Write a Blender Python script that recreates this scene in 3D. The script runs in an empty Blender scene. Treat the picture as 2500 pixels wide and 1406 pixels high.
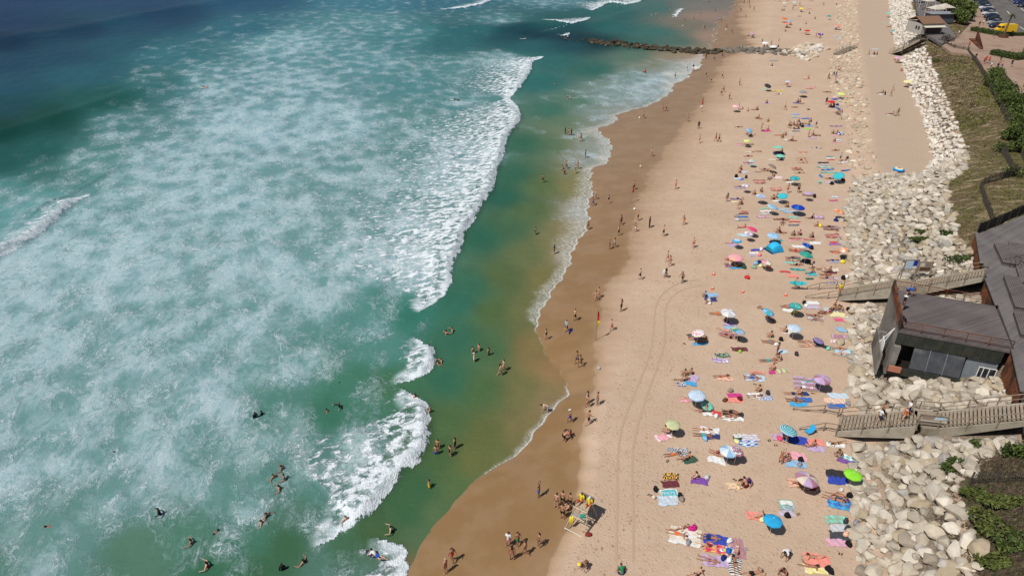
import bpy, bmesh, math, random
import numpy as np
from mathutils import Vector, Matrix, Euler
random.seed(7); np.random.seed(7)
R = math.radians
D = bpy.data
scene = bpy.context.scene
COL = scene.collection

# ------------------------------------------------------------ camera, sky, sun
PITCH = R(30.5); HGT = 45.0; FPX = 1667.0
cam_d = D.cameras.new('camera'); cam = D.objects.new('camera', cam_d); COL.objects.link(cam)
cam.location = (0, 0, HGT); cam.rotation_euler = (math.pi/2 - PITCH, 0, 0)
cam_d.sensor_width = 36; cam_d.lens = 36*FPX/2500; cam_d.clip_start = 0.5; cam_d.clip_end = 9000
scene.camera = cam
SUN_EL = R(57); SH_AZ = R(38)                      # the shadows run along SH_AZ on the ground
world = D.worlds.new('World'); scene.world = world; world.use_nodes = True
wn = world.node_tree.nodes; wl = world.node_tree.links
sky = wn.new('ShaderNodeTexSky'); sky.sky_type = 'NISHITA'; sky.sun_disc = False
sky.sun_elevation = SUN_EL
sky.sun_rotation = math.atan2(-math.cos(SH_AZ), -math.sin(SH_AZ))
wn['Background'].inputs['Strength'].default_value = 0.055
wl.new(sky.outputs[0], wn['Background'].inputs[0])
sun_d = D.lights.new('sun', 'SUN'); sun = D.objects.new('sun', sun_d); COL.objects.link(sun)
sun_d.energy = 4.1; sun_d.angle = R(0.53); sun_d.color = (1.0, 0.955, 0.89)
sdir = Vector((math.cos(SH_AZ)*math.cos(SUN_EL), math.sin(SH_AZ)*math.cos(SUN_EL), -math.sin(SUN_EL)))
sun.rotation_euler = sdir.to_track_quat('-Z', 'Y').to_euler(); sun.location = (-60, -40, 120)
scene.view_settings.view_transform = 'Standard'; scene.view_settings.look = 'None'
scene.view_settings.gamma = 1.0; scene.view_settings.exposure = 0.0
scene.cycles.max_bounces = 6; scene.cycles.diffuse_bounces = 2; scene.cycles.glossy_bounces = 2
scene.cycles.transparent_max_bounces = 6; scene.cycles.caustics_reflective = False; scene.cycles.caustics_refractive = False

# ------------------------------------------------------------ geometry of the place
def P(px, py, z=0.0):
    "point of the place that the photo shows at (px, py), at height z"
    a = (px-1250)/FPX; b = (py-703)/FPX
    dy = math.cos(PITCH) - b*math.sin(PITCH); dz = -math.sin(PITCH) - b*math.cos(PITCH)
    t = (z-HGT)/dz
    return Vector((a*t, dy*t, z))
def pxm(p):
    "photo pixels per metre at a point"
    return FPX/(p[1]*math.cos(PITCH) - (p[2]-HGT)*math.sin(PITCH))

def mkline(pts):
    w = [P(p[0], p[1], p[2]) for p in pts]
    w.sort(key=lambda v: v.y)
    return np.array([v.y for v in w]), np.array([v.x for v in w]), np.array([v.z for v in w])
def zed(pts, z): return [(a, b, z) for a, b in pts]
W0p = [(1000,1406),(1000,1400),(1020,1350),(1050,1300),(1085,1250),(1130,1200),(1170,1165),(1200,1145),(1260,1115),
 (1295,1090),(1310,1050),(1340,1020),(1360,985),(1388,960),(1385,930),(1350,880),(1325,840),(1308,800),(1310,775),(1340,735),
 (1360,700),(1390,640),(1420,580),(1440,530),(1440,480),(1450,430),(1440,408),(1480,400),(1500,370),(1475,330),(1460,312),
 (1500,300),(1510,280),(1560,265),(1628,240),(1640,215),(1690,180),(1718,152),(1712,135),(1730,120),(1745,100),(1748,80),(1755,55),(1780,40),(1790,20),(1800,0)]
W1p = [(1335,1406),(1360,1335),(1390,1292),(1410,1172),(1417,1100),(1430,1000),(1450,920),(1458,860),(1455,830),(1465,750),
 (1480,700),(1530,640),(1537,600),(1540,560),(1560,480),(1600,400),(1650,330),(1700,270),(1740,200),(1760,150),(1830,110),(1800,60),(1810,0)]
W2p = [(1400,1406),(1430,1300),(1450,1200),(1460,1100),(1480,1000),(1520,920),(1560,850),(1590,780),(1600,700),(1640,640),
 (1690,560),(1720,480),(1770,400),(1800,320),(1850,250),(1880,180),(1870,120),(1880,60),(1900,0)]
Tp = [(2115,1406),(2110,1300),(2095,1200),(2105,1100),(2110,1000),(2090,950),(2085,850),(2085,750),(2095,700),(2090,660),
 (2078,600),(2075,530),(2088,450),(2080,400),(2075,330),(2050,250),(2030,200),(2030,150),(2048,110),(2045,60),(2040,0)]
Bp = [(2180,1406,3.2),(2175,1300,3.2),(2165,1200,3.2),(2175,1100,3.2),(2180,1000,3.2),(2160,900,3.1),(2150,800,3.1),(2150,700,3.1),(2140,600,3.0),(2135,530,3),
 (2150,445,3.1),(2120,380,3.1),(2120,300,3.1),(2112,220,3.1),(2100,150,3.1),(2092,80,3.1),(2088,0,3.1)]
R0p = [(2260,1406,4.8),(2240,1300,4.8),(2230,1200,4.8),(2250,1100,4.8),(2240,1000,4.5),(2220,900,4.3),(2210,800,4.2),(2200,700,4),(2190,600,3.9),(2180,530,3.8),
 (2190,450,3.3),(2255,428,3.3),(2285,390,3.3),(2275,350,3.3),(2260,300,3.3),(2245,250,3.3),(2225,215,3.3),(2215,180,3.3),(2190,110,3.3),(2180,60,3.3),(2172,0,3.3)]
R1p = [(2380,1406),(2365,1330),(2345,1250),(2335,1185),(2390,1130),(2480,1090),(2515,1040),(2490,960),(2470,860),(2440,780),(2410,700),(2385,640),(2330,580),(2320,520),(2305,450),
 (2345,425),(2360,390),(2345,330),(2320,270),(2290,200),(2262,130),(2250,100),(2238,60),(2222,0)]
LN = [mkline(zed(W0p, 0)), mkline(zed(W1p, 1.0)), mkline(zed(W2p, 1.5)), mkline(zed(Tp, 2.1)), mkline(Bp), mkline(R0p), mkline(zed(R1p, 7.2))]
def _smooth(l):
    ys, xs, zs = l; yy = np.exp(np.linspace(np.log(ys[0]), np.log(ys[-1]), 700)); xx = np.interp(yy, ys, xs)
    k = np.exp(-np.linspace(-2.2, 2.2, 15)**2); k /= k.sum(); pad = np.concatenate([2*xx[0]-xx[7:0:-1], xx, 2*xx[-1]-xx[-2:-9:-1]])
    sm = np.convolve(pad, k, 'valid'); sm = sm + .004*yy*(np.sin(yy*1.3)*.5 + np.sin(yy*.47+1)*.8 + .5*np.sin(yy*2.9))
    return yy, sm, np.interp(yy, ys, zs)
LN = [_smooth(l) if i < 3 else l for i, l in enumerate(LN)]
def linex(i, y):
    ys, xs, zs = LN[i]
    s = (xs[-1]-xs[-6])/(ys[-1]-ys[-6])
    return np.where(y > ys[-1], xs[-1] + (y-ys[-1])*min(max(s, .25), .5), np.interp(y, ys, xs))
def linez(i, y): return np.interp(y, LN[i][0], LN[i][2])
def wob(x, y, s, seed=0):
    r = np.random.RandomState(seed); o = 0
    for k in range(6):
        a = r.rand()*6.28; f = (0.6+r.rand()*1.6)/s; o = o + np.sin((x*np.cos(a)+y*np.sin(a))*f*6.28/2 + r.rand()*6.28)
    return o/6
_a, _b = P(2195, 806, 9.0), P(2478, 858, 9.0); _l = math.hypot(_b.x-_a.x, _b.y-_a.y); CARVE = (_a.x, _a.y, (_b.x-_a.x)/_l, (_b.y-_a.y)/_l)
def terrain(x, y):
    x = np.asarray(x, float); y = np.asarray(y, float)
    xs = [linex(i, y) for i in range(7)]; zs = [linez(i, y) for i in range(7)]
    xs.append(xs[6] + 6); zs.append(np.full_like(y, 8.6) if y.ndim else 8.6)
    z = (x - xs[0])*0.06
    z = np.maximum(z, -3.0)
    for i in range(7):
        w = np.maximum(xs[i+1]-xs[i], .05); t = np.clip((x-xs[i])/w, 0, 1)
        z = np.where(x >= xs[i], zs[i] + (zs[i+1]-zs[i])*t, z)
    dry = np.clip((x-xs[2])/6, 0, 1)
    z = z + dry*(0.05*wob(x, y, 3.5, 1) + 0.06*wob(x, y, 11, 2))
    # level cut round the building
    la = (x-CARVE[0])*CARVE[2] + (y-CARVE[1])*CARVE[3]; lb = -(x-CARVE[0])*CARVE[3] + (y-CARVE[1])*CARVE[2]
    out = np.maximum(np.maximum(-1.5-la, la-8.6), np.maximum(-3.2-lb, lb-9.5)); cz = 4.35 + .30*np.clip(la-4, 0, 9) + .9*np.maximum(out, 0)
    z = np.where(out < 6, np.minimum(z, cz), z)
    dune = np.clip((x-xs[6])/3, 0, 1)
    z = np.minimum(z + dune*(0.3*wob(x, y, 9, 3) + 0.1*wob(x, y, 3, 4)), 8.85)
    return z
_rx = np.arange(-30, 430, .5); _ry = np.arange(15, 420, .5); _RZ = terrain(*np.meshgrid(_rx, _ry))
def tz(x, y):
    u = (x+30)*2; v = (y-15)*2; i = int(v); j = int(u)
    if not (0 <= i < len(_ry)-1 and 0 <= j < len(_rx)-1): return float(terrain(x, y))
    u -= j; v -= i
    return float((_RZ[i, j]*(1-u)+_RZ[i, j+1]*u)*(1-v) + (_RZ[i+1, j]*(1-u)+_RZ[i+1, j+1]*u)*v)
def G(px, py, dz=0.0):
    "the spot of the ground that the photo shows at (px, py)"
    z = 2.0
    for k in range(30):
        p = P(px, py, z); z = z*.5 + .5*(max(tz(p.x, p.y), -0.02) + dz)
    return P(px, py, z)

# ------------------------------------------------------------ helpers
def lin(c):
    return tuple(((v/255)/12.92 if v/255 <= .04045 else ((v/255+.055)/1.055)**2.4) for v in c)
def tag(o, label=None, cat=None, group=None, kind=None):
    if label: o['label'] = label
    if cat: o['category'] = cat
    if group: o['group'] = group
    if kind: o['kind'] = kind
    return o
def link(o, parent=None):
    COL.objects.link(o)
    if parent: o.parent = parent
    return o
def empty(name, loc=(0,0,0), rz=0.0, s=1.0):
    o = D.objects.new(name, None); o.location = loc; o.rotation_euler = (0,0,rz); o.scale = (s,s,s)
    o.empty_display_size = .2
    return link(o)
class MB:
    "collects vertices, faces, face colours and face materials; build() links ONE mesh object"
    def __init__(s): s.v = []; s.f = []; s.c = []; s.m = []
    def add(s, vs, fs, col=(1,1,1), mi=0):
        n = len(s.v); s.v += [tuple(v) for v in vs]
        for f in fs: s.f.append(tuple(i+n for i in f)); s.c.append(col); s.m.append(mi)
    def box(s, c, d, col=(1,1,1), rz=0, mi=0, rx=0, ry=0):
        M = Matrix.Translation(c) @ Euler((rx, ry, rz)).to_matrix().to_4x4()
        hx, hy, hz = d[0]/2, d[1]/2, d[2]/2
        vs = [M @ Vector((a*hx, b*hy, e*hz)) for e in (-1,1) for b in (-1,1) for a in (-1,1)]
        s.add(vs, [(0,2,3,1),(4,5,7,6),(0,1,5,4),(2,6,7,3),(0,4,6,2),(1,3,7,5)], col, mi)
    def bar(s, a, b, w, h=None, col=(1,1,1), mi=0):
        a = Vector(a); b = Vector(b); h = h or w; d = b-a; L = d.length
        if L < 1e-6: return
        d /= L; up = Vector((0,0,1)) if abs(d.z) < .95 else Vector((0,1,0))
        x = d.cross(up).normalized(); u = x.cross(d)
        vs = [p + x*i*w/2 + u*j*h/2 for p in (a, b) for i, j in ((-1,-1),(1,-1),(1,1),(-1,1))]
        s.add(vs, [(0,1,2,3),(7,6,5,4),(0,4,5,1),(1,5,6,2),(2,6,7,3),(3,7,4,0)], col, mi)
    def tube(s, pts, r, n=6, col=(1,1,1), mi=0, r2=None):
        pts = [Vector(p) for p in pts]; rs = r if isinstance(r, (list, tuple)) else [r + ((r2 or r)-r)*i/(len(pts)-1) for i in range(len(pts))]
        vs = []; fs = []
        for i, p in enumerate(pts):
            d = (pts[min(i+1, len(pts)-1)] - pts[max(i-1, 0)]).normalized()
            up = Vector((0,0,1)) if abs(d.z) < .95 else Vector((0,1,0))
            x = d.cross(up).normalized(); u = x.cross(d)
            for k in range(n): a = 6.2832*k/n; vs.append(p + x*math.cos(a)*rs[i] + u*math.sin(a)*rs[i])
        for i in range(len(pts)-1):
            for k in range(n): fs.append((i*n+k, i*n+(k+1) % n, (i+1)*n+(k+1) % n, (i+1)*n+k))
        fs.append(tuple(range(n-1, -1, -1))); fs.append(tuple((len(pts)-1)*n+k for k in range(n)))
        s.add(vs, fs, col, mi)
    def ball(s, c, r, n=8, m=6, col=(1,1,1), mi=0, sc=(1,1,1), rz=0):
        vs = []; fs = []; c = Vector(c); M = Matrix.Rotation(rz, 3, 'Z')
        for i in range(m+1):
            t = math.pi*i/m
            for k in range(n):
                a = 6.2832*k/n; vs.append(c + M @ Vector((r*sc[0]*math.sin(t)*math.cos(a), r*sc[1]*math.sin(t)*math.sin(a), r*sc[2]*math.cos(t))))
        for i in range(m):
            for k in range(n): fs.append((i*n+k, (i+1)*n+k, (i+1)*n+(k+1) % n, i*n+(k+1) % n))
        s.add(vs, fs, col, mi)
    def prism(s, poly, z0, z1, col=(1,1,1), mi=0, top=None):
        n = len(poly); vs = [(p[0], p[1], z0) for p in poly] + [(p[0], p[1], z1) for p in poly]
        s.add(vs, [tuple(range(n-1, -1, -1))] + [(i, (i+1) % n, n+(i+1) % n, n+i) for i in range(n)], col, mi)
        s.add(vs[n:], [tuple(range(n))], top or col, mi)
    def mesh(s, name, smooth=False):
        me = D.meshes.new(name); me.from_pydata(s.v, [], s.f); 
        ca = me.color_attributes.new('Col', 'FLOAT_COLOR', 'CORNER'); arr = []
        for f, c in zip(s.f, s.c): arr += [*c, 1.0]*len(f)
        ca.data.foreach_set('color', arr)
        me.polygons.foreach_set('material_index', s.m)
        if smooth: me.polygons.foreach_set('use_smooth', [True]*len(s.f))
        me.update(); return me
    def build(s, name, mats, parent=None, smooth=False, color=None):
        me = s.mesh(name, smooth)
        for m in (mats if isinstance(mats, (list, tuple)) else [mats]): me.materials.append(m)
        o = D.objects.new(name, me)
        if color: o.color = (*color, 1)
        return link(o, parent)

# ------------------------------------------------------------ materials
class NT:
    def __init__(s, name):
        s.m = D.materials.new(name); s.m.use_nodes = True; s.n = s.m.node_tree.nodes; s.l = s.m.node_tree.links
        s.b = s.n['Principled BSDF']; s.out = s.n['Material Output']
    def new(s, t, **k):
        n = s.n.new(t)
        for a, b in k.items(): setattr(n, a, b)
        return n
    def put(s, sock, v):
        if isinstance(v, bpy.types.NodeSocket): s.l.new(v, sock)
        elif v is not None:
            if isinstance(v, (tuple, list)) and len(v) == 3 and sock.type == 'RGBA': v = (*v, 1)
            sock.default_value = v
    def math(s, op, a, b=None, c=None, clamp=False):
        n = s.new('ShaderNodeMath', operation=op, use_clamp=clamp)
        for i, v in enumerate((a, b, c)): s.put(n.inputs[i], v)
        return n.outputs[0]
    def mix(s, f, a, b, t='MIX'):
        n = s.new('ShaderNodeMix', data_type='RGBA', blend_type=t); n.clamp_factor = True
        s.put(n.inputs[0], f); s.put(n.inputs[6], a); s.put(n.inputs[7], b); return n.outputs[2]
    def ramp(s, v, lo, hi, a=0., b=1., smooth=True):
        n = s.new('ShaderNodeMapRange', interpolation_type='SMOOTHSTEP' if smooth else 'LINEAR')
        for i, q in enumerate((v, lo, hi, a, b)): s.put(n.inputs[i], q)
        return n.outputs[0]
    def noise(s, vec, scale, detail=4, rough=.55, dist=0.0):
        n = s.new('ShaderNodeTexNoise'); s.put(n.inputs['Vector'], vec)
        n.inputs['Scale'].default_value = scale; n.inputs['Detail'].default_value = detail
        n.inputs['Roughness'].default_value = rough; n.inputs['Distortion'].default_value = dist
        return n.outputs['Fac']
    def voro(s, vec, scale, feature='F1', rnd=1.0):
        n = s.new('ShaderNodeTexVoronoi', feature=feature); s.put(n.inputs['Vector'], vec); n.inputs['Scale'].default_value = scale
        n.inputs['Randomness'].default_value = rnd
        return n.outputs['Distance']
    def pos(s, obj=False):
        if obj: return s.new('ShaderNodeTexCoord').outputs['Object']
        return s.new('ShaderNodeNewGeometry').outputs['Position']
    def mapv(s, vec, sc=(1,1,1), rot=(0,0,0), loc=(0,0,0)):
        n = s.new('ShaderNodeMapping'); s.put(n.inputs[0], vec); n.inputs['Scale'].default_value = sc
        n.inputs['Rotation'].default_value = rot; n.inputs['Location'].default_value = loc; return n.outputs[0]
    def attr(s, name):
        return s.new('ShaderNodeAttribute', attribute_name=name)
    def bump(s, h, strength=.5, dist=.1, nrm=None):
        n = s.new('ShaderNodeBump'); n.inputs['Strength'].default_value = strength; n.inputs['Distance'].default_value = dist
        s.put(n.inputs['Height'], h)
        if nrm is not None: s.put(n.inputs['Normal'], nrm)
        return n.outputs[0]
    def done(s, col=None, rough=.8, nrm=None, spec=None, metal=0.0):
        if col is not None: s.put(s.b.inputs['Base Color'], col)
        s.put(s.b.inputs['Roughness'], rough); s.put(s.b.inputs['Metallic'], metal)
        if nrm is not None: s.l.new(nrm, s.b.inputs['Normal'])
        if spec is not None: s.put(s.b.inputs['Specular IOR Level'], spec)
        return s.m

# vertex-driven grids -------------------------------------------------------
def fan_grid(us, ys, y0, zf, name, mat):
    "ground sheet whose rows widen with distance; returns object and x, y arrays"
    U, Y = np.meshgrid(us, ys); X = U*(Y+y0); Z = zf(X, Y)
    n, m = len(ys), len(us)
    co = np.stack([X, Y, Z], -1).reshape(-1).astype(np.float32)
    i = np.arange(n-1)[:, None]*m + np.arange(m-1)[None, :]
    q = np.stack([i, i+1, i+m+1, i+m], -1).reshape(-1).astype(np.int32)
    me = D.meshes.new(name); me.vertices.add(n*m); me.vertices.foreach_set('co', co)
    nf = (n-1)*(m-1); me.loops.add(nf*4); me.loops.foreach_set('vertex_index', q)
    me.polygons.add(nf); me.polygons.foreach_set('loop_start', np.arange(nf, dtype=np.int32)*4)
    me.polygons.foreach_set('use_smooth', np.ones(nf, bool)); me.update(calc_edges=True); me.validate()
    me.materials.append(mat); o = D.objects.new(name, me); link(o)
    return o, X, Y
def set_attr(o, name, arr):
    a = o.data.attributes.new(name, 'FLOAT', 'POINT'); a.data.foreach_set('value', arr.reshape(-1).astype(np.float32))
def set_col(o, name, arr):
    a = o.data.color_attributes.new(name, 'FLOAT_COLOR', 'POINT')
    a.data.foreach_set('color', np.concatenate([arr.reshape(-1, 3), np.ones((arr.size//3, 1))], 1).reshape(-1).astype(np.float32))
# ------------------------------------------------------------ sand and dune sheet
def sand_material():
    t = NT('sand'); p = t.pos()
    wet = t.attr('wet').outputs['Fac']; dune = t.attr('dune').outputs['Fac']; plat = t.attr('plateau').outputs['Fac']
    n1 = t.noise(p, .12, 5); n2 = t.noise(p, .9, 5, .6); n3 = t.noise(p, 5, 4, .6)
    dry = t.mix(t.ramp(n1, .3, .7), (.495,.362,.262), (.55,.408,.30))
    dry = t.mix(t.ramp(n2, .35, .75, 0, .5), dry, (.47,.325,.215))
    dry = t.mix(t.ramp(plat, 0, 1, 0, .85), dry, (.44,.338,.25))
    sy = t.new('ShaderNodeSeparateXYZ'); t.l.new(p, sy.inputs[0]); damp = (.35,.235,.145); soak = t.mix(t.ramp(sy.outputs[1], 50, 140), (.245,.145,.064), (.262,.168,.096))
    w = t.math('ADD', wet, t.math('MULTIPLY', t.math('SUBTRACT', n2, .5), .22))
    c = t.mix(t.ramp(w, .04, .68), dry, damp); c = t.mix(t.ramp(w, .42, .78), c, soak)
    c = t.mix(t.math('MULTIPLY', t.ramp(t.noise(t.mapv(p, (1,1,1), (0,0,R(-20))), .25, 4, .6), .42, .62), t.ramp(w, .3, .6, 0, .18)), c, (.40,.28,.19))
    # scattered dark specks: footprints, weed and grit on the loose sand
    vv = t.voro(t.mapv(p, (1, .8, 1)), 1.5); spk = t.ramp(vv, .09, .24, 1, 0)
    spk = t.math('MULTIPLY', spk, t.ramp(t.noise(p, .35, 4, .6), .40, .58)); spk = t.math('MULTIPLY', spk, t.ramp(w, .1, .45, 1, 0)); tramp = t.attr('tramp').outputs['Fac']
    v2 = t.voro(t.mapv(p, (.8, 1.1, 1), (0,0,.5)), 2.7); sp2 = t.math('MULTIPLY', t.math('MULTIPLY', t.ramp(v2, .12, .26, 1, 0), t.ramp(n2, .40, .55)), t.ramp(w, .1, .4, 1, 0))
    c = t.mix(t.math('MULTIPLY', t.math('MAXIMUM', spk, sp2), t.math('ADD', .38, t.math('MULTIPLY', tramp, .45))), c, (.26,.17,.11))
    # dune: pale sand, dry grass and green cover in patches
    g1 = t.noise(t.mapv(p, (.3, 1.5, 1)), .9, 6, .68); g2 = t.noise(p, .11, 4); g3 = t.noise(t.mapv(p, (.35, 1.6, 1)), 3.2, 5, .7)
    veg = t.mix(t.ramp(g3, .35, .65), (.075,.055,.028), (.19,.145,.075))
    veg = t.mix(t.ramp(g2, .5, .62, 0, .75), veg, t.mix(t.ramp(g3, .4, .6), (.055,.06,.02), (.125,.12,.04)))
    veg = t.mix(t.ramp(g1, .56, .68), veg, (.115,.062,.035))
    veg = t.mix(t.math('MULTIPLY', t.ramp(g1, .47, .40), t.attr('far').outputs['Fac']), veg, (.33,.25,.155))
    veg = t.mix(t.ramp(t.attr('far').outputs['Fac'], 0, 1, .75, 0), veg, t.mix(t.ramp(g3, .4, .62), (.035,.026,.018), (.10,.075,.045)))
    c = t.mix(t.ramp(t.math('ADD', dune, t.math('MULTIPLY', t.math('SUBTRACT', g1, .5), .8)), .35, .55), c, veg)
    c = t.mix(t.math('MULTIPLY', t.attr('bed').outputs['Fac'], t.ramp(n2, .3, .6, .75, 1)), c, t.mix(t.ramp(n3, .35, .65), (.12,.10,.075), (.27,.215,.155)))  # bed: grey rubble, tone darkened to imitate shade in gaps between boulders
    # relief: footprints on dry sand, ripples on wet
    f1 = t.voro(t.mapv(p, (1, .75, 1)), 3.0); f2 = t.noise(p, 4.5, 5, .7)
    h = t.math('ADD', t.math('MULTIPLY', t.ramp(f1, .0, .32), .5), f2)
    dryf = t.ramp(w, .08, .5, 1, .03)
    h = t.math('MULTIPLY', h, dryf)
    nb = t.bump(h, .8, .13); nb = t.bump(t.math('MULTIPLY', g3, dune), .6, .4, nb)
    return t.done(c, t.ramp(w, .3, .75, .95, .42), nb, .3)
us = np.concatenate([np.linspace(-.22, .68, 620), np.linspace(.69, 1.6, 40)])
ys = [18.0]
while ys[-1] < 400: ys.append(ys[-1] + max(.25, .0062*ys[-1]))
while ys[-1] < 4000: ys.append(ys[-1]*1.08)
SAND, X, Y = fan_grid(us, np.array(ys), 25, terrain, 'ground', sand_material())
tag(SAND, kind='structure')
x0, x1, x2 = linex(0, Y), linex(1, Y), linex(2, Y)
wet = np.where(X < x1, 1 - .35*np.clip((X-x0)/np.maximum(x1-x0, .1), 0, 1)**2, 0)
wet = np.where(X >= x1, .55*(1-np.clip((X-x1)/np.maximum(x2-x1, .1), 0, 1)), wet)
set_attr(SAND, 'wet', wet)
dn = np.clip((X-linex(6, Y)+1.0)/2.5, 0, 1)
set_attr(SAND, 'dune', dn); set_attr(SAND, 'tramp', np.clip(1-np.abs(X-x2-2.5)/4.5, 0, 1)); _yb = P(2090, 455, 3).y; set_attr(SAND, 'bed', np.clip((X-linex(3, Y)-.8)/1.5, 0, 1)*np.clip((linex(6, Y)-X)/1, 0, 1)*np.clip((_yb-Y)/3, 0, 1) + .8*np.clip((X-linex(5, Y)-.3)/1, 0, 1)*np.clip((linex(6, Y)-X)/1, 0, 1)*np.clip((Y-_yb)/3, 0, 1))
set_attr(SAND, 'far', np.clip((Y-58)/20, 0, 1))
set_attr(SAND, 'plateau', np.clip((X-linex(4, Y))/2, 0, 1)*np.clip((linex(6, Y)-X)/2, 0, 1))

# ------------------------------------------------------------ sea
FR = [  # fronts of broken waves: photo polyline, depth of fresh foam behind (m), height (m)
 ([(1322,143),(1302,152),(1299,170),(1285,195),(1272,215),(1250,236)], 19, .8),
 ([(1250,246),(1266,262),(1275,290),(1262,310),(1238,345),(1232,378),(1212,432),(1208,460),(1182,500),(1165,535),(1140,565),(1128,610),(1108,650),(1105,690),(1085,725),(1058,742)], 24, .95),
 ([(1040,838),(1060,850),(1068,880),(1058,905),(1035,922),(1005,930)], 8, .6),
 ([(1022,972),(1045,985),(1052,1020),(1055,1062),(1045,1105),(1022,1135),(985,1165),(955,1200),(915,1250),(875,1285),(835,1305)], 12, .7),
 ([(955,1322),(985,1330),(1000,1352),(1003,1385),(1000,1420)], 6, .4),
 ([(215,480),(185,500),(150,532),(112,566),(75,592),(40,612),(0,634),(-60,672)], 4.2, 1.15),
 ([(1215,-6),(1180,12),(1130,22),(1082,24)], 6, .8),
 ([(1590,-15),(1560,8),(1528,14),(1490,8),(1452,24)], 16, .8),
 ([(1440,45),(1425,58),(1395,64),(1330,52)], 14, .4),
 ([(1670,22),(1660,32),(1652,41),(1640,36)], 3, .2),
 ([(1392,82),(1388,90),(1366,86)], 3, .4),
]
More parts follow.
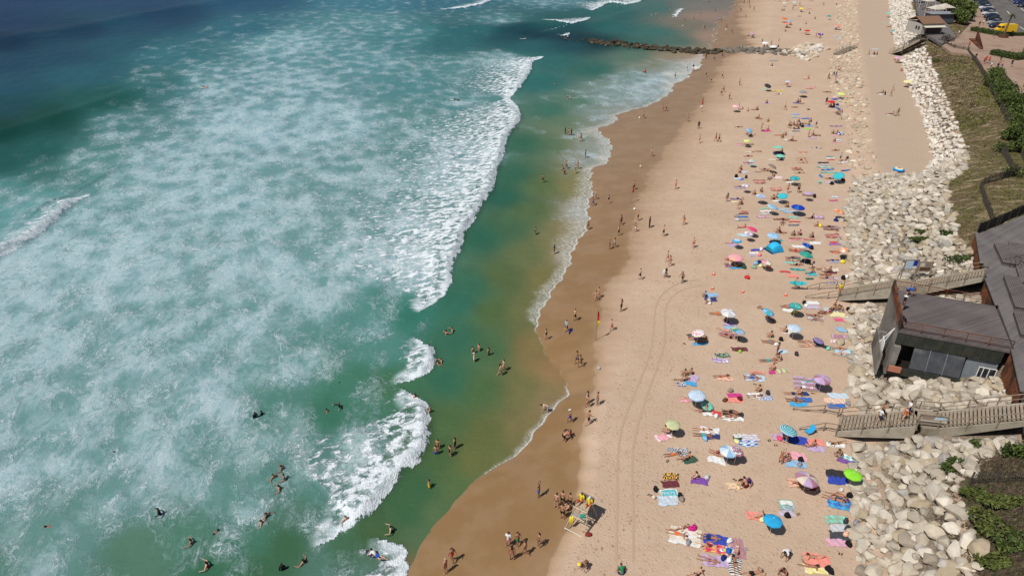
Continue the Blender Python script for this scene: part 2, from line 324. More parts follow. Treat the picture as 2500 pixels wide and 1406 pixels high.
WP = [  # photo x, y, colour between the foam (sRGB), foam cover
(0,0,12,55,95,0),(300,0,14,62,100,0),(600,0,18,80,112,.03),(900,0,35,112,132,.2),(1100,0,32,102,122,.15),(1350,0,40,110,125,.35),
(0,60,11,52,88,0),(0,108,8,46,72,0),(200,75,10,56,82,0),(400,40,12,60,90,0),(300,60,16,70,95,0),(0,150,14,64,90,0),(150,140,16,70,92,0),(200,180,24,88,104,.05),(0,210,18,76,95,0),
(0,318,8,64,58,0),(120,290,12,72,64,0),(250,245,22,86,80,.05),(400,200,34,104,106,.2),(0,260,14,70,80,0),(400,130,34,106,118,.2),(600,70,30,100,118,.15),(300,110,20,82,100,.02),
(0,400,20,84,82,.05),(100,370,22,88,84,.1),(0,470,55,125,122,.35),(200,400,66,126,120,.4),(0,520,75,148,146,.4),(100,500,75,145,142,.5),(300,300,48,112,112,.4),(120,430,40,105,100,.25),
(500,200,58,124,130,.5),(700,100,66,136,144,.5),(900,60,55,124,134,.35),(600,300,95,148,154,.66),(400,400,90,142,142,.64),(300,480,80,138,135,.55),
(500,500,92,145,142,.68),(800,300,88,142,146,.6),(700,200,72,132,140,.55),(1000,200,58,126,130,.3),(900,150,62,130,138,.4),(1100,100,30,102,108,.05),(1230,55,55,120,125,.4),(1000,90,48,120,128,.25),(1180,75,30,100,105,.1),
(900,450,78,132,128,.55),(1000,550,78,136,130,.62),(1100,450,78,136,130,.66),(1150,380,62,128,124,.6),(1150,250,55,122,120,.42),(1050,330,62,126,122,.45),(1230,150,66,128,126,.5),(1100,170,56,122,122,.4),
(1330,60,24,95,92,0),(1400,110,14,76,84,0),(1300,110,24,95,98,0),(1280,80,6,42,55,0),(1320,86,5,36,48,0),(1370,92,6,38,50,0),(1300,70,16,70,78,0),(1340,75,18,74,80,0),(1330,100,20,88,92,0),(1250,88,16,74,82,0),(1250,75,14,66,78,0),(1350,92,10,58,72,0),(1420,100,8,40,50,0),(1460,106,12,50,54,0),(1500,30,28,95,92,.05),(1600,20,62,105,100,0),(1500,70,30,98,95,0),(1600,80,48,106,98,0),(1680,60,120,112,95,0),(1650,100,70,105,92,0),
(1720,40,150,122,105,0),(1740,90,155,126,105,0),(1700,20,120,115,105,.05),(1560,110,42,98,88,.05),
(1350,150,30,102,98,0),(1320,200,28,104,100,.02),(1450,170,34,100,88,0),(1550,140,80,115,98,0),(1640,142,145,128,98,.03),(1700,140,160,130,105,.1),(1600,160,120,125,102,.15),
(1550,190,104,132,122,.38),(1620,192,165,155,142,.68),(1680,165,172,158,145,.62),(1500,235,120,138,126,.42),(1570,222,150,146,132,.55),(1650,158,150,145,130,.45),(1600,212,155,148,135,.6),(1420,250,72,116,96,.12),(1350,270,48,108,90,.02),(1480,285,140,136,120,.42),(1440,268,120,134,122,.35),(1520,262,148,140,124,.45),
(1400,330,108,120,88,.15),(1350,350,82,112,80,.02),(1290,350,40,100,78,0),(1440,380,150,138,112,.5),(1460,350,150,138,115,.5),(1420,330,135,132,105,.35),(1380,300,90,118,88,.15),(1320,450,84,108,62,0),(1260,430,40,98,76,0),(1300,520,80,105,62,0),(1230,480,32,95,76,0),
(1400,450,128,122,75,.05),(1420,520,150,134,108,.5),(1390,560,135,122,80,.1),(1360,600,122,118,70,.05),(1250,560,62,102,70,0),(1180,580,35,98,76,0),(1300,620,98,110,66,0),(1340,680,120,112,62,.03),(1380,620,150,130,95,.3),
(1150,700,45,105,80,0),(1230,680,82,102,58,0),(1120,740,38,108,88,0),(1200,760,78,104,56,0),(1280,760,108,110,64,0),(1120,830,45,106,82,0),(1200,850,68,106,66,0),(1300,850,128,110,62,0),(1350,900,145,112,68,0),
(1100,930,44,104,78,0),(1180,950,72,106,60,0),(1280,950,112,112,64,0),(1340,980,138,118,76,0),(1100,1030,72,104,60,0),(1180,1060,98,106,54,0),(1280,1050,122,112,66,0),(1080,1110,66,100,56,0),(1150,1120,104,108,56,0),
(1030,1200,52,98,62,0),(1100,1190,82,108,62,0),(1000,1260,48,96,62,.02),(1060,1250,86,112,70,.03),(930,1300,66,100,58,.03),(1010,1310,78,108,72,.02),(1000,1390,120,104,64,0),(940,1330,66,98,56,.15),
(0,700,98,146,142,.66),(300,650,104,150,146,.7),(150,620,100,150,146,.72),(100,640,104,150,148,.74),(200,720,92,140,136,.6),(300,800,86,136,128,.6),(0,900,90,138,132,.64),(450,900,86,136,128,.6),(600,800,84,136,126,.58),(600,650,92,142,136,.64),(800,700,86,140,132,.62),(900,640,84,140,132,.7),(1000,680,72,134,126,.66),(1000,620,66,130,122,.6),
(900,800,62,130,118,.38),(1000,770,36,115,98,.1),(950,740,52,124,110,.3),(940,850,52,122,104,.4),(700,900,72,132,118,.5),(850,950,52,118,94,.2),(950,950,56,110,74,.12),(700,1000,58,122,102,.32),(800,1010,46,112,88,.15),(900,1010,50,112,86,.25),(500,1000,84,134,124,.58),(200,1050,86,134,124,.58),(380,1080,80,130,118,.5),
(0,1150,88,134,126,.6),(300,1200,80,128,116,.52),(500,1150,76,126,112,.48),(600,1220,68,124,106,.48),(700,1100,58,114,90,.5),(850,1080,50,112,86,.55),(780,1180,54,116,92,.48),(850,1200,58,106,72,.4),(620,1320,48,108,82,.25),(740,1270,56,104,70,.34),
(330,1350,70,112,84,.28),(300,1390,66,112,84,.3),(100,1350,78,124,106,.5),(0,1400,70,116,92,.4),(200,1290,76,122,104,.5),(450,1320,60,116,88,.3),(500,1390,44,102,72,.15),(640,1390,50,98,62,.18),(700,1330,52,98,62,.15),(850,1350,52,96,56,.25),(780,1390,60,104,74,.4),(900,1400,70,108,80,.4),
]
WB = .92
def uv(x, y): return x/(y+24), np.log(np.maximum(y, 5)+10)*.62
cp = [P(a[0], a[1], 0) for a in WP]
cu, cv = uv(np.array([p.x for p in cp]), np.array([p.y for p in cp]))
cc = np.array([[*lin(a[2:5]), a[5]] for a in WP])
def water_field(X, Y):
    u, v = uv(X.reshape(-1), Y.reshape(-1)); out = np.zeros((u.size, 4)); ww = np.zeros(u.size)+1e-12
    for i in range(len(WP)):
        d2 = (u-cu[i])**2 + (v-cv[i])**2
        w = 1/(d2+.00035)**2; ww += w; out += w[:, None]*cc[i]
    return (out/ww[:, None]).reshape(*X.shape, 4)
def front_field(X, Y):
    "signed distance (m) behind each breaker front, cover of fresh foam, height"
    x = X.reshape(-1); y = Y.reshape(-1); sd = np.full(x.size, -9.0); fresh = np.zeros(x.size); hh = np.zeros(x.size)
    for pts, L, H in FR:
        w = np.array([P(a, b, 0)[:2] for a, b in pts])
        m = (x > w[:,0].min()-L*1.6) & (x < w[:,0].max()+10) & (y > w[:,1].min()-12) & (y < w[:,1].max()+L*1.6)
        if not m.any(): continue
        xx, yy = x[m], y[m]; best = np.full(xx.size, 1e9); side = np.zeros(xx.size); end = np.zeros(xx.size)
        acc = np.concatenate([[0], np.cumsum(np.hypot(*(w[1:]-w[:-1]).T))])
        for k in range(len(w)-1):
            a, b = w[k], w[k+1]; d = b-a; l2 = d@d
            tt = ((xx-a[0])*d[0]+(yy-a[1])*d[1])/l2; t = np.clip(tt, 0, 1)
            qx = xx-(a[0]+t*d[0]); qy = yy-(a[1]+t*d[1]); ds = np.hypot(qx, qy)
            s = np.sign(d[0]*(yy-a[1])-d[1]*(xx-a[0])); u = ds < best
            best = np.where(u, ds, best); side = np.where(u, s, side); end = np.where(u, (acc[k]+t*np.sqrt(l2))/acc[-1], end)
        # polyline runs from far to near with the foam on its right-hand (seaward) side
        s = np.where(side < 0, best, -best)
        taper = np.clip(np.minimum(end, 1-end)*7, .12, 1)
        # behind the ends nothing is foam
        off = ((end <= 0.0005) | (end >= .9995)) & (best > 1.0)
        fr = np.clip(1.08-s/(1.25*L*(.35+.65*taper)), 0, 1)*(s > 0)
        fr = np.where(off, fr*np.clip(1-(best-1)/3.5, 0, 1), fr)
        s2 = np.where(off, np.minimum(s, 2.0-best*.6), s)
        cur = sd[m]; upd = s2 > cur; cur[upd] = s2[upd]; sd[m] = cur
        fresh[m] = np.maximum(fresh[m], fr)
        s3 = s - (.5+.7*H)
        hh[m] = np.maximum(hh[m], H*taper*np.where(s3 > 0, np.exp(-s3/(2.6+H*2.2)), np.exp(-(s3/(.45+.5*H))**2)))
    return sd.reshape(X.shape), fresh.reshape(X.shape), hh.reshape(X.shape)
SW = [  # swells not yet broken: polyline of the crest, height, width
 ([(0,100),(200,68),(420,25),(640,-8)], 1.0, 18), ([(0,330),(150,285),(300,235),(480,190)], 1.0, 10), ([(0,560),(120,510),(200,460),(320,390)], .9, 4), ([(1200,70),(1330,58),(1450,62),(1560,25)], .8, 8)]
def swell(X, Y):
    z = np.zeros(X.shape)
    for pts, H, Wd in SW:
        w = sorted([tuple(P(a, b, 0)[:2]) for a, b in pts]); xs = [a for a, b in w]; yy = [b for a, b in w]
        d = Y - np.interp(X, xs, yy); e = np.clip((X-xs[0]+40)/20, 0, 1)*np.clip((xs[-1]+6-X)/16, 0, 1)
        z += H*e*np.exp(-(d/Wd)**2)
    return z
def water_material():
    t = NT('sea_water'); p = t.pos()
    col = t.attr('Col').outputs['Color']; cov = t.attr('cover').outputs['Fac']; sd = t.attr('front').outputs['Fac']; fr = t.attr('fresh').outputs['Fac']; lace = t.attr('lace').outputs['Fac']
    rot = t.mapv(p, (1,1,1), (0,0,R(-18)))
    pw = t.mapv(rot, (1, .62, 1))
    ds = t.new('ShaderNodeTexNoise'); t.put(ds.inputs['Vector'], pw); ds.inputs['Scale'].default_value = .22; ds.inputs['Detail'].default_value = 3
    ds2 = t.new('ShaderNodeTexNoise'); t.put(ds2.inputs['Vector'], pw); ds2.inputs['Scale'].default_value = 1.3; ds2.inputs['Detail'].default_value = 3
    def warp(v, tex, k):
        s = t.new('ShaderNodeVectorMath', operation='SUBTRACT'); t.l.new(tex.outputs['Color'], s.inputs[0]); s.inputs[1].default_value = (.5,.5,.5)
        q = t.new('ShaderNodeVectorMath', operation='SCALE'); t.l.new(s.outputs[0], q.inputs[0]); q.inputs['Scale'].default_value = k
        a = t.new('ShaderNodeVectorMath', operation='ADD'); t.l.new(v, a.inputs[0]); t.l.new(q.outputs[0], a.inputs[1]); return a.outputs[0]
    wv = warp(warp(pw, ds, 5.0), ds2, 1.1)
    big = t.noise(wv, .10, 3, .5); mid = t.noise(wv, .32, 5, .62); fine = t.noise(wv, 1.25, 5, .68); grit = t.noise(pw, 7, 3, .6)
    cell = t.voro(warp(t.mapv(rot, (.80, .60, 1)), ds2, 1.4), .42, 'SMOOTH_F1')
    fil = t.math('ABSOLUTE', t.math('SUBTRACT', t.noise(wv, .55, 4, .6), .5)); fil2 = t.math('ABSOLUTE', t.math('SUBTRACT', t.noise(wv, 1.25, 4, .6), .5)); thread = t.math('MAXIMUM', t.ramp(fil, .0, .045, 1, 0), t.math('MULTIPLY', t.ramp(fil2, .0, .05, 1, 0), .85))
    e2 = t.voro(warp(wv, ds2, .8), 1.15, 'DISTANCE_TO_EDGE')
    net = t.math('MAXIMUM', thread, t.math('MULTIPLY', t.ramp(e2, .0, .12, 1, 0), .5))
    cl = t.math('ADD', t.math('MULTIPLY', mid, .28), t.math('ADD', t.math('MULTIPLY', big, .12), t.math('ADD', t.math('MULTIPLY', fine, .38), t.math('MULTIPLY', cell, .56))))   # about .62 mean
    thr = t.ramp(cov, 0, 1, .96, .30, smooth=False)
    milk = t.ramp(t.math('SUBTRACT', cl, thr), -.15, .24)
    netm = t.math('MULTIPLY', net, t.ramp(t.math('SUBTRACT', cl, thr), -.24, .04))
    netm = t.math('MULTIPLY', netm, t.ramp(mid, .34, .56))
    old = t.math('MAXIMUM', t.math('MULTIPLY', milk, .62), t.math('MULTIPLY', netm, .66))
    old = t.math('MULTIPLY', old, t.ramp(cov, .02, .15))
    # fresh foam behind a front
    sdn = t.math('ADD', sd, t.math('MULTIPLY', t.math('SUBTRACT', t.math('ADD', t.noise(rot, .36, 6, .74), t.math('MULTIPLY', t.noise(rot, 1.7, 4, .7), .35)), .675), 3.4))
    edge = t.ramp(sdn, -.05, .22)
    ff = t.noise(warp(t.mapv(rot, (.72, 1.15, 1)), ds2, .9), 1.15, 6, .68)
    fthr = t.ramp(fr, 0, 1, .66, .42, smooth=False)
    fcov = t.math('MAXIMUM', t.ramp(t.math('SUBTRACT', ff, fthr), -.07, .11), t.math('MULTIPLY', t.ramp(sdn, 2.0, .5), t.ramp(fr, .3, .7)))
    fresh = t.math('MULTIPLY', t.math('MULTIPLY', edge, fcov), t.ramp(fr, .0, .12))
    # lace at the run-up
    lc = t.math('ADD', lace, t.math('MULTIPLY', t.math('SUBTRACT', t.noise(rot, 1.1, 5, .7), .5), .9))
    film = t.math('MULTIPLY', t.ramp(lc, .15, .8), t.ramp(t.noise(t.mapv(rot, (1.6, .8, 1)), 1.5, 6, .72), .33, .60, .16, .72))
    lacem = t.math('MAXIMUM', t.ramp(t.math('ADD', t.attr('rim').outputs['Fac'], t.math('MULTIPLY', t.math('SUBTRACT', t.noise(rot, 2.6, 4, .7), .5), .9)), .45, .7), film)
    lacem = t.math('MULTIPLY', lacem, t.ramp(lace, .0, .12))
    m = t.math('MAXIMUM', old, t.math('MAXIMUM', t.math('MULTIPLY', fresh, t.ramp(grit, .3, .6, .82, .97)), t.math('MULTIPLY', lacem, .8)), clamp=True)
    base = t.mix(t.ramp(mid, .3, .7, 0, .35), col, t.mix(.35, col, (.0,.02,.02)))
    base = t.mix(t.math('MULTIPLY', t.ramp(big, .35, .7, 0, .2), t.ramp(cov, .05, .3)), base, t.mix(.18, col, (.25,.35,.3)))
    foamc = t.mix(t.ramp(fine, .3, .7), (.26,.40,.46), (.44,.56,.62))
    foamc = t.mix(netm, foamc, (.58,.67,.71)); foamc = t.mix(t.ramp(lace, .05, .3), foamc, (.60,.60,.57))
    foamc = t.mix(fresh, foamc, t.mix(t.ramp(ff, .3, .6), (.50,.59,.63), (.78,.83,.87)))
    hs = t.new('ShaderNodeHueSaturation'); t.put(hs.inputs['Color'], base); hs.inputs['Saturation'].default_value = .88; base = t.mix(t.ramp(cov, .1, .75, 0, .52), hs.outputs[0], (.15,.29,.32))
    c = t.mix(m, base, foamc)
    chop = t.noise(t.mapv(rot, (.7, 1.6, 1)), 1.1, 6, .62); rip = t.noise(t.mapv(rot, (.6, 1.5, 1)), 4.5, 4, .6)
    nb = t.bump(t.math('ADD', t.math('MULTIPLY', chop, .8), t.math('MULTIPLY', rip, .16)), .42, .35)
    nb = t.bump(t.math('MULTIPLY', m, t.math('ADD', ff, t.math('MULTIPLY', grit, .5))), .75, .22, nb)
    return t.done(c, t.ramp(m, 0, .6, .3, .8), nb, .012)
us = np.concatenate([np.linspace(-3.0, -1.02, 30), np.linspace(-1.0, .46, 860)])
ys = [18.0]
while ys[-1] < 400: ys.append(ys[-1] + max(.22, .0048*ys[-1]))
while ys[-1] < 7000: ys.append(ys[-1]*1.07)
def sea_z(X, Y):
    global FF
    FF = front_field(X, Y)
    off = np.clip((linex(0, Y)-X)/14, 0, 1)
    z = FF[2]*np.clip((linex(0, Y)-X)/5, 0, 1) + swell(X, Y)*off
    z += off*(.10*wob(X, Y, 7, 11) + .07*wob(X, Y, 3.1, 12) + .18*wob(X, Y*1.4, 24, 13))
    fo = FF[1]*np.clip(FF[0]+.3, 0, 1)
    z += fo*off*(.14*wob(X, Y, 1.3, 14) + .10*wob(X, Y, .8, 15))
    return z
SEA, X, Y = fan_grid(us, np.array(ys), 25, sea_z, 'water', water_material())
tag(SEA, kind='structure')
wf = water_field(X, Y); x0 = linex(0, Y); dsh = x0 - X
near = np.clip(1-dsh/2.5, 0, 1)[..., None]
wf[..., :3] = wf[..., :3]*WB*(1-near*.0)
set_col(SEA, 'Col', wf[..., :3]); set_attr(SEA, 'cover', wf[..., 3]); set_attr(SEA, 'front', FF[0]); set_attr(SEA, 'fresh', FF[1])
# run-up lace: width of white edge varies along the shore
LW = [(1406,.15),(1300,.12),(1180,.1),(1150,.7),(1100,1.4),(1000,1.2),(960,1.0),(930,.35),(860,.2),(800,.6),(775,2.4),(700,3.0),(650,2.2),(600,5),(520,6),(440,4),(408,3.2),(370,3.6),(320,4.5),(300,4),(260,2),(220,2.5),(180,9),(150,10),(130,1),(60,1),(0,1)]
ly = np.array([P(1500, a, 0).y for a, b in LW]); lw = np.array([b for a, b in LW])
wd = np.interp(Y, ly, lw)
set_attr(SEA, 'rim', np.clip(1-np.abs(dsh-.15)/(.26+.05*wd), 0, 1)*np.clip(wd*1.4-.15, 0, .9))
set_attr(SEA, 'lace', np.clip(1-dsh/np.maximum(wd, .1), 0, 1)*np.clip(dsh/.15+1, 0, 1)*np.clip(.5+wd*.25, 0, 1))
# ------------------------------------------------------------ simple shared materials
def objcol_mat(name, rough=.8, spec=.3, var=.12, scale=6):
    t = NT(name); oi = t.new('ShaderNodeObjectInfo'); n = t.noise(t.pos(True), scale, 3)
    c = t.mix(t.ramp(n, .3, .7, 0, var), oi.outputs['Color'], t.mix(.55, oi.outputs['Color'], (0,0,0)))
    return t.done(c, rough, None, spec)
def facecol_mat(name, rough=.85, spec=.2, var=.1, scale=5, bumps=0, bscale=20):
    t = NT(name); a = t.attr('Col').outputs['Color']; n = t.noise(t.pos(True), scale, 4)
    c = t.mix(t.ramp(n, .3, .7, 0, var), a, t.mix(.5, a, (0,0,0)))
    nb = t.bump(t.noise(t.pos(True), bscale, 3), bumps, .02) if bumps else None
    return t.done(c, rough, nb, spec)
M_SKIN = objcol_mat('skin', .55, .35, .10, 9)
M_CLOTH = objcol_mat('swim_fabric', .8, .2, .2, 14)
M_HAIR = objcol_mat('hair', .6, .4, .35, 30)
M_DARK = NT('dark_detail').done((.02,.015,.012), .4)
M_FAB = facecol_mat('woven_fabric', .9, .15, .14, 4, .3, 40)
M_PAINT = facecol_mat('painted_surface', .45, .45, .06, 3)
M_GLOSS = facecol_mat('glossy_board', .25, .5, .05, 3)
def wood_mat(name, c1, c2, ang=0.0, plank=.14, rough=.85):
    t = NT(name); p = t.mapv(t.pos(), (1,1,1), (0,0,ang)); s = t.new('ShaderNodeSeparateXYZ'); t.l.new(p, s.inputs[0])
    y = t.math('DIVIDE', s.outputs[1], plank); fr = t.math('FRACT', y); idn = t.math('FLOOR', y)
    wn_ = t.new('ShaderNodeTexWhiteNoise', noise_dimensions='1D'); t.l.new(idn, wn_.inputs['W'])
    gap = t.ramp(t.math('ABSOLUTE', t.math('SUBTRACT', fr, .5)), .42, .49)
    g = t.noise(t.mapv(p, (.5, 12, 1)), 2, 5, .6); big = t.noise(p, .35, 3)
    c = t.mix(wn_.outputs[0], c1, c2); c = t.mix(t.ramp(g, .3, .75, 0, .5), c, tuple(v*.55 for v in c1))
    c = t.mix(t.ramp(big, .35, .7, 0, .35), c, tuple(min(1, v*1.35) for v in c2))
    c = t.mix(t.math('MULTIPLY', gap, .75), c, tuple(v*.25 for v in c1))
    return t.done(c, rough, t.bump(t.math('SUBTRACT', g, gap), .4, .02), .25)
def noisy_mat(name, c1, c2, scale=2, rough=.85, c3=None, s3=.6, bump=.4, spec=.25, bd=.04, mapping=(1,1,1)):
    t = NT(name); p = t.mapv(t.pos(), mapping); n = t.noise(p, scale, 6, .62); m = t.noise(p, scale*.25, 3)
    c = t.mix(t.ramp(n, .32, .68), c1, c2)
    if c3: c = t.mix(t.ramp(m, s3-.08, s3+.08), c, c3)
    return t.done(c, rough, t.bump(n, bump, bd), spec)
M_DECK = wood_mat('weathered_deck', (.105,.088,.085), (.155,.132,.126), R(-23), .15)
M_DECK2 = wood_mat('grey_promenade_boards', (.13,.118,.115), (.18,.165,.158), R(-35), .15)
M_STEP = noisy_mat('bleached_step_wood', (.25,.20,.145), (.36,.30,.225), 3)
M_RAIL = noisy_mat('weathered_rail_wood', (.20,.155,.11), (.30,.24,.175), 4)
M_CONC = noisy_mat('stained_concrete', (.30,.26,.20), (.40,.36,.29), 1.2, .9, (.20,.165,.11), .6)
M_RUST = noisy_mat('rusty_steel', (.10,.035,.018), (.20,.07,.03), 2.5, .8, (.045,.025,.018), .55, .5)
M_DKP = noisy_mat('dark_green_panel', (.028,.032,.026), (.045,.048,.038), 1.5, .6, (.11,.06,.02), .66)
M_GREYW = noisy_mat('grey_blue_wall', (.17,.195,.22), (.22,.245,.27), 1.2, .8, (.12,.14,.15), .62)
M_CONW = noisy_mat('grey_render', (.17,.155,.135), (.24,.225,.20), 1.0, .85, (.10,.09,.075), .62)
M_GLASS = NT('window_glass').done((.025,.03,.035), .12, None, .6)
M_METAL = NT('galvanised_pole').done((.45,.45,.44), .4, None, .5, .6)
M_WHITE = NT('white_paint').done((.75,.75,.73), .5)

# ------------------------------------------------------------ people
V3 = Vector
def nrm(v): return Vector(v).normalized()
HEADS = {}
def head_geo(mb_v, mb_f, M, mi):
    "a head with brow, nose, chin, ears and eyes; local frame x right, y forward, z up, centre at 0"
    n, m = 14, 10; base = len(mb_v)
    for i in range(m+1):
        t = math.pi*i/m
        for k in range(n):
            a = 6.2832*k/n; x = math.sin(t)*math.cos(a)*.076; y = math.sin(t)*math.sin(a)*.095; z = math.cos(t)*.118
            if z < 0: x *= 1 + z*2.6; y *= 1 + z*1.3 if y < 0 else 1 + z*.4
            if y > .07 and abs(x) < .02: y += .024*max(0, 1-abs(z+.012)/.035)
            if y > .04 and -.1 < z < -.06: y += .010
            mb_v.append(M @ V3((x, y, z)))
    for i in range(m):
        for k in range(n): mb_f.append(((base+i*n+k, base+(i+1)*n+k, base+(i+1)*n+(k+1) % n, base+i*n+(k+1) % n), 0))
    def blob(c, r, m2):
        b = len(mb_v)
        for d in ((1,0,0),(0,1,0),(-1,0,0),(0,-1,0),(0,0,1),(0,0,-1)): mb_v.append(M @ V3([c[j]+d[j]*r[j] for j in range(3)]))
        for f in ((0,1,4),(1,2,4),(2,3,4),(3,0,4),(1,0,5),(2,1,5),(3,2,5),(0,3,5)): mb_f.append((tuple(b+q for q in f), m2))
    for s in (-1, 1):
        blob((s*.030, .083, .012), (.013,.010,.008), 1)          # eye
        blob((s*.078, .0, .0), (.012,.018,.032), 0)              # ear
    blob((0, .088, -.052), (.024,.006,.006), 2)                  # mouth
    blob((0, .100, -.014), (.012,.016,.022), 0)                  # nose
def skeleton(ps):
    "joints from bone directions; returns joints dict and bones"
    p0 = V3(ps.get('root', (0,0,.93))); sp = nrm(ps.get('spine', (0,0,1))); ch = nrm(ps.get('chest', sp)); lat = nrm(ps.get('lat', (1,0,0)))
    J = {'pel': p0, 'wst': p0+sp*.13, 'chs': p0+sp*.13+ch*.20, 'nkb': p0+sp*.13+ch*.36}
    nk = nrm(ps.get('neck', ch)); J['nck'] = J['nkb']+nk*.085; J['hed'] = J['nck']+nk*.10
    latc = nrm(ps.get('latc', lat))
    for s, c in ((1, 'R'), (-1, 'L')):
        J['sh'+c] = J['nkb'] + latc*.185*s - ch*.035
        ua, fa, *hd = ps.get('arm'+c, ((s*.12,0,-1), (s*.05,.12,-1)))
        J['el'+c] = J['sh'+c]+nrm(ua)*.29; J['wr'+c] = J['el'+c]+nrm(fa)*.25; J['ha'+c] = J['wr'+c]+nrm(hd[0] if hd else fa)*.085
        th, sn, *ft = ps.get('leg'+c, ((s*.05,0,-1), (0,0,-1)))
        J['hp'+c] = p0 + lat*.092*s - sp*.03
        J['kn'+c] = J['hp'+c]+nrm(th)*.44; J['an'+c] = J['kn'+c]+nrm(sn)*.42
        J['to'+c] = J['an'+c]+nrm(ft[0] if ft else (0,1,-.25))*.18
    B = [('pel','wst'),('wst','chs'),('chs','nkb'),('nkb','nck')]
    for c in 'RL': B += [('nkb','sh'+c),('sh'+c,'el'+c),('el'+c,'wr'+c),('wr'+c,'ha'+c),('pel','hp'+c),('hp'+c,'kn'+c),('kn'+c,'an'+c),('an'+c,'to'+c)]
    return J, B, nk
RAD = dict(pel=.118, wst=.112, chs=.132, nkb=.085, nck=.052, sh=.062, el=.040, wr=.028, ha=.030, hp=.098, kn=.056, an=.036, to=.030)
def build_pose(name, ps):
    J, B, nk = skeleton(ps); names = [k for k in J if k != 'hed']; idx = {k: i for i, k in enumerate(names)}
    me = D.meshes.new('t'); me.from_pydata([J[k] for k in names], [(idx[a], idx[b]) for a, b in B], []); o = D.objects.new('t', me); COL.objects.link(o)
    md = o.modifiers.new('s', 'SKIN'); sv = me.skin_vertices[0].data
    for k in names:
        r = RAD.get(k, RAD.get(k[:2])); sv[idx[k]].radius = (r, r); sv[idx[k]].use_root = (k == 'pel')
    ss = o.modifiers.new('u', 'SUBSURF'); ss.levels = 1
    dg = bpy.context.evaluated_depsgraph_get(); dg.update(); m2 = D.meshes.new_from_object(o.evaluated_get(dg))
    D.objects.remove(o); D.meshes.remove(me)
    V = [v.co.copy() for v in m2.vertices]; F = [(tuple(p.vertices), 0) for p in m2.polygons]; nb = len(V); D.meshes.remove(m2)
    # fingers: each a short tapered bent chain rooted in the palm
    for c, s in (('R', 1), ('L', -1)):
        w, h = J['wr'+c], J['ha'+c]; d = (h-w).normalized(); side = d.cross(V3((0,0,1)))
        side = side.normalized() if side.length > .2 else V3((1,0,0)); up = side.cross(d)
        for q, (off, ln, an) in enumerate(((-.027,.060,0),(-.009,.075,0),(.009,.070,0),(.026,.055,0),(-.034,.05,.9))):
            b0 = (h + side*off*s) if q < 4 else (w + d*.03 + side*off*s)
            dd = (d*math.cos(an) - side*s*math.sin(an)).normalized(); pts = [b0, b0+dd*ln*.55-up*.004, b0+dd*ln-up*.02]
            base = len(V)
            for i, p in enumerate(pts):
                r = (.0095, .0085, .006)[i]
                for k in range(4): a = 1.5708*k; V.append(p+side*math.cos(a)*r+up*math.sin(a)*r)
            for i in (0, 1):
                for k in range(4): F.append(((base+i*4+k, base+i*4+(k+1) % 4, base+i*4+4+(k+1) % 4, base+i*4+4+k), 0))
            F.append(((base+8, base+9, base+10, base+11), 0))
    # head
    fw = nrm(ps.get('face', (0,1,0))); fw = (fw - nk*fw.dot(nk)); fw = fw.normalized() if fw.length > .1 else V3((0,1,0))
    rt = fw.cross(nk).normalized(); hz = rt.cross(fw).normalized()
    HM = Matrix((rt, fw, hz)).transposed().to_4x4(); HM.translation = J['hed']
    head_geo(V, F, HM, 0)
    me = D.meshes.new('person_'+name); me.from_pydata(V, [], [f for f, m in F]); me.polygons.foreach_set('material_index', [m for f, m in F])
    me.polygons.foreach_set('use_smooth', [True]*len(F)); me.update()
    for m in (M_SKIN, M_DARK, M_LIP): me.materials.append(m)
    # clothing cut from the body surface
    seg = [(a, b) for a, b in B]; A = np.array([J[a] for a, b in seg]); Bb = np.array([J[b] for a, b in seg]); Dd = Bb-A; L2 = (Dd**2).sum(1)
    rad = np.array([(RAD.get(a, RAD.get(a[:2]))+RAD.get(b, RAD.get(b[:2])))/2 for a, b in seg])
    Pn = np.array([v[:] for v in V[:nb]]); tt = ((Pn[:, None]-A)*Dd).sum(2)/L2; tc = np.clip(tt, 0, 1)
    ds = np.linalg.norm(Pn[:, None]-(A+tc[..., None]*Dd), axis=2)-rad; bi = ds.argmin(1); tv = tc[np.arange(nb), bi]
    nm = [a[:2]+b[:2] for a, b in seg]; nmv = [nm[i] for i in bi]
    nor = [v.normal.copy() for v in me.vertices][:nb]
    def cut(test, off, key):
        keep = [test(nmv[i], tv[i]) for i in range(nb)]; fs = [f for f, m in F if m == 0 and max(f) < nb and all(keep[i] for i in f)]
        if not fs: return None
        adj = {}
        for f in fs:
            for i in f: adj.setdefault(i, []).append(f)
        left = set(adj); best = set()
        while left:
            st = [left.pop()]; comp = set(st)
            while st:
                for f in adj[st.pop()]:
                    for i in f:
                        if i in left: left.discard(i); comp.add(i); st.append(i)
            if len(comp) > len(best): best = comp
        fs = [f for f in fs if f[0] in best]
        used = sorted({i for f in fs for i in f}); mp = {i: j for j, i in enumerate(used)}
        mm = D.meshes.new(key); mm.from_pydata([V[i]+nor[i]*off for i in used], [], [tuple(mp[i] for i in f) for f in fs])
        mm.polygons.foreach_set('use_smooth', [True]*len(fs)); mm.update(); mm.materials.append(M_CLOTH); return mm
    C = {}
    C['shorts'] = cut(lambda n, t: n == 'pehp' or (n == 'pews' and t < .85) or (n == 'hpkn' and t < .62), .016, 'shorts')
    C['briefs'] = cut(lambda n, t: n == 'pehp' or (n == 'pews' and t < .55) or (n == 'hpkn' and t < .18), .010, 'swim_briefs')
    C['top'] = cut(lambda n, t: (n == 'chnk' and t < .55) or (n == 'wsch' and t > .62), .012, 'bikini_top')
    C['suit'] = cut(lambda n, t: n in ('pehp','pews','wsch') or (n == 'chnk' and t < .75) or (n == 'hpkn' and t < .16), .010, 'swimsuit')
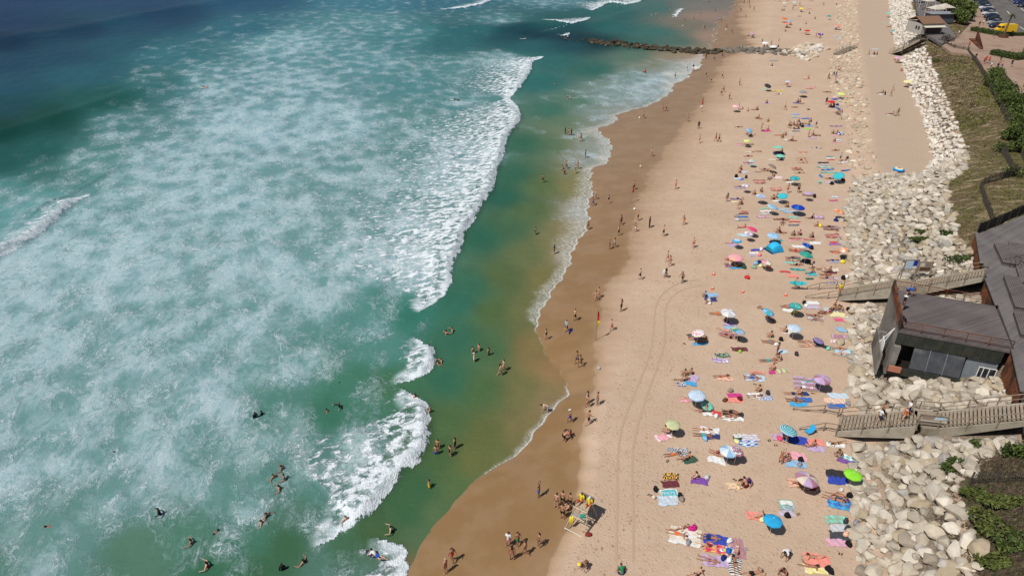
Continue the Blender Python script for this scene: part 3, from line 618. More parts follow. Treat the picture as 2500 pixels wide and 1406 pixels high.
    C['shirt'] = cut(lambda n, t: n in ('wsch','chnk','nksh') or (n == 'pews') or (n == 'shel' and t < .6), .020, 'tshirt')
    C['wet'] = cut(lambda n, t: n in ('pehp','pews','wsch','chnk','nksh','hpkn','knan','shel','elwr'), .010, 'wetsuit')
    return dict(body=me, cl=C, HM=HM)
M_LIP = NT('lip').done((.30,.09,.07), .5)
def hair_mesh(kind):
    mb = MB(); n, m = 14, 9; rx, ry, rz = .088, .108, .13
    if kind in ('short', 'long', 'bun', 'pony'):
        vs = []; fs = []
        for i in range(m+1):
            t = math.pi*.62*i/m
            for k in range(n):
                a = 6.2832*k/n; x = math.sin(t)*math.cos(a)*rx; y = math.sin(t)*math.sin(a)*ry; z = math.cos(t)*rz
                if y > 0: z = max(z, .045+.25*y)
                if y > .05: y -= .012
                vs.append((x, y-.008, z))
        for i in range(m):
            for k in range(n): fs.append((i*n+k, (i+1)*n+k, (i+1)*n+(k+1) % n, i*n+(k+1) % n))
        mb.add(vs, fs)
        if kind == 'long':
            for dx, w in ((-.045,.032),(0,.04),(.045,.032)): mb.tube([(dx,-.075,.02),(dx*1.2,-.105,-.08),(dx*1.25,-.10,-.19),(dx*.9,-.085,-.29)], [w, w*1.1, w, w*.4], 7)
        if kind == 'bun': mb.ball((0,-.10,.06), .045, 8, 6)
        if kind == 'pony': mb.tube([(0,-.10,.05),(0,-.14,-.02),(0,-.125,-.14)], [.025,.028,.01], 7)
    if kind in ('cap', 'straw'):
        vs = []; fs = []
        for i in range(6):
            t = math.pi*.5*i/5
            for k in range(n): a = 6.2832*k/n; vs.append((math.sin(t)*math.cos(a)*.097, math.sin(t)*math.sin(a)*.118, math.cos(t)*.105+.035))
        for i in range(5):
            for k in range(n): fs.append((i*n+k, (i+1)*n+k, (i+1)*n+(k+1) % n, i*n+(k+1) % n))
        mb.add(vs, fs)
        if kind == 'cap':
            mb.add([(-.07,.07,.04),(.07,.07,.04),(.055,.19,.02),(-.055,.19,.02),(-.07,.07,.052),(.07,.07,.052),(.055,.19,.032),(-.055,.19,.032)],
                   [(0,1,2,3),(7,6,5,4),(0,4,5,1),(1,5,6,2),(2,6,7,3),(3,7,4,0)])
        else:
            vs = []; fs = []
            for j, (r, z) in enumerate(((.09,.045),(.20,.02),(.20,.012),(.09,.035))):
                for k in range(18): a = 6.2832*k/18; vs.append((r*math.cos(a), r*1.1*math.sin(a), z))
            for j in range(4):
                for k in range(18): fs.append((j*18+k, j*18+(k+1) % 18, ((j+1) % 4)*18+(k+1) % 18, ((j+1) % 4)*18+k))
            mb.add(vs, fs)
    me = mb.mesh({'cap': 'cap', 'straw': 'sun_hat'}.get(kind, 'hair'), True); me.materials.append(M_HAIR); return me
HAIRM = {k: hair_mesh(k) for k in ('short','long','bun','pony','cap','straw')}
U_ = (0,0,1)
POSES = {
 'st': dict(legR=((.08,.02,-1),(0,-.02,-1)), legL=((-.1,-.02,-1),(-.02,0,-1))),
 'sh': dict(armR=((.75,-.25,-.75),(-.85,.25,-.35)), armL=((-.75,-.25,-.75),(.85,.25,-.35)), legR=((.14,.05,-1),(.02,0,-1)), legL=((-.14,0,-1),(-.02,0,-1))),
 'w1': dict(root=(0,0,.91), spine=(0,.05,1), armR=((.12,-.45,-1),(.08,-.1,-1)), armL=((-.12,.4,-1),(0,.7,-1)), legR=((.03,.48,-1),(0,-.05,-1)), legL=((-.03,-.3,-1),(0,-.75,-1),(0,.6,-.8))),
 'w2': dict(root=(0,0,.89), spine=(0,.12,1), armR=((.12,.5,-1),(0,1,-.4)), armL=((-.12,-.5,-1),(0,-.1,-1)), legL=((-.03,.62,-1),(0,-.15,-1)), legR=((.03,-.25,-1),(0,-1,-.9),(0,.3,-1))),
 'au': dict(armR=((.5,.2,1),(-.5,.3,.6)), armL=((-.3,.4,-1),(.2,.9,-.2)), legR=((.1,.1,-1),(0,-.05,-1)), legL=((-.1,-.05,-1),(0,0,-1))),
 'ar': dict(armR=((.7,0,.8),(-.8,.1,.5)), armL=((-.7,0,.8),(.8,.1,.5))),
 'fo': dict(armR=((.2,.3,-1),(-.7,.7,.1)), armL=((-.2,.3,-1),(.7,.7,.15)), legR=((.07,.05,-1),(0,0,-1))),
 'cr': dict(root=(0,-.18,.74), spine=(0,.75,.65), chest=(0,.95,.25), neck=(0,.8,.2), armR=((.1,.35,-1),(0,.3,-1)), armL=((-.1,.3,-1),(0,.4,-1)), legR=((.1,.35,-1),(0,-.3,-1)), legL=((-.1,.28,-1),(0,-.25,-1)), face=(0,.3,-1)),
 'rn': dict(root=(0,0,.90), spine=(0,.22,1), armR=((.2,.7,-.6),(0,.8,.6)), armL=((-.2,-.8,-.5),(0,.3,-1)), legL=((-.03,1,-.75),(0,-.35,-1)), legR=((.03,-.5,-1),(0,-1,-.35),(0,-.2,-1))),
 'bk': dict(root=(0,-.05,.10), spine=(0,1,.02), chest=(0,1,.05), neck=(0,1,.02), face=(0,0,1), armR=((.55,-.8,-.06),(.1,-1,0)), armL=((-.55,-.8,-.06),(-.1,-1,0)), legR=((.13,-1,-.02),(.05,-1,-.03),(.3,-.4,1)), legL=((-.13,-1,-.02),(-.05,-1,-.03),(-.3,-.4,1))),
 'bn': dict(root=(0,-.05,.10), spine=(0,1,.02), chest=(0,1,.06), neck=(0,1,.1), face=(0,0,1), armR=((.8,.6,.0),(-.8,.5,.02)), armL=((-.5,-.85,-.06),(.4,-.7,.5)), legR=((.13,-.8,.75),(.0,-.45,-1),(0,-1,-.1)), legL=((-.12,-1,-.02),(-.05,-1,-.03),(-.3,-.4,1))),
 'fr': dict(root=(0,-.05,.10), spine=(0,1,.02), chest=(0,1,.03), neck=(0,1,.0), face=(.6,0,-.8), armR=((.8,.6,-.05),(-.7,.7,0)), armL=((-.8,.6,-.05),(.7,.7,0)), legR=((.1,-1,-.02),(.03,-1,-.02),(.2,-1,-.1)), legL=((-.1,-1,-.02),(-.03,-1,-.02),(-.2,-1,-.1))),
 'el': dict(root=(0,-.05,.10), spine=(0,1,.12), chest=(0,1,.55), neck=(0,.5,1), face=(0,1,0), armR=((.25,.5,-1),(-.4,1,-.05)), armL=((-.25,.5,-1),(.4,1,-.05)), legR=((.1,-1,-.02),(.03,-1,-.02),(.2,-1,-.1)), legL=((-.1,-1,-.02),(-.03,-.75,.8),(0,-.3,1))),
 'sd': dict(root=(0,-.05,.15), spine=(.0,1,.0), chest=(0,1,.25), lat=(0,0,1), latc=(0,-.2,1), neck=(0,1,.6), face=(1,0,.1), armR=((.5,-.7,.1),(.6,-.6,-.7)), armL=((.3,.6,-.7),(.1,.7,.65)), legR=((.45,-1,-.05),(-.5,-1,-.1),(.6,-.5,0)), legL=((.15,-1,0),(-.3,-1,0),(.6,-.5,0))),
 'sk': dict(root=(0,-.1,.11), spine=(0,-.05,1), chest=(0,.35,1), neck=(0,.3,1), armR=((.3,.85,-.55),(-.45,.9,.15)), armL=((-.3,.85,-.55),(.45,.9,.15)), legR=((.14,.75,.78),(-.03,.42,-1),(0,1,-.2)), legL=((-.14,.75,.78),(.03,.42,-1),(0,1,-.2))),
 'sl': dict(root=(0,-.1,.11), spine=(0,-.42,1), chest=(0,-.4,1), neck=(0,-.05,1), armR=((.35,-.55,-1),(.15,-.6,-1)), armL=((-.35,-.55,-1),(-.15,-.6,-1)), legR=((.12,1,.04),(.03,1,-.09),(.1,.4,1)), legL=((-.12,.82,.62),(0,.6,-.95),(0,1,-.2))),
 'sc': dict(root=(0,-.05,.12), spine=(0,.25,1), chest=(0,.6,1), neck=(0,.7,.8), armR=((.3,.5,-.9),(-.35,.9,-.25)), armL=((-.3,.5,-.9),(.35,.9,-.25)), legR=((.8,.75,.05),(-.95,.25,-.12),(-.8,.5,0)), legL=((-.8,.75,.05),(.95,.35,-.1),(.8,.5,0)), face=(0,1,-.4)),
 'kn': dict(root=(0,-.05,.42), spine=(0,.3,1), chest=(0,.6,1), neck=(0,.4,1), armR=((.2,.5,-1),(0,.9,-.5)), armL=((-.2,.5,-1),(0,.9,-.5)), legR=((.12,.5,-.75),(0,-1,-.02),(0,-1,0)), legL=((-.12,.5,-.75),(0,-1,-.02),(0,-1,0))),
 'ch': dict(root=(0,-.1,.10), spine=(0,-.35,1), chest=(0,-.1,1), neck=(0,.2,1), armR=((.25,.2,-1),(-.2,1,.1)), armL=((-.25,.2,-1),(.2,1,.1)), legR=((.12,1,.1),(0,.15,-1),(0,1,-.1)), legL=((-.12,1,.1),(0,.9,-.45),(0,.6,.7))),
 'sw': dict(root=(0,-.2,-.10), spine=(0,1,.05), chest=(0,1,.25), neck=(0,1,.75), face=(0,1,.1), armR=((.7,.8,-.1),(.1,1,-.15)), armL=((-.8,.5,-.15),(.2,.8,-.2)), legR=((.1,-1,-.2),(0,-1,-.3),(0,-1,0)), legL=((-.1,-1,-.3),(0,-1,-.1),(0,-1,0))),
 'wa': dict(root=(0,0,.90), spine=(0,.1,1), armR=((.85,.3,-.35),(.3,.8,.1)), armL=((-.85,.2,-.35),(-.1,.9,0)), legR=((.12,.1,-1),(0,0,-1)), legL=((-.12,-.1,-1),(0,0,-1))),
}
PH = {'st':'standing','sh':'standing with hands on hips','w1':'walking','w2':'striding along','au':'standing with one arm raised','ar':'standing with both hands at the head','fo':'standing with arms folded','cr':'bending down','rn':'running',
 'bk':'lying on the back','bn':'lying with one knee up','fr':'lying face down','el':'lying propped on elbows','sd':'lying on one side','sk':'sitting with knees up','sl':'sitting back with legs out','sc':'sitting hunched','kn':'kneeling','ch':'sitting with legs hanging','sw':'swimming','wa':'wading with arms out'}
LIB = {k: build_pose(k, v) for k, v in POSES.items()}
CC = dict(k=('black',(.012,.012,.014)), r=('red',(.55,.02,.015)), b=('blue',(.02,.10,.45)), w=('white',(.75,.75,.74)), n=('navy',(.015,.03,.11)), o=('orange',(.75,.16,.02)), g=('green',(.03,.22,.09)),
 y=('yellow',(.75,.60,.03)), p=('pink',(.70,.25,.33)), v=('violet',(.18,.06,.32)), t=('turquoise',(.03,.38,.42)), l=('light blue',(.28,.45,.62)), s=('coral',(.78,.22,.16)), q=('grey',(.22,.22,.23)), m=('maroon',(.16,.02,.025)))
SKINS = [(.50,.27,.17),(.44,.225,.135),(.56,.32,.22),(.36,.17,.10),(.60,.37,.27),(.40,.20,.12),(.30,.14,.085)]
HCOL = dict(d=(.02,.013,.01), b=(.30,.19,.08), r=(.07,.035,.02), w=(.70,.70,.68), h=(.48,.36,.20), k=(.02,.02,.022), z=(.55,.03,.03), g=(.30,.28,.26))
PEOPLE = []; KN = [0]
def person(px, py, pose='st', hd=180, cl='kS', hair='ds', sc=None, ctx=None, loc=None, sink=0.0, skin=None, lab=None, group=None):
    """hair: colour letter + style (s short, l long, b bun, p ponytail, c cap, t straw hat). loc overrides the ground spot."""
    KN[0] += 1; rr = random.Random(KN[0]*7919)
    L = LIB[pose]; g = Vector(loc) if loc is not None else G(px, py)
    o = D.objects.new('person', L['body']); COL.objects.link(o)
    s = sc if sc else rr.uniform(.94, 1.06)
    if hair[1] in 'lbp' and not sc: s *= .95
    o.scale = (s*rr.uniform(.94, 1.06),)*2 + (s,)
    z = g.z
    if loc is None: z = max(z, -.02)
    # seat the lowest point on the ground
    if pose == 'sw': z += .0
    o.location = (g.x, g.y, z - sink)
    o.rotation_euler = (0, 0, R(hd-90+rr.uniform(-9, 9)))
    sk = SKINS[skin] if skin is not None else rr.choice(SKINS); o.color = (*sk, 1)
    kind = cl[-1]; c1 = CC[cl[0]]; c2 = CC[cl[1]] if len(cl) > 2 else c1
    def wear(key, nm, col):
        me = L['cl'][key]
        if me: c = D.objects.new(nm, me); c.parent = o; COL.objects.link(c); c.color = (*col, 1)
    if kind == 'S': wear('shorts', 'swim_shorts', c1[1]); cd = f'{c1[0]} swim shorts'
    elif kind == 'B': wear('briefs', 'bikini_bottom', c1[1]); wear('top', 'bikini_top', c1[1]); cd = f'{c1[0]} bikini'
    elif kind == 'O': wear('suit', 'swimsuit', c1[1]); cd = f'{c1[0]} swimsuit'
    elif kind == 'T': wear('shirt', 'shirt', c1[1]); wear('shorts', 'shorts', c2[1] if len(cl) > 2 else CC['n'][1]); cd = f'{c1[0]} shirt' + (f' and {c2[0]} shorts' if len(cl) > 2 else '')
    elif kind == 'W': wear('wet', 'wetsuit', c1[1]); cd = f'{c1[0]} wetsuit'
    hk = {'s':'short','l':'long','b':'bun','p':'pony','c':'cap','t':'straw'}[hair[1]]
    h = D.objects.new({'cap':'cap','straw':'sun_hat'}.get(hk, 'hair'), HAIRM[hk]); h.parent = o; COL.objects.link(h); h.matrix_local = L['HM']
    h.color = (*HCOL[hair[0]], 1)
    if hk in ('cap', 'straw'):
        h2 = D.objects.new('hair', HAIRM['short']); h2.parent = o; COL.objects.link(h2); h2.matrix_local = L['HM']; h2.color = (*HCOL['r'], 1)
    o['category'] = 'person'; o['_c'] = cd; o['_p'] = PH[pose]; o['_x'] = px; o['_y'] = py
    if sc and sc < .8: o['_k'] = 'small '
    if ctx: o['_ctx'] = ctx
    if hk == 'straw': o['_h'] = 'straw hat'
    elif hk == 'cap': o['_h'] = {'w':'white cap','k':'black cap','z':'red cap'}.get(hair[0], 'cap')
    o['_g'] = group or ''
    PEOPLE.append(o); return o

FC = dict(w=('white',(.78,.78,.76)), r=('red',(.62,.03,.03)), o=('orange',(.80,.22,.05)), s=('coral',(.85,.26,.20)), p=('pink',(.80,.36,.42)), P=('hot pink',(.78,.08,.22)), m=('maroon',(.14,.012,.022)), M=('magenta',(.60,.02,.22)),
 v=('purple',(.20,.05,.36)), V=('lilac',(.52,.38,.58)), n=('navy',(.012,.03,.16)), b=('blue',(.02,.14,.50)), R=('royal blue',(.01,.045,.42)), l=('light blue',(.26,.48,.72)), L=('pale blue',(.52,.65,.76)), a=('azure',(.03,.38,.70)), t=('turquoise',(.05,.48,.55)), T=('teal',(.03,.30,.30)),
 g=('green',(.06,.40,.24)), G=('dark green',(.02,.09,.05)), e=('mint',(.22,.60,.48)), E=('sage green',(.28,.42,.28)), i=('lime green',(.28,.72,.05)), I=('pale lime',(.66,.76,.22)), y=('yellow',(.85,.70,.05)), Y=('pale yellow',(.78,.72,.38)), c=('cream',(.72,.64,.52)), C=('peach',(.80,.46,.32)),
 k=('black',(.015,.014,.015)), q=('grey',(.28,.28,.30)), Q=('pale grey',(.55,.55,.57)), d=('charcoal',(.045,.045,.055)), B=('brown',(.13,.06,.035)), u=('taupe',(.30,.23,.19)), x=('mauve',(.42,.20,.26)))
# ------------------------------------------------------------ parasols, towels, small beach things
def shade(c, f): return tuple(min(1, v*f) for v in c)
UMB = []; TOW = []; SMALL = []
def parasol(px, py, w, cols, pat='plain', lab=None, tx=0, ty=0, low=False, fine=None):
    """w: photo width of the canopy in pixels; tx, ty tilt in degrees; cols: colour letters"""
    rr = random.Random(int(px*31+py)); h = .45 if low else 1.62 if py > 700 else 1.42
    top = G(px, py, h); k = pxm(top); r = max(.62, min(1.45, w/2/k*1.04)); base = V3((top.x, top.y, tz(top.x, top.y)))
    if lab is None: lab = ''
    o = empty('beach_umbrella', base, rr.uniform(0, .8))
    tilt = Euler((R(ty + rr.uniform(-4, 4)), R(tx + rr.uniform(-4, 4)), 0)).to_matrix().to_4x4(); tilt = Matrix.Rotation(-o.rotation_euler.z, 4, 'Z') @ tilt @ Matrix.Rotation(o.rotation_euler.z, 4, 'Z')
    H = .30*r; mb = MB(); seg = 16; rg = 12 if pat == 'rings' else 7; c = [FC[q][1] for q in cols]
    M = Matrix.Translation((0, 0, h-.1)) @ tilt
    def pt(i, k2, dz=0):
        q = i/rg; rad = r*math.sin(q*1.25)/math.sin(1.25); z = H*(math.cos(q*1.25)-math.cos(1.25))/(1-math.cos(1.25))
        if k2 % 2: rad *= 1-.055*q; z -= .035*r*q*q*0
        a = 6.2832*k2/seg; return M @ V3((rad*math.cos(a), rad*math.sin(a), z+dz))
    for lay, dz in ((0, 0), (1, -.012)):
        for i in range(rg):
            for k2 in range(seg):
                pn = k2//2 if True else 0
                if pat == 'alt': cc = c[pn % len(c)]
                elif pat == 'rings': cc = c[i % len(c)]
                elif pat == 'rim': cc = c[min(len(c)-1, int(i*len(c)/rg))]
                elif pat == 'dots': cc = c[1] if rr.random() < .32 and 0 < i else c[0]
                else: cc = c[0]
                cc = shade(cc, 1 - .06*((pn*5) % 3))
                vs = [pt(i, k2, dz), pt(i+1, k2, dz), pt(i+1, k2+1, dz), pt(i, k2+1, dz)]
                if i == 0: mb.add(vs[1:] and [vs[0], vs[1], vs[2]], [(0,1,2) if lay == 0 else (2,1,0)], cc)
                else: mb.add(vs, [(0,1,2,3) if lay == 0 else (3,2,1,0)], cc)
    # short valance
    for k2 in range(seg):
        a, b = pt(rg, k2), pt(rg, k2+1); cc = c[(k2//2) % len(c)] if pat == 'alt' else c[-1] if pat in ('rim','rings') else c[0]
        dn = tilt.to_3x3() @ V3((0,0,-.09)); mb.add([a, b, b+dn*.99, a+dn*.99], [(3,2,1,0)], shade(cc, .95))
    mb.build('canopy', M_FAB, o)
    # ribs and pole
    rb = MB()
    for k2 in range(0, seg, 2): rb.tube([pt(0,k2,-.03), pt(3,k2,-.035), pt(5,k2,-.035), pt(rg,k2,-.02)], .007, 4)
    rb.build('rib_frame', M_METAL, o)
    if not low:
        pm = MB(); e = M @ V3((0,0,H+.05)); pm.tube([(0,0,-.25),(0,0,h*.55),e], .019, 6, (.8,.8,.8)); pm.build('pole', M_WHITE, o)
    else:
        pm = MB(); pm.tube([M @ V3((0,0,-.1)), M @ V3((0,0,H+.05))], .019, 6); pm.build('pole', M_WHITE, o)
    fm = MB(); e = M @ V3((0,0,H+.07)); fm.ball(e, .035, 6, 5); fm.build('finial', M_WHITE, o)
    tag(o, None, 'umbrella', 'beach umbrellas on the sand'); o['_lab'] = lab or f"{FC[cols[0]][0]} beach umbrella"; o['_x'] = px; o['_y'] = py; UMB.append(o); return o
def towel(px, py, hd, cols, L=1.7, W=.88, pat='plain', lab=None, z=.0):
    rr = random.Random(int(px*17+py*3)); g = G(px, py); L *= .88; W *= .88; c = [tuple(v*.86+.025+.05*sum(FC[q][1])/3 for v in FC[q][1]) for q in cols]; nx, ny = (18, 9)
    mb = MB(); a = R(hd); ca, sa = math.cos(a), math.sin(a); f1, f2, f3 = rr.random()*6, rr.random()*6, rr.uniform(2.5, 4.5)
    TOW_Z = .05 + z + .004*(len(TOW) % 5)
    def pt(i, j, dz=0):
        u = (i/nx-.5)*L; v = (j/ny-.5)*W
        u += .06*math.sin(v*6+f1); v += .05*math.sin(u*4+f2) + .03*math.sin(u*9+f1)
        x, y = u*ca-v*sa, u*sa+v*ca
        zz = tz(g.x+x, g.y+y)-g.z + TOW_Z + .028*math.sin(u*f3*2+f1)*math.sin(v*f3*2.3+f2) + .012*math.sin(u*15+v*6+f2)
        return (x, y, zz+dz)
    vs = [pt(i, j) for i in range(nx+1) for j in range(ny+1)]; m = ny+1
    for i in range(nx):
        for j in range(ny):
            edge = i in (0, nx-1) or j in (0, ny-1); q = c[0]
            if pat == 'across': q = c[(i//2) % len(c)]
            elif pat == 'fine': q = c[i % len(c)]
            elif pat == 'along': q = c[j % len(c)]
            elif pat == 'border': q = c[1] if edge else c[0]
            elif pat == 'ends': q = c[1] if i in (1, 2, nx-3, nx-2) else c[0]
            elif pat == 'mix': q = rr.choice(c)
            elif pat == 'patch': q = c[int((math.sin(i*.9+f1)+math.sin(j*1.3+f2)+2)/4*len(c)*.999)]
            elif pat == 'dots': q = c[1] if (i+j) % 2 and rr.random() < .8 else c[0]
            k = i*m+j; mb.add([vs[k], vs[k+m], vs[k+m+1], vs[k+1]], [(0,1,2,3)], q)
    for i in range(nx):
        for j0, s in ((0, 1), (ny, -1)):
            A, B = pt(i, j0), pt(i+1, j0); A2, B2 = pt(i, j0, -.025), pt(i+1, j0, -.025); mb.add([A, B, B2, A2], [(3,2,1,0) if s == 1 else (0,1,2,3)], c[-1] if pat == 'border' else c[0])
    for j in range(ny):
        for i0, s in ((0, -1), (nx, 1)):
            A, B = pt(i0, j), pt(i0, j+1); A2, B2 = pt(i0, j, -.025), pt(i0, j+1, -.025); mb.add([A, B, B2, A2], [(3,2,1,0) if s == 1 else (0,1,2,3)], c[0])
    o = mb.build('beach_towel', M_FAB); o.location = g
    nm = FC[cols[0]][0] + (' and ' + FC[cols[1]][0] if len(cols) > 1 else '') + {'plain':'','across':' striped','fine':' striped','along':' striped','border':' edged','ends':' banded','mix':' patterned','patch':' patterned','dots':' speckled'}[pat]
    tag(o, None, 'towel', 'beach towels on the sand'); o['_lab'] = lab or (('large ' if L*W > 2.6 else '') + nm + ' towel'); o['_x'] = px; o['_y'] = py; TOW.append(o); return o
def small(o, lab, cat, px, py, group=None):
    tag(o, None, cat, group); o['_lab'] = lab; o['_x'] = px; o['_y'] = py; SMALL.append(o); return o
def bag(px, py, col, s=1.0, kind='bag'):
    g = G(px, py); rr = random.Random(int(px*13+py)); c = FC[col][1]
    o = empty({'bag':'beach_bag','pack':'backpack'}[kind], g, rr.random()*6, s)
    mb = MB(); n = 10; prof = [(.14,.0),(.2,.05),(.21,.14),(.17,.25),(.10,.31),(.03,.30)] if kind == 'bag' else [(.15,0),(.19,.06),(.18,.2),(.15,.33),(.10,.40),(.02,.42)]
    vs = []; fs = []
    for r, z in prof:
        for k in range(n): a = 6.2832*k/n; w = 1+.12*math.sin(3*a+z*9); vs.append((r*1.3*math.cos(a)*w, r*.85*math.sin(a)*w, z))
    for i in range(len(prof)-1):
        for k in range(n): fs.append((i*n+k, i*n+(k+1) % n, (i+1)*n+(k+1) % n, (i+1)*n+k))
    fs.append(tuple((len(prof)-1)*n+k for k in range(n))); mb.add(vs, fs, c); mb.build('pouch', M_FAB, o, True)
    hb = MB()
    for sgn in (-1, 1): hb.tube([(-.11,.05*sgn,.28),(-.06,.10*sgn,.40),(.06,.10*sgn,.40),(.11,.05*sgn,.28)], .012, 5, shade(c, .6))
    hb.build('straps', M_FAB, o)
    return small(o, f'{FC[col][0]} {"backpack" if kind == "pack" else "beach bag"}', kind == 'pack' and 'backpack' or 'bag', px, py, 'beach bags on the sand')
def ball(px, py, col='w', r=.13, dz=0):
    g = G(px, py, dz); mb = MB(); mb.ball((0,0,0), r, 12, 8, FC[col][1])
    for k in range(5): a = 1.2566*k; mb.ball((math.cos(a)*r*.62, math.sin(a)*r*.62, r*.62), r*.26, 6, 4, (.06,.06,.07))
    o = mb.build('ball', M_PAINT, None, True); o.location = (g.x, g.y, g.z+r-.02 if not dz else g.z); return small(o, f'{FC[col][0]} ball', 'ball', px, py)
def shoes(px, py, col='B'):
    g = G(px, py); o = empty('sandals', g, random.Random(px).random()*6)
    for s in (-1, 1):
        mb = MB(); pts = [(-.045,-.12),(.035,-.12),(.05,.0),(.045,.11),(0,.15),(-.045,.11),(-.05,0)]
        mb.prism([(x+s*.09, y+s*.03) for x, y in pts], .01, .035, FC[col][1]); mb.tube([(s*.09-.045,s*.03,.03),(s*.09,s*.03+.05,.075),(s*.09+.045,s*.03,.03)], .01, 5, shade(FC[col][1], .5)); mb.build('sandal', M_FAB, o)
    return small(o, f'pair of {FC[col][0]} sandals', 'sandals', px, py)
def board_mesh(L, W, c1, c2=None, th=.07):
    mb = MB(); n = 16; top = []; bot = []
    for i in range(n+1):
        t = i/n; w = W/2*math.sin(math.pi*min(1, max(0, t*.94+.03)))**.62; x = (t-.5)*L; k = .09*(abs(t-.5)*2)**3
        top.append([(x, -w, k+th*.6), (x, -w*.5, k+th), (x, 0, k+th), (x, w*.5, k+th), (x, w, k+th*.6)]); bot.append([(x, -w*.9, k), (x, w*.9, k)])
    for i in range(n):
        for j in range(4): mb.add([top[i][j], top[i+1][j], top[i+1][j+1], top[i][j+1]], [(0,1,2,3)], (c2 if c2 and i in (4,5,11) else c1))
        mb.add([bot[i][0], bot[i+1][0], bot[i+1][1], bot[i][1]], [(3,2,1,0)], c1)
        mb.add([bot[i][0], bot[i+1][0], top[i+1][0], top[i][0]], [(0,1,2,3)], c1); mb.add([bot[i][1], bot[i+1][1], top[i+1][4], top[i][4]], [(3,2,1,0)], c1)
    return mb
def board(px, py, hd, L, W, cols, name='surfboard', dz=0, roll=0, lab=None, loc=None, sea=False):
    g = V3(loc) if loc else G(px, py, dz); c = [FC[q][1] for q in cols]; o = board_mesh(L, W, c[0], c[1] if len(c) > 1 else None).build(name, M_GLOSS, None, True)
    o.location = (g.x, g.y, g.z + (.03 if not dz else 0)); o.rotation_euler = (R(roll), 0, R(hd))
    f = MB()
    for y in ((-.12, .12) if L > 1.6 else (0,)): f.add([(-L*.42, y, 0),(-L*.36, y, 0),(-L*.42, y, -.09),(-L*.42, y+.012, 0),(-L*.36, y+.012, 0),(-L*.42, y+.012, -.09)], [(0,1,2),(5,4,3),(0,3,4,1),(1,4,5,2),(2,5,3,0)], shade(c[0], .5))
    f.build('fins' if L > 1.6 else 'skeg', M_GLOSS, o)
    return small(o, lab or f'{FC[cols[0]][0]} {name.replace("_", " ")}', name.replace('_', ' '), px, py)
def cone(px, py):
    g = G(px, py); o = empty('traffic_cone', g); m = MB(); m.box((0,0,.02), (.36,.36,.04), (.75,.12,.04)); m.build('base', M_PAINT, o)
    b = MB(); n = 14; rs = [(.13,.04),(.10,.22),(.075,.40),(.05,.56),(.025,.70)]; vs = [(r*math.cos(6.2832*k/n), r*math.sin(6.2832*k/n), z) for r, z in rs for k in range(n)]
    for i in range(4): b.add(vs[i*n:(i+2)*n], [(k, (k+1) % n, n+(k+1) % n, n+k) for k in range(n)], (.80,.14,.05) if i % 2 == 0 else (.8,.8,.78))
    b.add(vs[-n:], [tuple(range(n))], (.8,.14,.05)); b.build('cone_body', M_PAINT, o); return small(o, 'small red and white traffic cone', 'cone', px, py, 'cones across the sand')
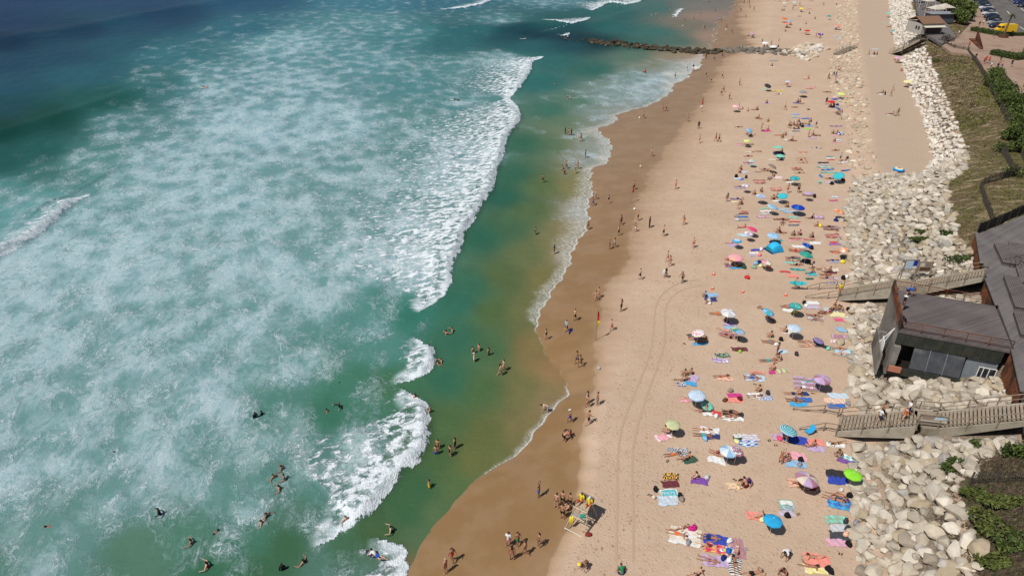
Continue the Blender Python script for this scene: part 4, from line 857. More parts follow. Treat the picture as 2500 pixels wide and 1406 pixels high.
# ------------------------------------------------------------ stairs, boardwalk, lifeguard building, fences
def vlerp(a, b, t): return a + (b-a)*t
def railing(pts, h, sp, parent, mat, name='handrail', w=.07, mids=(.5,), top=None):
    "one run of fence-like handrail along base points"
    m = MB()
    for a, b in zip(pts[:-1], pts[1:]):
        L = (b-a).length; n = max(1, round(L/sp))
        for k in range(n+1):
            if k == n and b is not pts[-1]: continue
            p = vlerp(a, b, k/n); m.bar(p-V3((0,0,.3)), p+V3((0,0,h)), w, w)
        m.bar(a+V3((0,0,h)), b+V3((0,0,h)), top or w*1.3, w*.7)
        for q in mids: m.bar(a+V3((0,0,h*q)), b+V3((0,0,h*q)), w*.8, w*.6)
    return m.build(name, mat, parent)
def staircase(A, L1, L2, T, width, n1, n2, lab, ext=(), name='beach_staircase'):
    o = empty(name, A); inv = -A; m_all = []
    def side(a, b): d = (b-a); d.z = 0; d.normalize(); return V3((-d.y, d.x, 0))
    for a, b, n in ((A, L1, n1), (L2, T, n2)):
        s = side(a, b); d = (b-a)/n; dh = V3((d.x, d.y, 0))
        for k in range(n):
            p = a + d*k + V3((0,0,d.z)) + inv; m = MB(); q = [p - s*width/2, p + s*width/2, p + s*width/2 + dh*.80, p - s*width/2 + dh*.80]
            m.add(q + [v - V3((0,0,.07)) for v in q], [(0,3,2,1),(4,5,6,7),(0,1,5,4),(1,2,6,5),(2,3,7,6),(3,0,4,7)]); m.build('step', M_STEP, o)
    s = side(L1, L2) if (L2-L1).length > .3 else side(A, T); m = MB(); q = [L1 - s*width/2, L1 + s*width/2, L2 + s*width/2, L2 - s*width/2]; q = [v+inv for v in q]
    m.add(q + [v - V3((0,0,.15)) for v in q], [(0,3,2,1),(4,5,6,7),(0,1,5,4),(1,2,6,5),(2,3,7,6),(3,0,4,7)]); m.build('landing', M_STEP, o)
    # core under the treads, coloured as gap shade, and the two concrete side walls
    for sg in (-1, 1):
        m = MB(); P4 = [A, L1, L2, T]
        for a, b in zip(P4[:-1], P4[1:]):
            s1 = side(a, b); off = s1*sg*(width/2+.09); t = s1*.09
            for c0, c1 in ((a, b),):
                v = []
                for p in (c0, c1):
                    for z in (.10, -.45 if p is A else -1.25 if p is L1 else -1.0 if p is L2 else -.45):
                        v += [p+off-t+V3((0,0,z))+inv, p+off+t+V3((0,0,z))+inv]
                m.add(v, [(0,1,5,4),(2,6,7,3),(0,4,6,2),(1,3,7,5),(0,2,3,1),(4,5,7,6)])
        m.build('side_wall', M_CONC, o)
    m = MB()
    for a, b in ((A, L1), (L1, L2), (L2, T)):
        s1 = side(a, b); v = [p + s1*k*width*.49 + V3((0,0,z)) + inv for p in (a, b) for z in (-.14, -.42) for k in (-1, 1)]
        m.add(v, [(0,1,5,4),(2,6,7,3),(0,4,6,2),(1,3,7,5),(0,2,3,1),(4,5,7,6)])
    m.build('core', M_DKP, o)  # dark tone stands in for shade between the steps
    for sg in (-1, 1):
        pts = []
        for a, b in ((A, L1), (L2, T)):
            s1 = side(a, b); pts += [a + s1*sg*(width/2+.22) + inv, b + s1*sg*(width/2+.22) + inv]
        e = ext[0 if sg > 0 else 1] if ext else []
        pts = [q+inv for q in e] + pts
        railing(pts, 1.0, 1.9, o, M_RAIL)
    tag(o, lab, 'staircase'); return o
ZD = 9.0
ST2 = dict(A=P(2047,1036,2.5), L1=P(2240,1022,5.7), L2=P(2289,1027,5.7), T=P(2512,1006,ZD))
ST1 = dict(A=P(2052,716,2.5), L1=P(2186,694,5.5), L2=P(2234,696,5.5), T=P(2404,668,ZD))
def gp(x, y, dz=0): g = G(x, y); g.z += dz; return g
staircase(**ST2, width=2.2, n1=21, n2=22, lab='long weathered wooden stairs below the deck building, climbing right from the sand', ext=([gp(1936,1001,-.7), gp(2010,1009,.0), gp(2044,1018,.1)], [gp(1952,1050,-.7), gp(2010,1052,.0), gp(2044,1060,.1)]))
staircase(**ST1, width=2.2, n1=21, n2=23, lab='wooden beach stairs above the deck building, leading to the boardwalk', ext=([gp(1970,705,-.7), gp(1998,708), gp(2040,706,.1)], [gp(1966,728,-.7), gp(2020,730), gp(2048,728,.1)]))
ST3 = dict(A=P(2180,130,3.4), L1=P(2215,113,6.2), L2=P(2217,112,6.3), T=P(2256,96,8.9))
staircase(**ST3, width=2.2, n1=18, n2=17, lab='far wooden stairs crossing the white rock slope')
ST4 = dict(A=P(2044,133,2.4), L1=P(2064,123,2.9), L2=P(2066,122,2.9), T=P(2084,114,3.3)); staircase(**ST4, width=1.8, n1=5, n2=5, lab='short wooden steps with rails over the buried rock berm')
# boardwalk plaza
def slab(name, poly, z0, z1, mat, lab, cat, kind=None):
    m = MB(); m.prism([(p.x, p.y) for p in poly], z0, z1); o = m.build(name, mat); tag(o, lab, cat, kind=kind); return o
pz = [P(*q, ZD) for q in ((2388,572),(2404,662),(2438,750),(2478,858),(2502,962),(2508,1040),(3300,1060),(3300,190))]
slab('boardwalk', pz[::1], 8.2, ZD, M_DECK2, 'grey timber boardwalk plaza above the rock slope', 'boardwalk', 'structure')
def sheetpile(a, b, z0, z1, lab):
    d = (b-a); L = math.hypot(d.x, d.y); d = V3((d.x/L, d.y/L, 0)); s = V3((-d.y, d.x, 0)); m = MB(); n = int(L/.35); c = [(0,0),(.1,0),(.17,.16),(.27,.16)]; pts = []
    for k in range(n):
        for u, w in c: pts.append(a + d*(k*.35+u) + s*w)
    for p, q in zip(pts[:-1], pts[1:]): m.add([(p.x,p.y,z0),(q.x,q.y,z0),(q.x,q.y,z1),(p.x,p.y,z1)], [(0,1,2,3)]); m.add([(p.x+s.x*.03,p.y+s.y*.03,z0),(q.x+s.x*.03,q.y+s.y*.03,z0),(q.x+s.x*.03,q.y+s.y*.03,z1),(p.x+s.x*.03,p.y+s.y*.03,z1)], [(3,2,1,0)])
    o = empty('sheet_pile_wall', a); x = m.build('piles', M_RUST, o); x.location = -a
    m = MB(); m.bar(V3((a.x,a.y,z1+.06)) + s*.08 - a, V3((b.x,b.y,z1+.06)) + s*.08 - a, .34, .12); m.build('cap_rail', M_DECK2, o); tag(o, lab, 'retaining wall', 'rusty sheet pile walls of the boardwalk')
OUT = .45
def outw(a, b, k=.4): d = b-a; s = V3((d.y, -d.x, 0)).normalized(); return s*k
for (i, j), t in (((0,1),'rusty sheet pile wall above the upper stairs'), ((1,2),'rusty sheet pile wall between the upper stairs and deck building'), ((3,4),'rusty stained sheet pile wall right of the deck building')):
    a, b = pz[i], pz[j]; e = V3((-(b-a).y, (b-a).x, 0)).normalized(); e = -e if e.x > 0 else e
    if i == 0: b = vlerp(a, b, .85)
    if i == 1: a = vlerp(a, b, .28)
    sheetpile(a+e*.3, b+e*.3, 5.6, 9.12, t)
# building with roof deck
SW = P(2195,806,ZD); NW = P(2192,708,ZD); e1 = (P(2478,858,ZD)-SW); WID = e1.length - .1; e1.normalize(); e2 = V3((-e1.y, e1.x, 0)); DEP = (NW-SW).dot(e2); Z3 = V3((0,0,1))
BA = math.atan2(e1.y, e1.x); bo = empty('lifeguard_post', SW, BA)          # local x east, y north, z from deck level
def bbox(name, x0, x1, y0, y1, z0, z1, mat, parent=bo): m = MB(); m.box(((x0+x1)/2, (y0+y1)/2, (z0+z1)/2), (x1-x0, y1-y0, z1-z0)); return m.build(name, mat, parent)
bbox('roof_deck', -.05, WID, -.05, DEP+.05, -.25, .004, M_DECK)
bbox('fascia', .02, WID-.6, .0, .16, -1.5, -.26, M_DKP)
m = MB()
for k in range(6): m.box((1.6*k+.7, -.012, -.88), (.03, .02, 1.22))
m.build('fascia_joints', M_DARK, bo)
bbox('west_wall', -.02, .2, .17, DEP, -5.2, -.26, M_CONW); bbox('north_wall', .2, WID-.6, DEP-.2, DEP, -5.0, -.26, M_DKP)
bbox('east_wall', WID-.75, WID-.6, .17, DEP-.2, -5, -.26, M_GREYW)
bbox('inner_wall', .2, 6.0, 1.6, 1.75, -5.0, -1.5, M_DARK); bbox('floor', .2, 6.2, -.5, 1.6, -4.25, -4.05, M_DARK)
fw = bbox('front_wall', 6.2, WID-.75, .25, .45, -5.2, -1.5, M_GREYW)
wd = bbox('window', 7.35, 8.75, .17, .27, -3.6, -2.35, M_GLASS)
m = MB(); m.box((8.05,.14,-3.64), (1.65,.22,.09))
for x in (7.35, 7.72, 8.19, 8.75): m.box((x,.15,-2.98), (.07,.06,1.25))
m.box((8.05,.15,-2.36), (1.46,.06,.07)); m.build('window_frame', M_WHITE, wd)
for k, (x0, x1) in enumerate(((1.75,3.1),(3.16,4.5),(4.56,6.0))):
    m = MB(); v = [(x0,-.35,-3.75),(x1,-.35,-3.75),(x1,.1,-1.52),(x0,.1,-1.52)]; m.add(v+[(a,b+.06,c) for a,b,c in v], [(0,1,2,3),(7,6,5,4),(0,4,5,1),(1,5,6,2),(2,6,7,3),(3,7,4,0)]); m.build('shutter_panel', M_SHUT if 'M_SHUT' in globals() else globals().setdefault('M_SHUT', noisy_mat('scratched_grey_panel', (.055,.06,.07), (.085,.09,.10), 1.6, .35, (.14,.14,.14), .62, .15, .5)), bo)
m = MB()
for x in (3.13, 4.53): m.bar((x,-.40,-3.75), (x,.05,-1.52), .06, .04)
m.build('window_mullions', M_GREYW, bo)
bbox('lower_parapet', .0, 6.1, -.62, -.45, -4.55, -3.76, M_DKP); bbox('parapet_end', .0, 1.1, -.8, -.63, -4.2, -3.6, NT('salmon_panel').done((.42,.16,.10), .8)); bbox('corner_pillar', .0, .55, -.44, .0, -4.4, -1.6, M_CONW)
# fin wall seaward and white frames
bbox('fin_wall', -.86, -.70, -.3, DEP*.62, -5.2, -2.9, M_CONW); bbox('fin_wall_low', -.73, -.03, DEP*.5, DEP*.53, -5.4, -2.9, M_CONW)
for y in (2.2,):
    m = MB(); m.bar((-.78,y,-2.9), (-.05,y-.6,-.8), .09, .09); m.bar((-.8,y-.5,-3.4), (-.05,y-.6,-.8), .08, .08); m.bar((-.8,y-.5,-3.6), (-.78,y,-2.85), .08, .08); m.build('white_brace', M_WHITE, bo)
bbox('white_panel', -.72, -.66, .5, 1.9, -3.4, -2.0, M_WHITE)
def lp(x, y, z=0): return V3((x, y, z))
railing([lp(.0,.02), lp(WID-.2,.02)], 1.0, 1.75, bo, M_RUST, 'south_railing', .05, (.25,.5,.75), .12); railing([lp(.0,DEP-.02), lp(WID-1.2,DEP-.02)], 1.0, 1.75, bo, M_RUST, 'north_railing', .05, (.25,.5,.75), .12)
railing([lp(.0,.02), lp(.0,DEP-.02)], 1.05, .35, bo, M_RUST, 'west_railing', .08, (.3,.6,.85), .22)
tag(bo, 'beach building with a plank roof deck and dark panelled front set in the rocks', 'building')
def on_deck(x, y): return SW + e1*x + e2*y
person(2219, 715, 'cr', 300, 'bT', 'ds', 1.0, loc=tuple(on_deck(1.4, DEP-.9)), ctx='leaning at the north rail of the roof deck', lab=1)
person(2203, 755, 'st', 150, 'kT', 'wt', 1.0, loc=tuple(on_deck(.55, DEP-4.2)), ctx='at the seaward rail of the roof deck')
person(2203, 790, 'sc', 180, 'kT', 'ds', 1.0, loc=tuple(on_deck(.6, 1.6)), ctx='crouched in the roof deck corner')
def on_stair(S, a, b, t, side=0): p = vlerp(S[a], S[b], t); d = (S[b]-S[a]); d.z = 0; d.normalize(); s = V3((-d.y, d.x, 0)); return tuple(p + s*side + V3((0,0,.16)))
person(2150, 1012, 'w1', 180, 'kS', 'ds', 1.0, loc=on_stair(ST2, 'A', 'L1', .54, .4), ctx='descending the lower stairs near the rail'); person(2148, 1024, 'w2', 180, 'wT', 'dl', 1.0, loc=on_stair(ST2, 'A', 'L1', .52, -.4), ctx='descending the lower stairs')
person(2210, 1005, 'w1', 180, 'wT', 'rs', 1.0, loc=on_stair(ST2, 'A', 'L1', .86, .4), ctx='descending the lower stairs'); person(2204, 1018, 'w2', 180, 'oO', 'bl', 1.0, loc=on_stair(ST2, 'A', 'L1', .82, -.45), ctx='descending the lower stairs')
# notice boards
def notice(p, ang, w, h, lift, cells, lab, tilt=0):
    o = empty('notice_board', p, ang); m = MB(); m.box((0,.04,lift+h/2), (w,.05,h), (.42,.36,.28), rx=tilt); m.build('panel', M_PAINT, o)
    m = MB()
    for s in (-1, 1): m.bar((s*(w/2+.04),.04,-.5), (s*(w/2+.04),.04,lift+h+.06), .09, .09)
    for z in (lift, lift+h): m.bar((-w/2,.04,z), (w/2,.04,z), .09, .08)
    m.build('frame', M_RAIL, o)
    for (x0, x1, z0, z1, c) in cells: m = MB(); m.box(((x0+x1)/2*w, .0, lift+(z0+z1)/2*h), ((x1-x0)*w, .02, (z1-z0)*h), FC[c][1]); m.build('poster', M_PAINT, o)
    tag(o, lab, 'notice board', 'notice boards by the stairs')
a1 = math.atan2((ST1['L2']-ST1['L1']).y, (ST1['L2']-ST1['L1']).x)
notice(P(2217,672,5.6), 0.02, 1.5, 1.25, .75, [(-.46,.1,.08,.92,'L'),(.14,.44,.4,.95,'R'),(.14,.46,.08,.36,'w')], 'notice board with pale and blue posters by the upper stairs landing')
notice(P(2251,676,5.6), 0.02, 1.5, 1.2, .75, [(-.44,-.1,.5,.9,'c'),(-.05,.4,.55,.9,'u'),(-.4,.42,.1,.42,'B')], 'notice board with brown faded panels right of the blue poster board')
a2 = math.atan2((ST2['L2']-ST2['L1']).y, (ST2['L2']-ST2['L1']).x); notice(P(2268,1053,5.2), a2, 2.1, .8, .9, [(-.45,-.02,.1,.9,'u'),(.02,.46,.25,.85,'L')], 'low information panel beside the lower stairs landing', R(-20))
# timber benches and bars on the boardwalk
for (xa, ya, xb, yb, w, h, t) in ((2441,603,2465,652,1.5,.45,'long slatted timber platform nearest the upper stairs'),(2466,683,2496,762,1.5,.45,'slatted timber platform in the middle of the boardwalk'),(2492,770,2512,830,1.5,.4,'slatted timber platform at the right photo edge'),(2486,600,2520,700,2.2,.3,'low timber platform beside the bicycle racks')):
    a, b = P(xa, ya, ZD), P(xb, yb, ZD); o = empty('timber_platform', (a+b)/2, math.atan2((b-a).y, (b-a).x)); L = (b-a).length; m = MB()
    for j in range(8): m.box((0, -w/2+w*(j+.5)/8, h), (L, w/8-.02, .05))
    m.build('slats', M_DECK, o); m = MB(); m.box((0,0,h/2-.02), (L-.2, w-.1, h-.08)); m.build('plinth', M_DECK, o); tag(o, t, 'bench', 'timber platforms on the boardwalk')
for k, (x, y) in enumerate(((2464,652),(2490,645),(2488,662))):
    p = P(x, y, ZD); o = empty('bicycle_rack', p, R(20)); m = MB()
    for j in range(3): m.tube([(j*.7,0,0),(j*.7,0,.75),(j*.7,.7,.75),(j*.7,.7,0)], .025, 5)
    m.build('hoops', M_DARK, o); m = MB(); m.tube([(-.1,0,.05),(1.5,0,.05)], .03, 5); m.build('base_bar', M_DARK, o); tag(o, 'dark hooped bicycle rack on the boardwalk, ' + ('nearest the platform','upper right one','lower right one')[k], 'bicycle rack', 'bicycle racks')
# picket fences on the dune
M_PICK = noisy_mat('chestnut_paling', (.055,.045,.035), (.11,.095,.075), 5, .9); M_BLKF = noisy_mat('black_fence_board', (.018,.018,.016), (.035,.033,.028), 5, .8)
def picket(pts, lab, h=1.15, sp=.16, mat=None, w=.06, lean=.04):
    W = [G(x, y) if len(q) == 2 else P(*q) for q in pts for x, y in [q[:2]]]; o = empty('paling_fence', W[0]); m = MB(); mp = MB(); rr = random.Random(len(lab))
    for a, b in zip(W[:-1], W[1:]):
        L = (b-a).length; n = int(L/sp)
        for k in range(n):
            p = vlerp(a, b, k/n); p.z = max(tz(p.x, p.y), 0) if len(pts[0]) == 2 else p.z; q = p - W[0]; m.bar(q-V3((0,0,.15)), q+V3((rr.uniform(-lean,lean), rr.uniform(-lean,lean), h*rr.uniform(.9,1.08))), w, .02)
            if k % int(2.2/sp) == 0: mp.bar(q-V3((0,0,.4)), q+V3((0,0,h*1.12)), .1, .1)
        for z in (.25, .8):
            q0, q1 = a-W[0], b-W[0]; m.bar(q0+V3((0,0,h*z)), q1+V3((0,0,h*z)), .03, .03)
    m.build('pales', mat or M_PICK, o); mp.build('posts', M_PICK, o); tag(o, lab, 'fence', 'paling fences on the dune')
picket([(2405,196),(2424,236),(2446,277),(2462,301),(2474,332),(2488,372),(2500,398)], 'long grey paling fence between dune grass and shrubs', 1.3)
picket([(2433,362),(2446,378),(2464,407),(2483,428)], 'short paling fence stepping down through the middle of the dune')
picket([(2484,428),(2440,441),(2391,456)], 'dark paling fence crossing the dune towards the rocks', 1.2, mat=M_BLKF)
picket([(2391,458),(2403,501),(2421,546),(2400,568)], 'leaning grey paling fence beside the sandy gap above the boardwalk', 1.1)
picket([(2384,569,8.9),(2440,546,8.9),(2505,516,8.9)], 'black board fence along the top edge of the boardwalk', 1.25, .1, M_BLKF, .085, .01)
picket([(2366,1182),(2430,1178),(2510,1176)], 'dark paling fence in the brown scrub at lower right', 1.1, .14)
picket([(2302,112),(2330,122),(2360,128)], 'pale paling fence by the dead shrub near the far stairs', 1.1); picket([(2360,128),(2376,150),(2392,172),(2405,196)], 'grey paling fence along the far edge of the promenade', 1.2)
picket([(2300,152),(2330,155),(2365,158)], 'low rope and post fence across the far dune', .9, .5); picket([(2445,185),(2462,210),(2484,245),(2502,275)], 'grey paling fence between shrubs and the promenade', 1.2)
# ------------------------------------------------------------ boulders
def rock_mat():
    t = NT('limestone'); oi = t.new('ShaderNodeObjectInfo'); p = t.pos(True); a = t.attr('Col').outputs['Color']; c0 = t.mix(1.0, a, oi.outputs['Color'], 'MULTIPLY')
    n = t.noise(t.pos(), 2.2, 6, .65); m = t.noise(t.pos(), .8, 3); f = t.noise(t.pos(), 9, 4, .7)
    c = t.mix(t.ramp(n, .35, .7, 0, .35), c0, t.mix(.6, c0, (.16,.11,.065))); c = t.mix(t.ramp(m, .55, .75, 0, .4), c, t.mix(.5, c0, (.66,.63,.58)))
    return t.done(c, .92, t.bump(t.math('ADD', n, t.math('MULTIPLY', f, .5)), .55, .12), .2)
M_ROCK = rock_mat()
def rock_bm(seed):
    rr = random.Random(seed); bm = bmesh.new(); sx, sy, sz = rr.uniform(.85,1.3), rr.uniform(.7,1.0), rr.uniform(.55,.8)
    for k in range(15):
        v = V3((rr.gauss(0,1), rr.gauss(0,1), rr.gauss(0,1))).normalized(); v = v*(rr.uniform(.85,1.0)); bm.verts.new((v.x*sx, v.y*sy, v.z*sz))
    r = bmesh.ops.convex_hull(bm, input=bm.verts[:]); bmesh.ops.delete(bm, geom=[g for g in r['geom_interior'] if isinstance(g, bmesh.types.BMVert)] , context='VERTS')
    bmesh.ops.dissolve_limit(bm, angle_limit=R(14), verts=bm.verts[:], edges=bm.edges[:])
    bmesh.ops.bevel(bm, geom=bm.edges[:], offset=.075, segments=2, profile=.6, affect='EDGES', clamp_overlap=True)
    bmesh.ops.triangulate(bm, faces=bm.faces[:])
    for v in bm.verts: v.co += v.co*.035*math.sin(v.co.x*7+seed)*math.cos(v.co.y*6)
    bmesh.ops.recalc_face_normals(bm, faces=bm.faces[:])
    me = D.meshes.new('boulder'); bm.to_mesh(me); bm.free(); me.polygons.foreach_set('use_smooth', [True]*len(me.polygons))
    ca = me.color_attributes.new('Col', 'FLOAT_COLOR', 'CORNER'); ca.data.foreach_set('color', [1.0]*4*len(me.loops)); me.materials.append(M_ROCK)
    try: me.set_sharp_from_angle(angle=R(38))
    except Exception: pass
    return me
ROCKS = [rock_bm(s) for s in range(11, 25)]
RV = []
for me in ROCKS:
    co = np.zeros(len(me.vertices)*3); me.vertices.foreach_get('co', co); RV.append((co.reshape(-1, 3), np.array([list(p.vertices) for p in me.polygons])))
def inpoly(x, y, poly):
    c = False; j = len(poly)-1
    for i in range(len(poly)):
        if (poly[i][1] > y) != (poly[j][1] > y) and x < (poly[j][0]-poly[i][0])*(y-poly[i][1])/(poly[j][1]-poly[i][1])+poly[i][0]: c = not c
        j = i
    return c
BLD = [SW + e1*a + e2*b for a, b in ((-.2,-.4),(WID,-.4),(WID,DEP+.2),(-.2,DEP+.2))]; BLD = [(p.x, p.y) for p in BLD]
PZ2 = [(p.x, p.y) for p in pz]
def seg_d(x, y, a, b):
    d = b-a; t = max(0, min(1, ((x-a.x)*d.x+(y-a.y)*d.y)/(d.x**2+d.y**2+1e-9))); return math.hypot(x-a.x-t*d.x, y-a.y-t*d.y)
def blocked(x, y, r):
    if inpoly(x, y, PZ2) or inpoly(x, y, BLD): return True
    for S in (ST1, ST2, ST3, ST4):
        if seg_d(x, y, S['A'], S['L1']) < 1.1+r*.55 or seg_d(x, y, S['L1'], S['T']) < 1.1+r*.55: return True
    return False
RK = []   # x, y, z, radius, colour, tag
rr = random.Random(5)
def tone(kind):
    k = rr.random()
    if kind == 'A': c = (.50,.44,.35) if k < .4 else (.41,.355,.28) if k < .6 else (.62,.56,.47) if k < .85 else (.44,.36,.25) if k < .93 else (.41,.38,.34)
    elif kind == 'C': c = (.68,.62,.54) if k < .6 else (.60,.54,.45) if k < .85 else (.76,.72,.65)
    elif kind == 'B': c = (.55,.45,.34) if k < .5 else (.48,.39,.29) if k < .8 else (.62,.55,.44)
    elif kind == 'D': c = (.038,.032,.02) if k < .6 else (.065,.054,.038)
    elif kind == 'E': c = (.15,.14,.12) if k < .6 else (.21,.19,.16)
    f = rr.uniform(.78, 1.12); return tuple(v*f for v in c)
YM = P(2090, 447, 3).y
def fill(y0, y1, la, lb, sp, rmin, rmax, kind, keep=1.0, bury=.35, jit=.33, flat=0):
    y = y0; row = 0
    while y < y1:
        xa, xb = float(linex(la, y)), float(linex(lb, y)); x = xa + (row % 2)*sp*.5 - sp*.2
        while x < xb + sp*.2:
            px, py = x+rr.uniform(-jit,jit)*sp, y+rr.uniform(-jit,jit)*sp; r = rr.uniform(rmin, rmax)
            if rr.random() < keep and not blocked(px, py, r): RK.append((px, py, tz(px, py) + r*(.45-bury) + rr.uniform(-.05,.12), r, tone(kind), kind))
            x += sp
        y += sp*.86; row += 1
fill(27, YM+3, 3, 6, 1.06, .58, .90, 'A'); fill(27.5, YM+3, 3, 6, 1.1, .38, .58, 'A', .9, .2); fill(28, 58, 3, 6, 2.0, .9, 1.08, 'A', .3, .2); fill(28, 70, 3, 6, 1.0, .35, .5, 'A', .8, .15)
fill(YM-2, 175, 5, 6, .92, .55, .85, 'C', 1, .5); fill(175, 352, 5, 6, 1.1, .6, .95, 'C', 1, .5)
fill(YM, 215, 3, 4, 1.3, .5, 1.0, 'B', .62, .55); fill(215, 352, 3, 4, 1.5, .5, 1.0, 'B', .5, .6)
fill(36, YM, 3, 3, 1.3, .7, 1.1, 'A', .7, .5, .8)
def trail(pts, sp, w, rmin, rmax, kind, zl):
    W = [P(x, y, .3) for x, y in pts]
    for a, b in zip(W[:-1], W[1:]):
        n = max(1, int((b-a).length/sp))
        for k in range(n):
            for j in range(3):
                p = vlerp(a, b, k/n); x = p.x + rr.uniform(-.5,.5)*w*.4; y = p.y + (j-1)*w*.38 + rr.uniform(-.3,.3)*w; r = rr.uniform(rmin, rmax)
                RK.append((x, y, max(tz(x, y), zl) + rr.uniform(-.1,.45)*(1 if j == 1 else .3), r, tone(kind), kind))
trail([(1366,89),(1400,94),(1440,99)], 1.6, 4, .8, 1.2, 'D', -.55); trail([(1440,99),(1475,105),(1500,106)], 1.0, 4.5, 1.0, 1.5, 'D', -.1)
trail([(1510,107),(1560,113),(1600,118),(1650,122),(1700,126),(1757,128)], 1.0, 5.5, .9, 1.6, 'D', .1)
trail([(1775,128),(1820,131),(1870,136),(1905,140),(1945,143)], 1.0, 7, .9, 1.5, 'E', .3)
trail([(1938,152),(1965,140),(1985,125)], .9, 12, .8, 1.5, 'B', .3); trail([(1945,150),(1975,142),(2000,128)], 1.2, 7, .8, 1.4, 'C', .9)
RK = [q for q in RK if q[1] > 25]
def vis(q):
    a = q[1]*math.cos(PITCH) - (q[2]-HGT)*math.sin(PITCH); u = q[1]*math.sin(PITCH) + (q[2]-HGT)*math.cos(PITCH); x = 1250+FPX*q[0]/a; y = 703-FPX*u/a
    return q[3]/a if -20 < x < 2520 and -20 < y < 1430 else 0, x, y
RK = [(q, vis(q)) for q in RK]; RK = [q for q in RK if q[1][0] > 0]; RK.sort(key=lambda q: -q[1][0])
for n, (q, (sz, px, py)) in enumerate(RK[:296]):
    o = D.objects.new('boulder', ROCKS[n % 14]); COL.objects.link(o); r = q[3]*1.0; o.location = q[:3]; o.rotation_euler = (rr.uniform(-.35,.35), rr.uniform(-.35,.35), rr.uniform(0,6.3)); o.scale = (r, r*rr.uniform(.85,1.1), r*rr.uniform(.85,1.15)); o.color = (*q[4], 1)
    lower = py > 1045
    tag(o, 'pale limestone boulder in the rock slope ' + ('below the lower stairs' if lower else 'between the building and lower stairs' if py > 850 else 'beside and above the building'), 'boulder', 'boulders below the lower stairs' if lower else 'boulders between building and lower stairs' if py > 850 else 'boulders left of and above the building')
def merge(rest, name):
    V = []; F = []; C = []; n0 = 0
    for q, s in rest:
        co, fs = RV[rr.randrange(14)]; a = rr.uniform(0, 6.3); t = rr.uniform(-.3,.3); r = q[3]*.95
        Mx = np.array(Euler((t, rr.uniform(-.3,.3), a)).to_matrix()); V.append((co*r) @ Mx.T + np.array(q[:3])); F.append(fs+n0); n0 += len(co); C.append(np.repeat(np.array([[*q[4], 1.0]]), len(fs)*3, 0))
    V = np.concatenate(V); F = np.concatenate(F); C = np.concatenate(C); me = D.meshes.new(name); me.vertices.add(len(V)); me.vertices.foreach_set('co', V.reshape(-1)); me.loops.add(len(F)*3); me.loops.foreach_set('vertex_index', F.reshape(-1))
    me.polygons.add(len(F)); me.polygons.foreach_set('loop_start', np.arange(len(F))*3); me.update(calc_edges=True); ca = me.color_attributes.new('Col', 'FLOAT_COLOR', 'CORNER'); ca.data.foreach_set('color', C.reshape(-1)); me.materials.append(M_ROCK)
    o = D.objects.new(name, me); COL.objects.link(o); return o
o = merge(RK[296:], 'rock_armour'); tag(o, 'pale rock armour, buried berm and dark groyne boulders running into the distance', 'rocks', kind='stuff')
# ------------------------------------------------------------ vegetation
def leaf_mat(name):
    t = NT(name); a = t.attr('Col').outputs['Color']; n = t.noise(t.pos(), 1.4, 3); c = t.mix(t.ramp(n, .3, .7, 0, .4), a, t.mix(.5, a, (.03,.05,.01)))
    t.b.inputs['Subsurface Weight'].default_value = 0; return t.done(c, .65, None, .25)
M_LEAF = leaf_mat('leaves'); M_GRASS = leaf_mat('dune_grass'); M_BARK = noisy_mat('bark', (.09,.065,.045), (.17,.13,.09), 6)
class FastMesh:
    def __init__(s): s.v = []; s.c = []
    def tri(s, a, b, c, col): s.v.append((a, b, c)); s.c.append(col)
    def build(s, name, mat, parent=None):
        V = np.array(s.v, dtype=np.float32).reshape(-1, 3); n = len(s.v); me = D.meshes.new(name); me.vertices.add(n*3); me.vertices.foreach_set('co', V.reshape(-1)); me.loops.add(n*3); me.loops.foreach_set('vertex_index', np.arange(n*3))
        me.polygons.add(n); me.polygons.foreach_set('loop_start', np.arange(n)*3); me.update(calc_edges=True)
        ca = me.color_attributes.new('Col', 'FLOAT_COLOR', 'CORNER'); C = np.repeat(np.concatenate([np.array(s.c), np.ones((n, 1))], 1), 3, 0); ca.data.foreach_set('color', C.reshape(-1).astype(np.float32)); me.materials.append(mat)
        o = D.objects.new(name, me); return link(o, parent)
def crown(rx, ry, rz, n, leaf, cols, cz, rr, lumps=7):
    fm = FastMesh(); L = [(rr.uniform(-.6,.6)*rx, rr.uniform(-.6,.6)*ry, rr.uniform(-.3,.6)*rz, rr.uniform(.35,.62)) for k in range(lumps)]
    for k in range(n):
        lx, ly, lz, lr = rr.choice(L); v = V3((rr.gauss(0,1), rr.gauss(0,1), rr.gauss(0,1))).normalized()*rr.uniform(.72,1.05)
        p = V3((lx+v.x*lr*rx, ly+v.y*lr*ry, cz+lz+v.z*lr*rz)); 
        if p.z < .05: continue
        s = leaf*rr.uniform(.6,1.3); d = V3((rr.gauss(0,1), rr.gauss(0,1), rr.gauss(.6,.7))).normalized(); a = d.cross(V3((0,0,1)) if abs(d.z) < .9 else V3((1,0,0))).normalized(); b = d.cross(a)
        c = rr.choice(cols); f = rr.uniform(.75,1.25); fm.tri(p-a*s*.5, p+a*s*.5, p+b*s*1.2, tuple(q*f for q in c))
    return fm
GR = [(.055,.085,.018),(.075,.105,.022),(.04,.065,.015),(.10,.13,.03)]; GB = [(.10,.125,.03),(.13,.15,.035),(.07,.09,.02)]
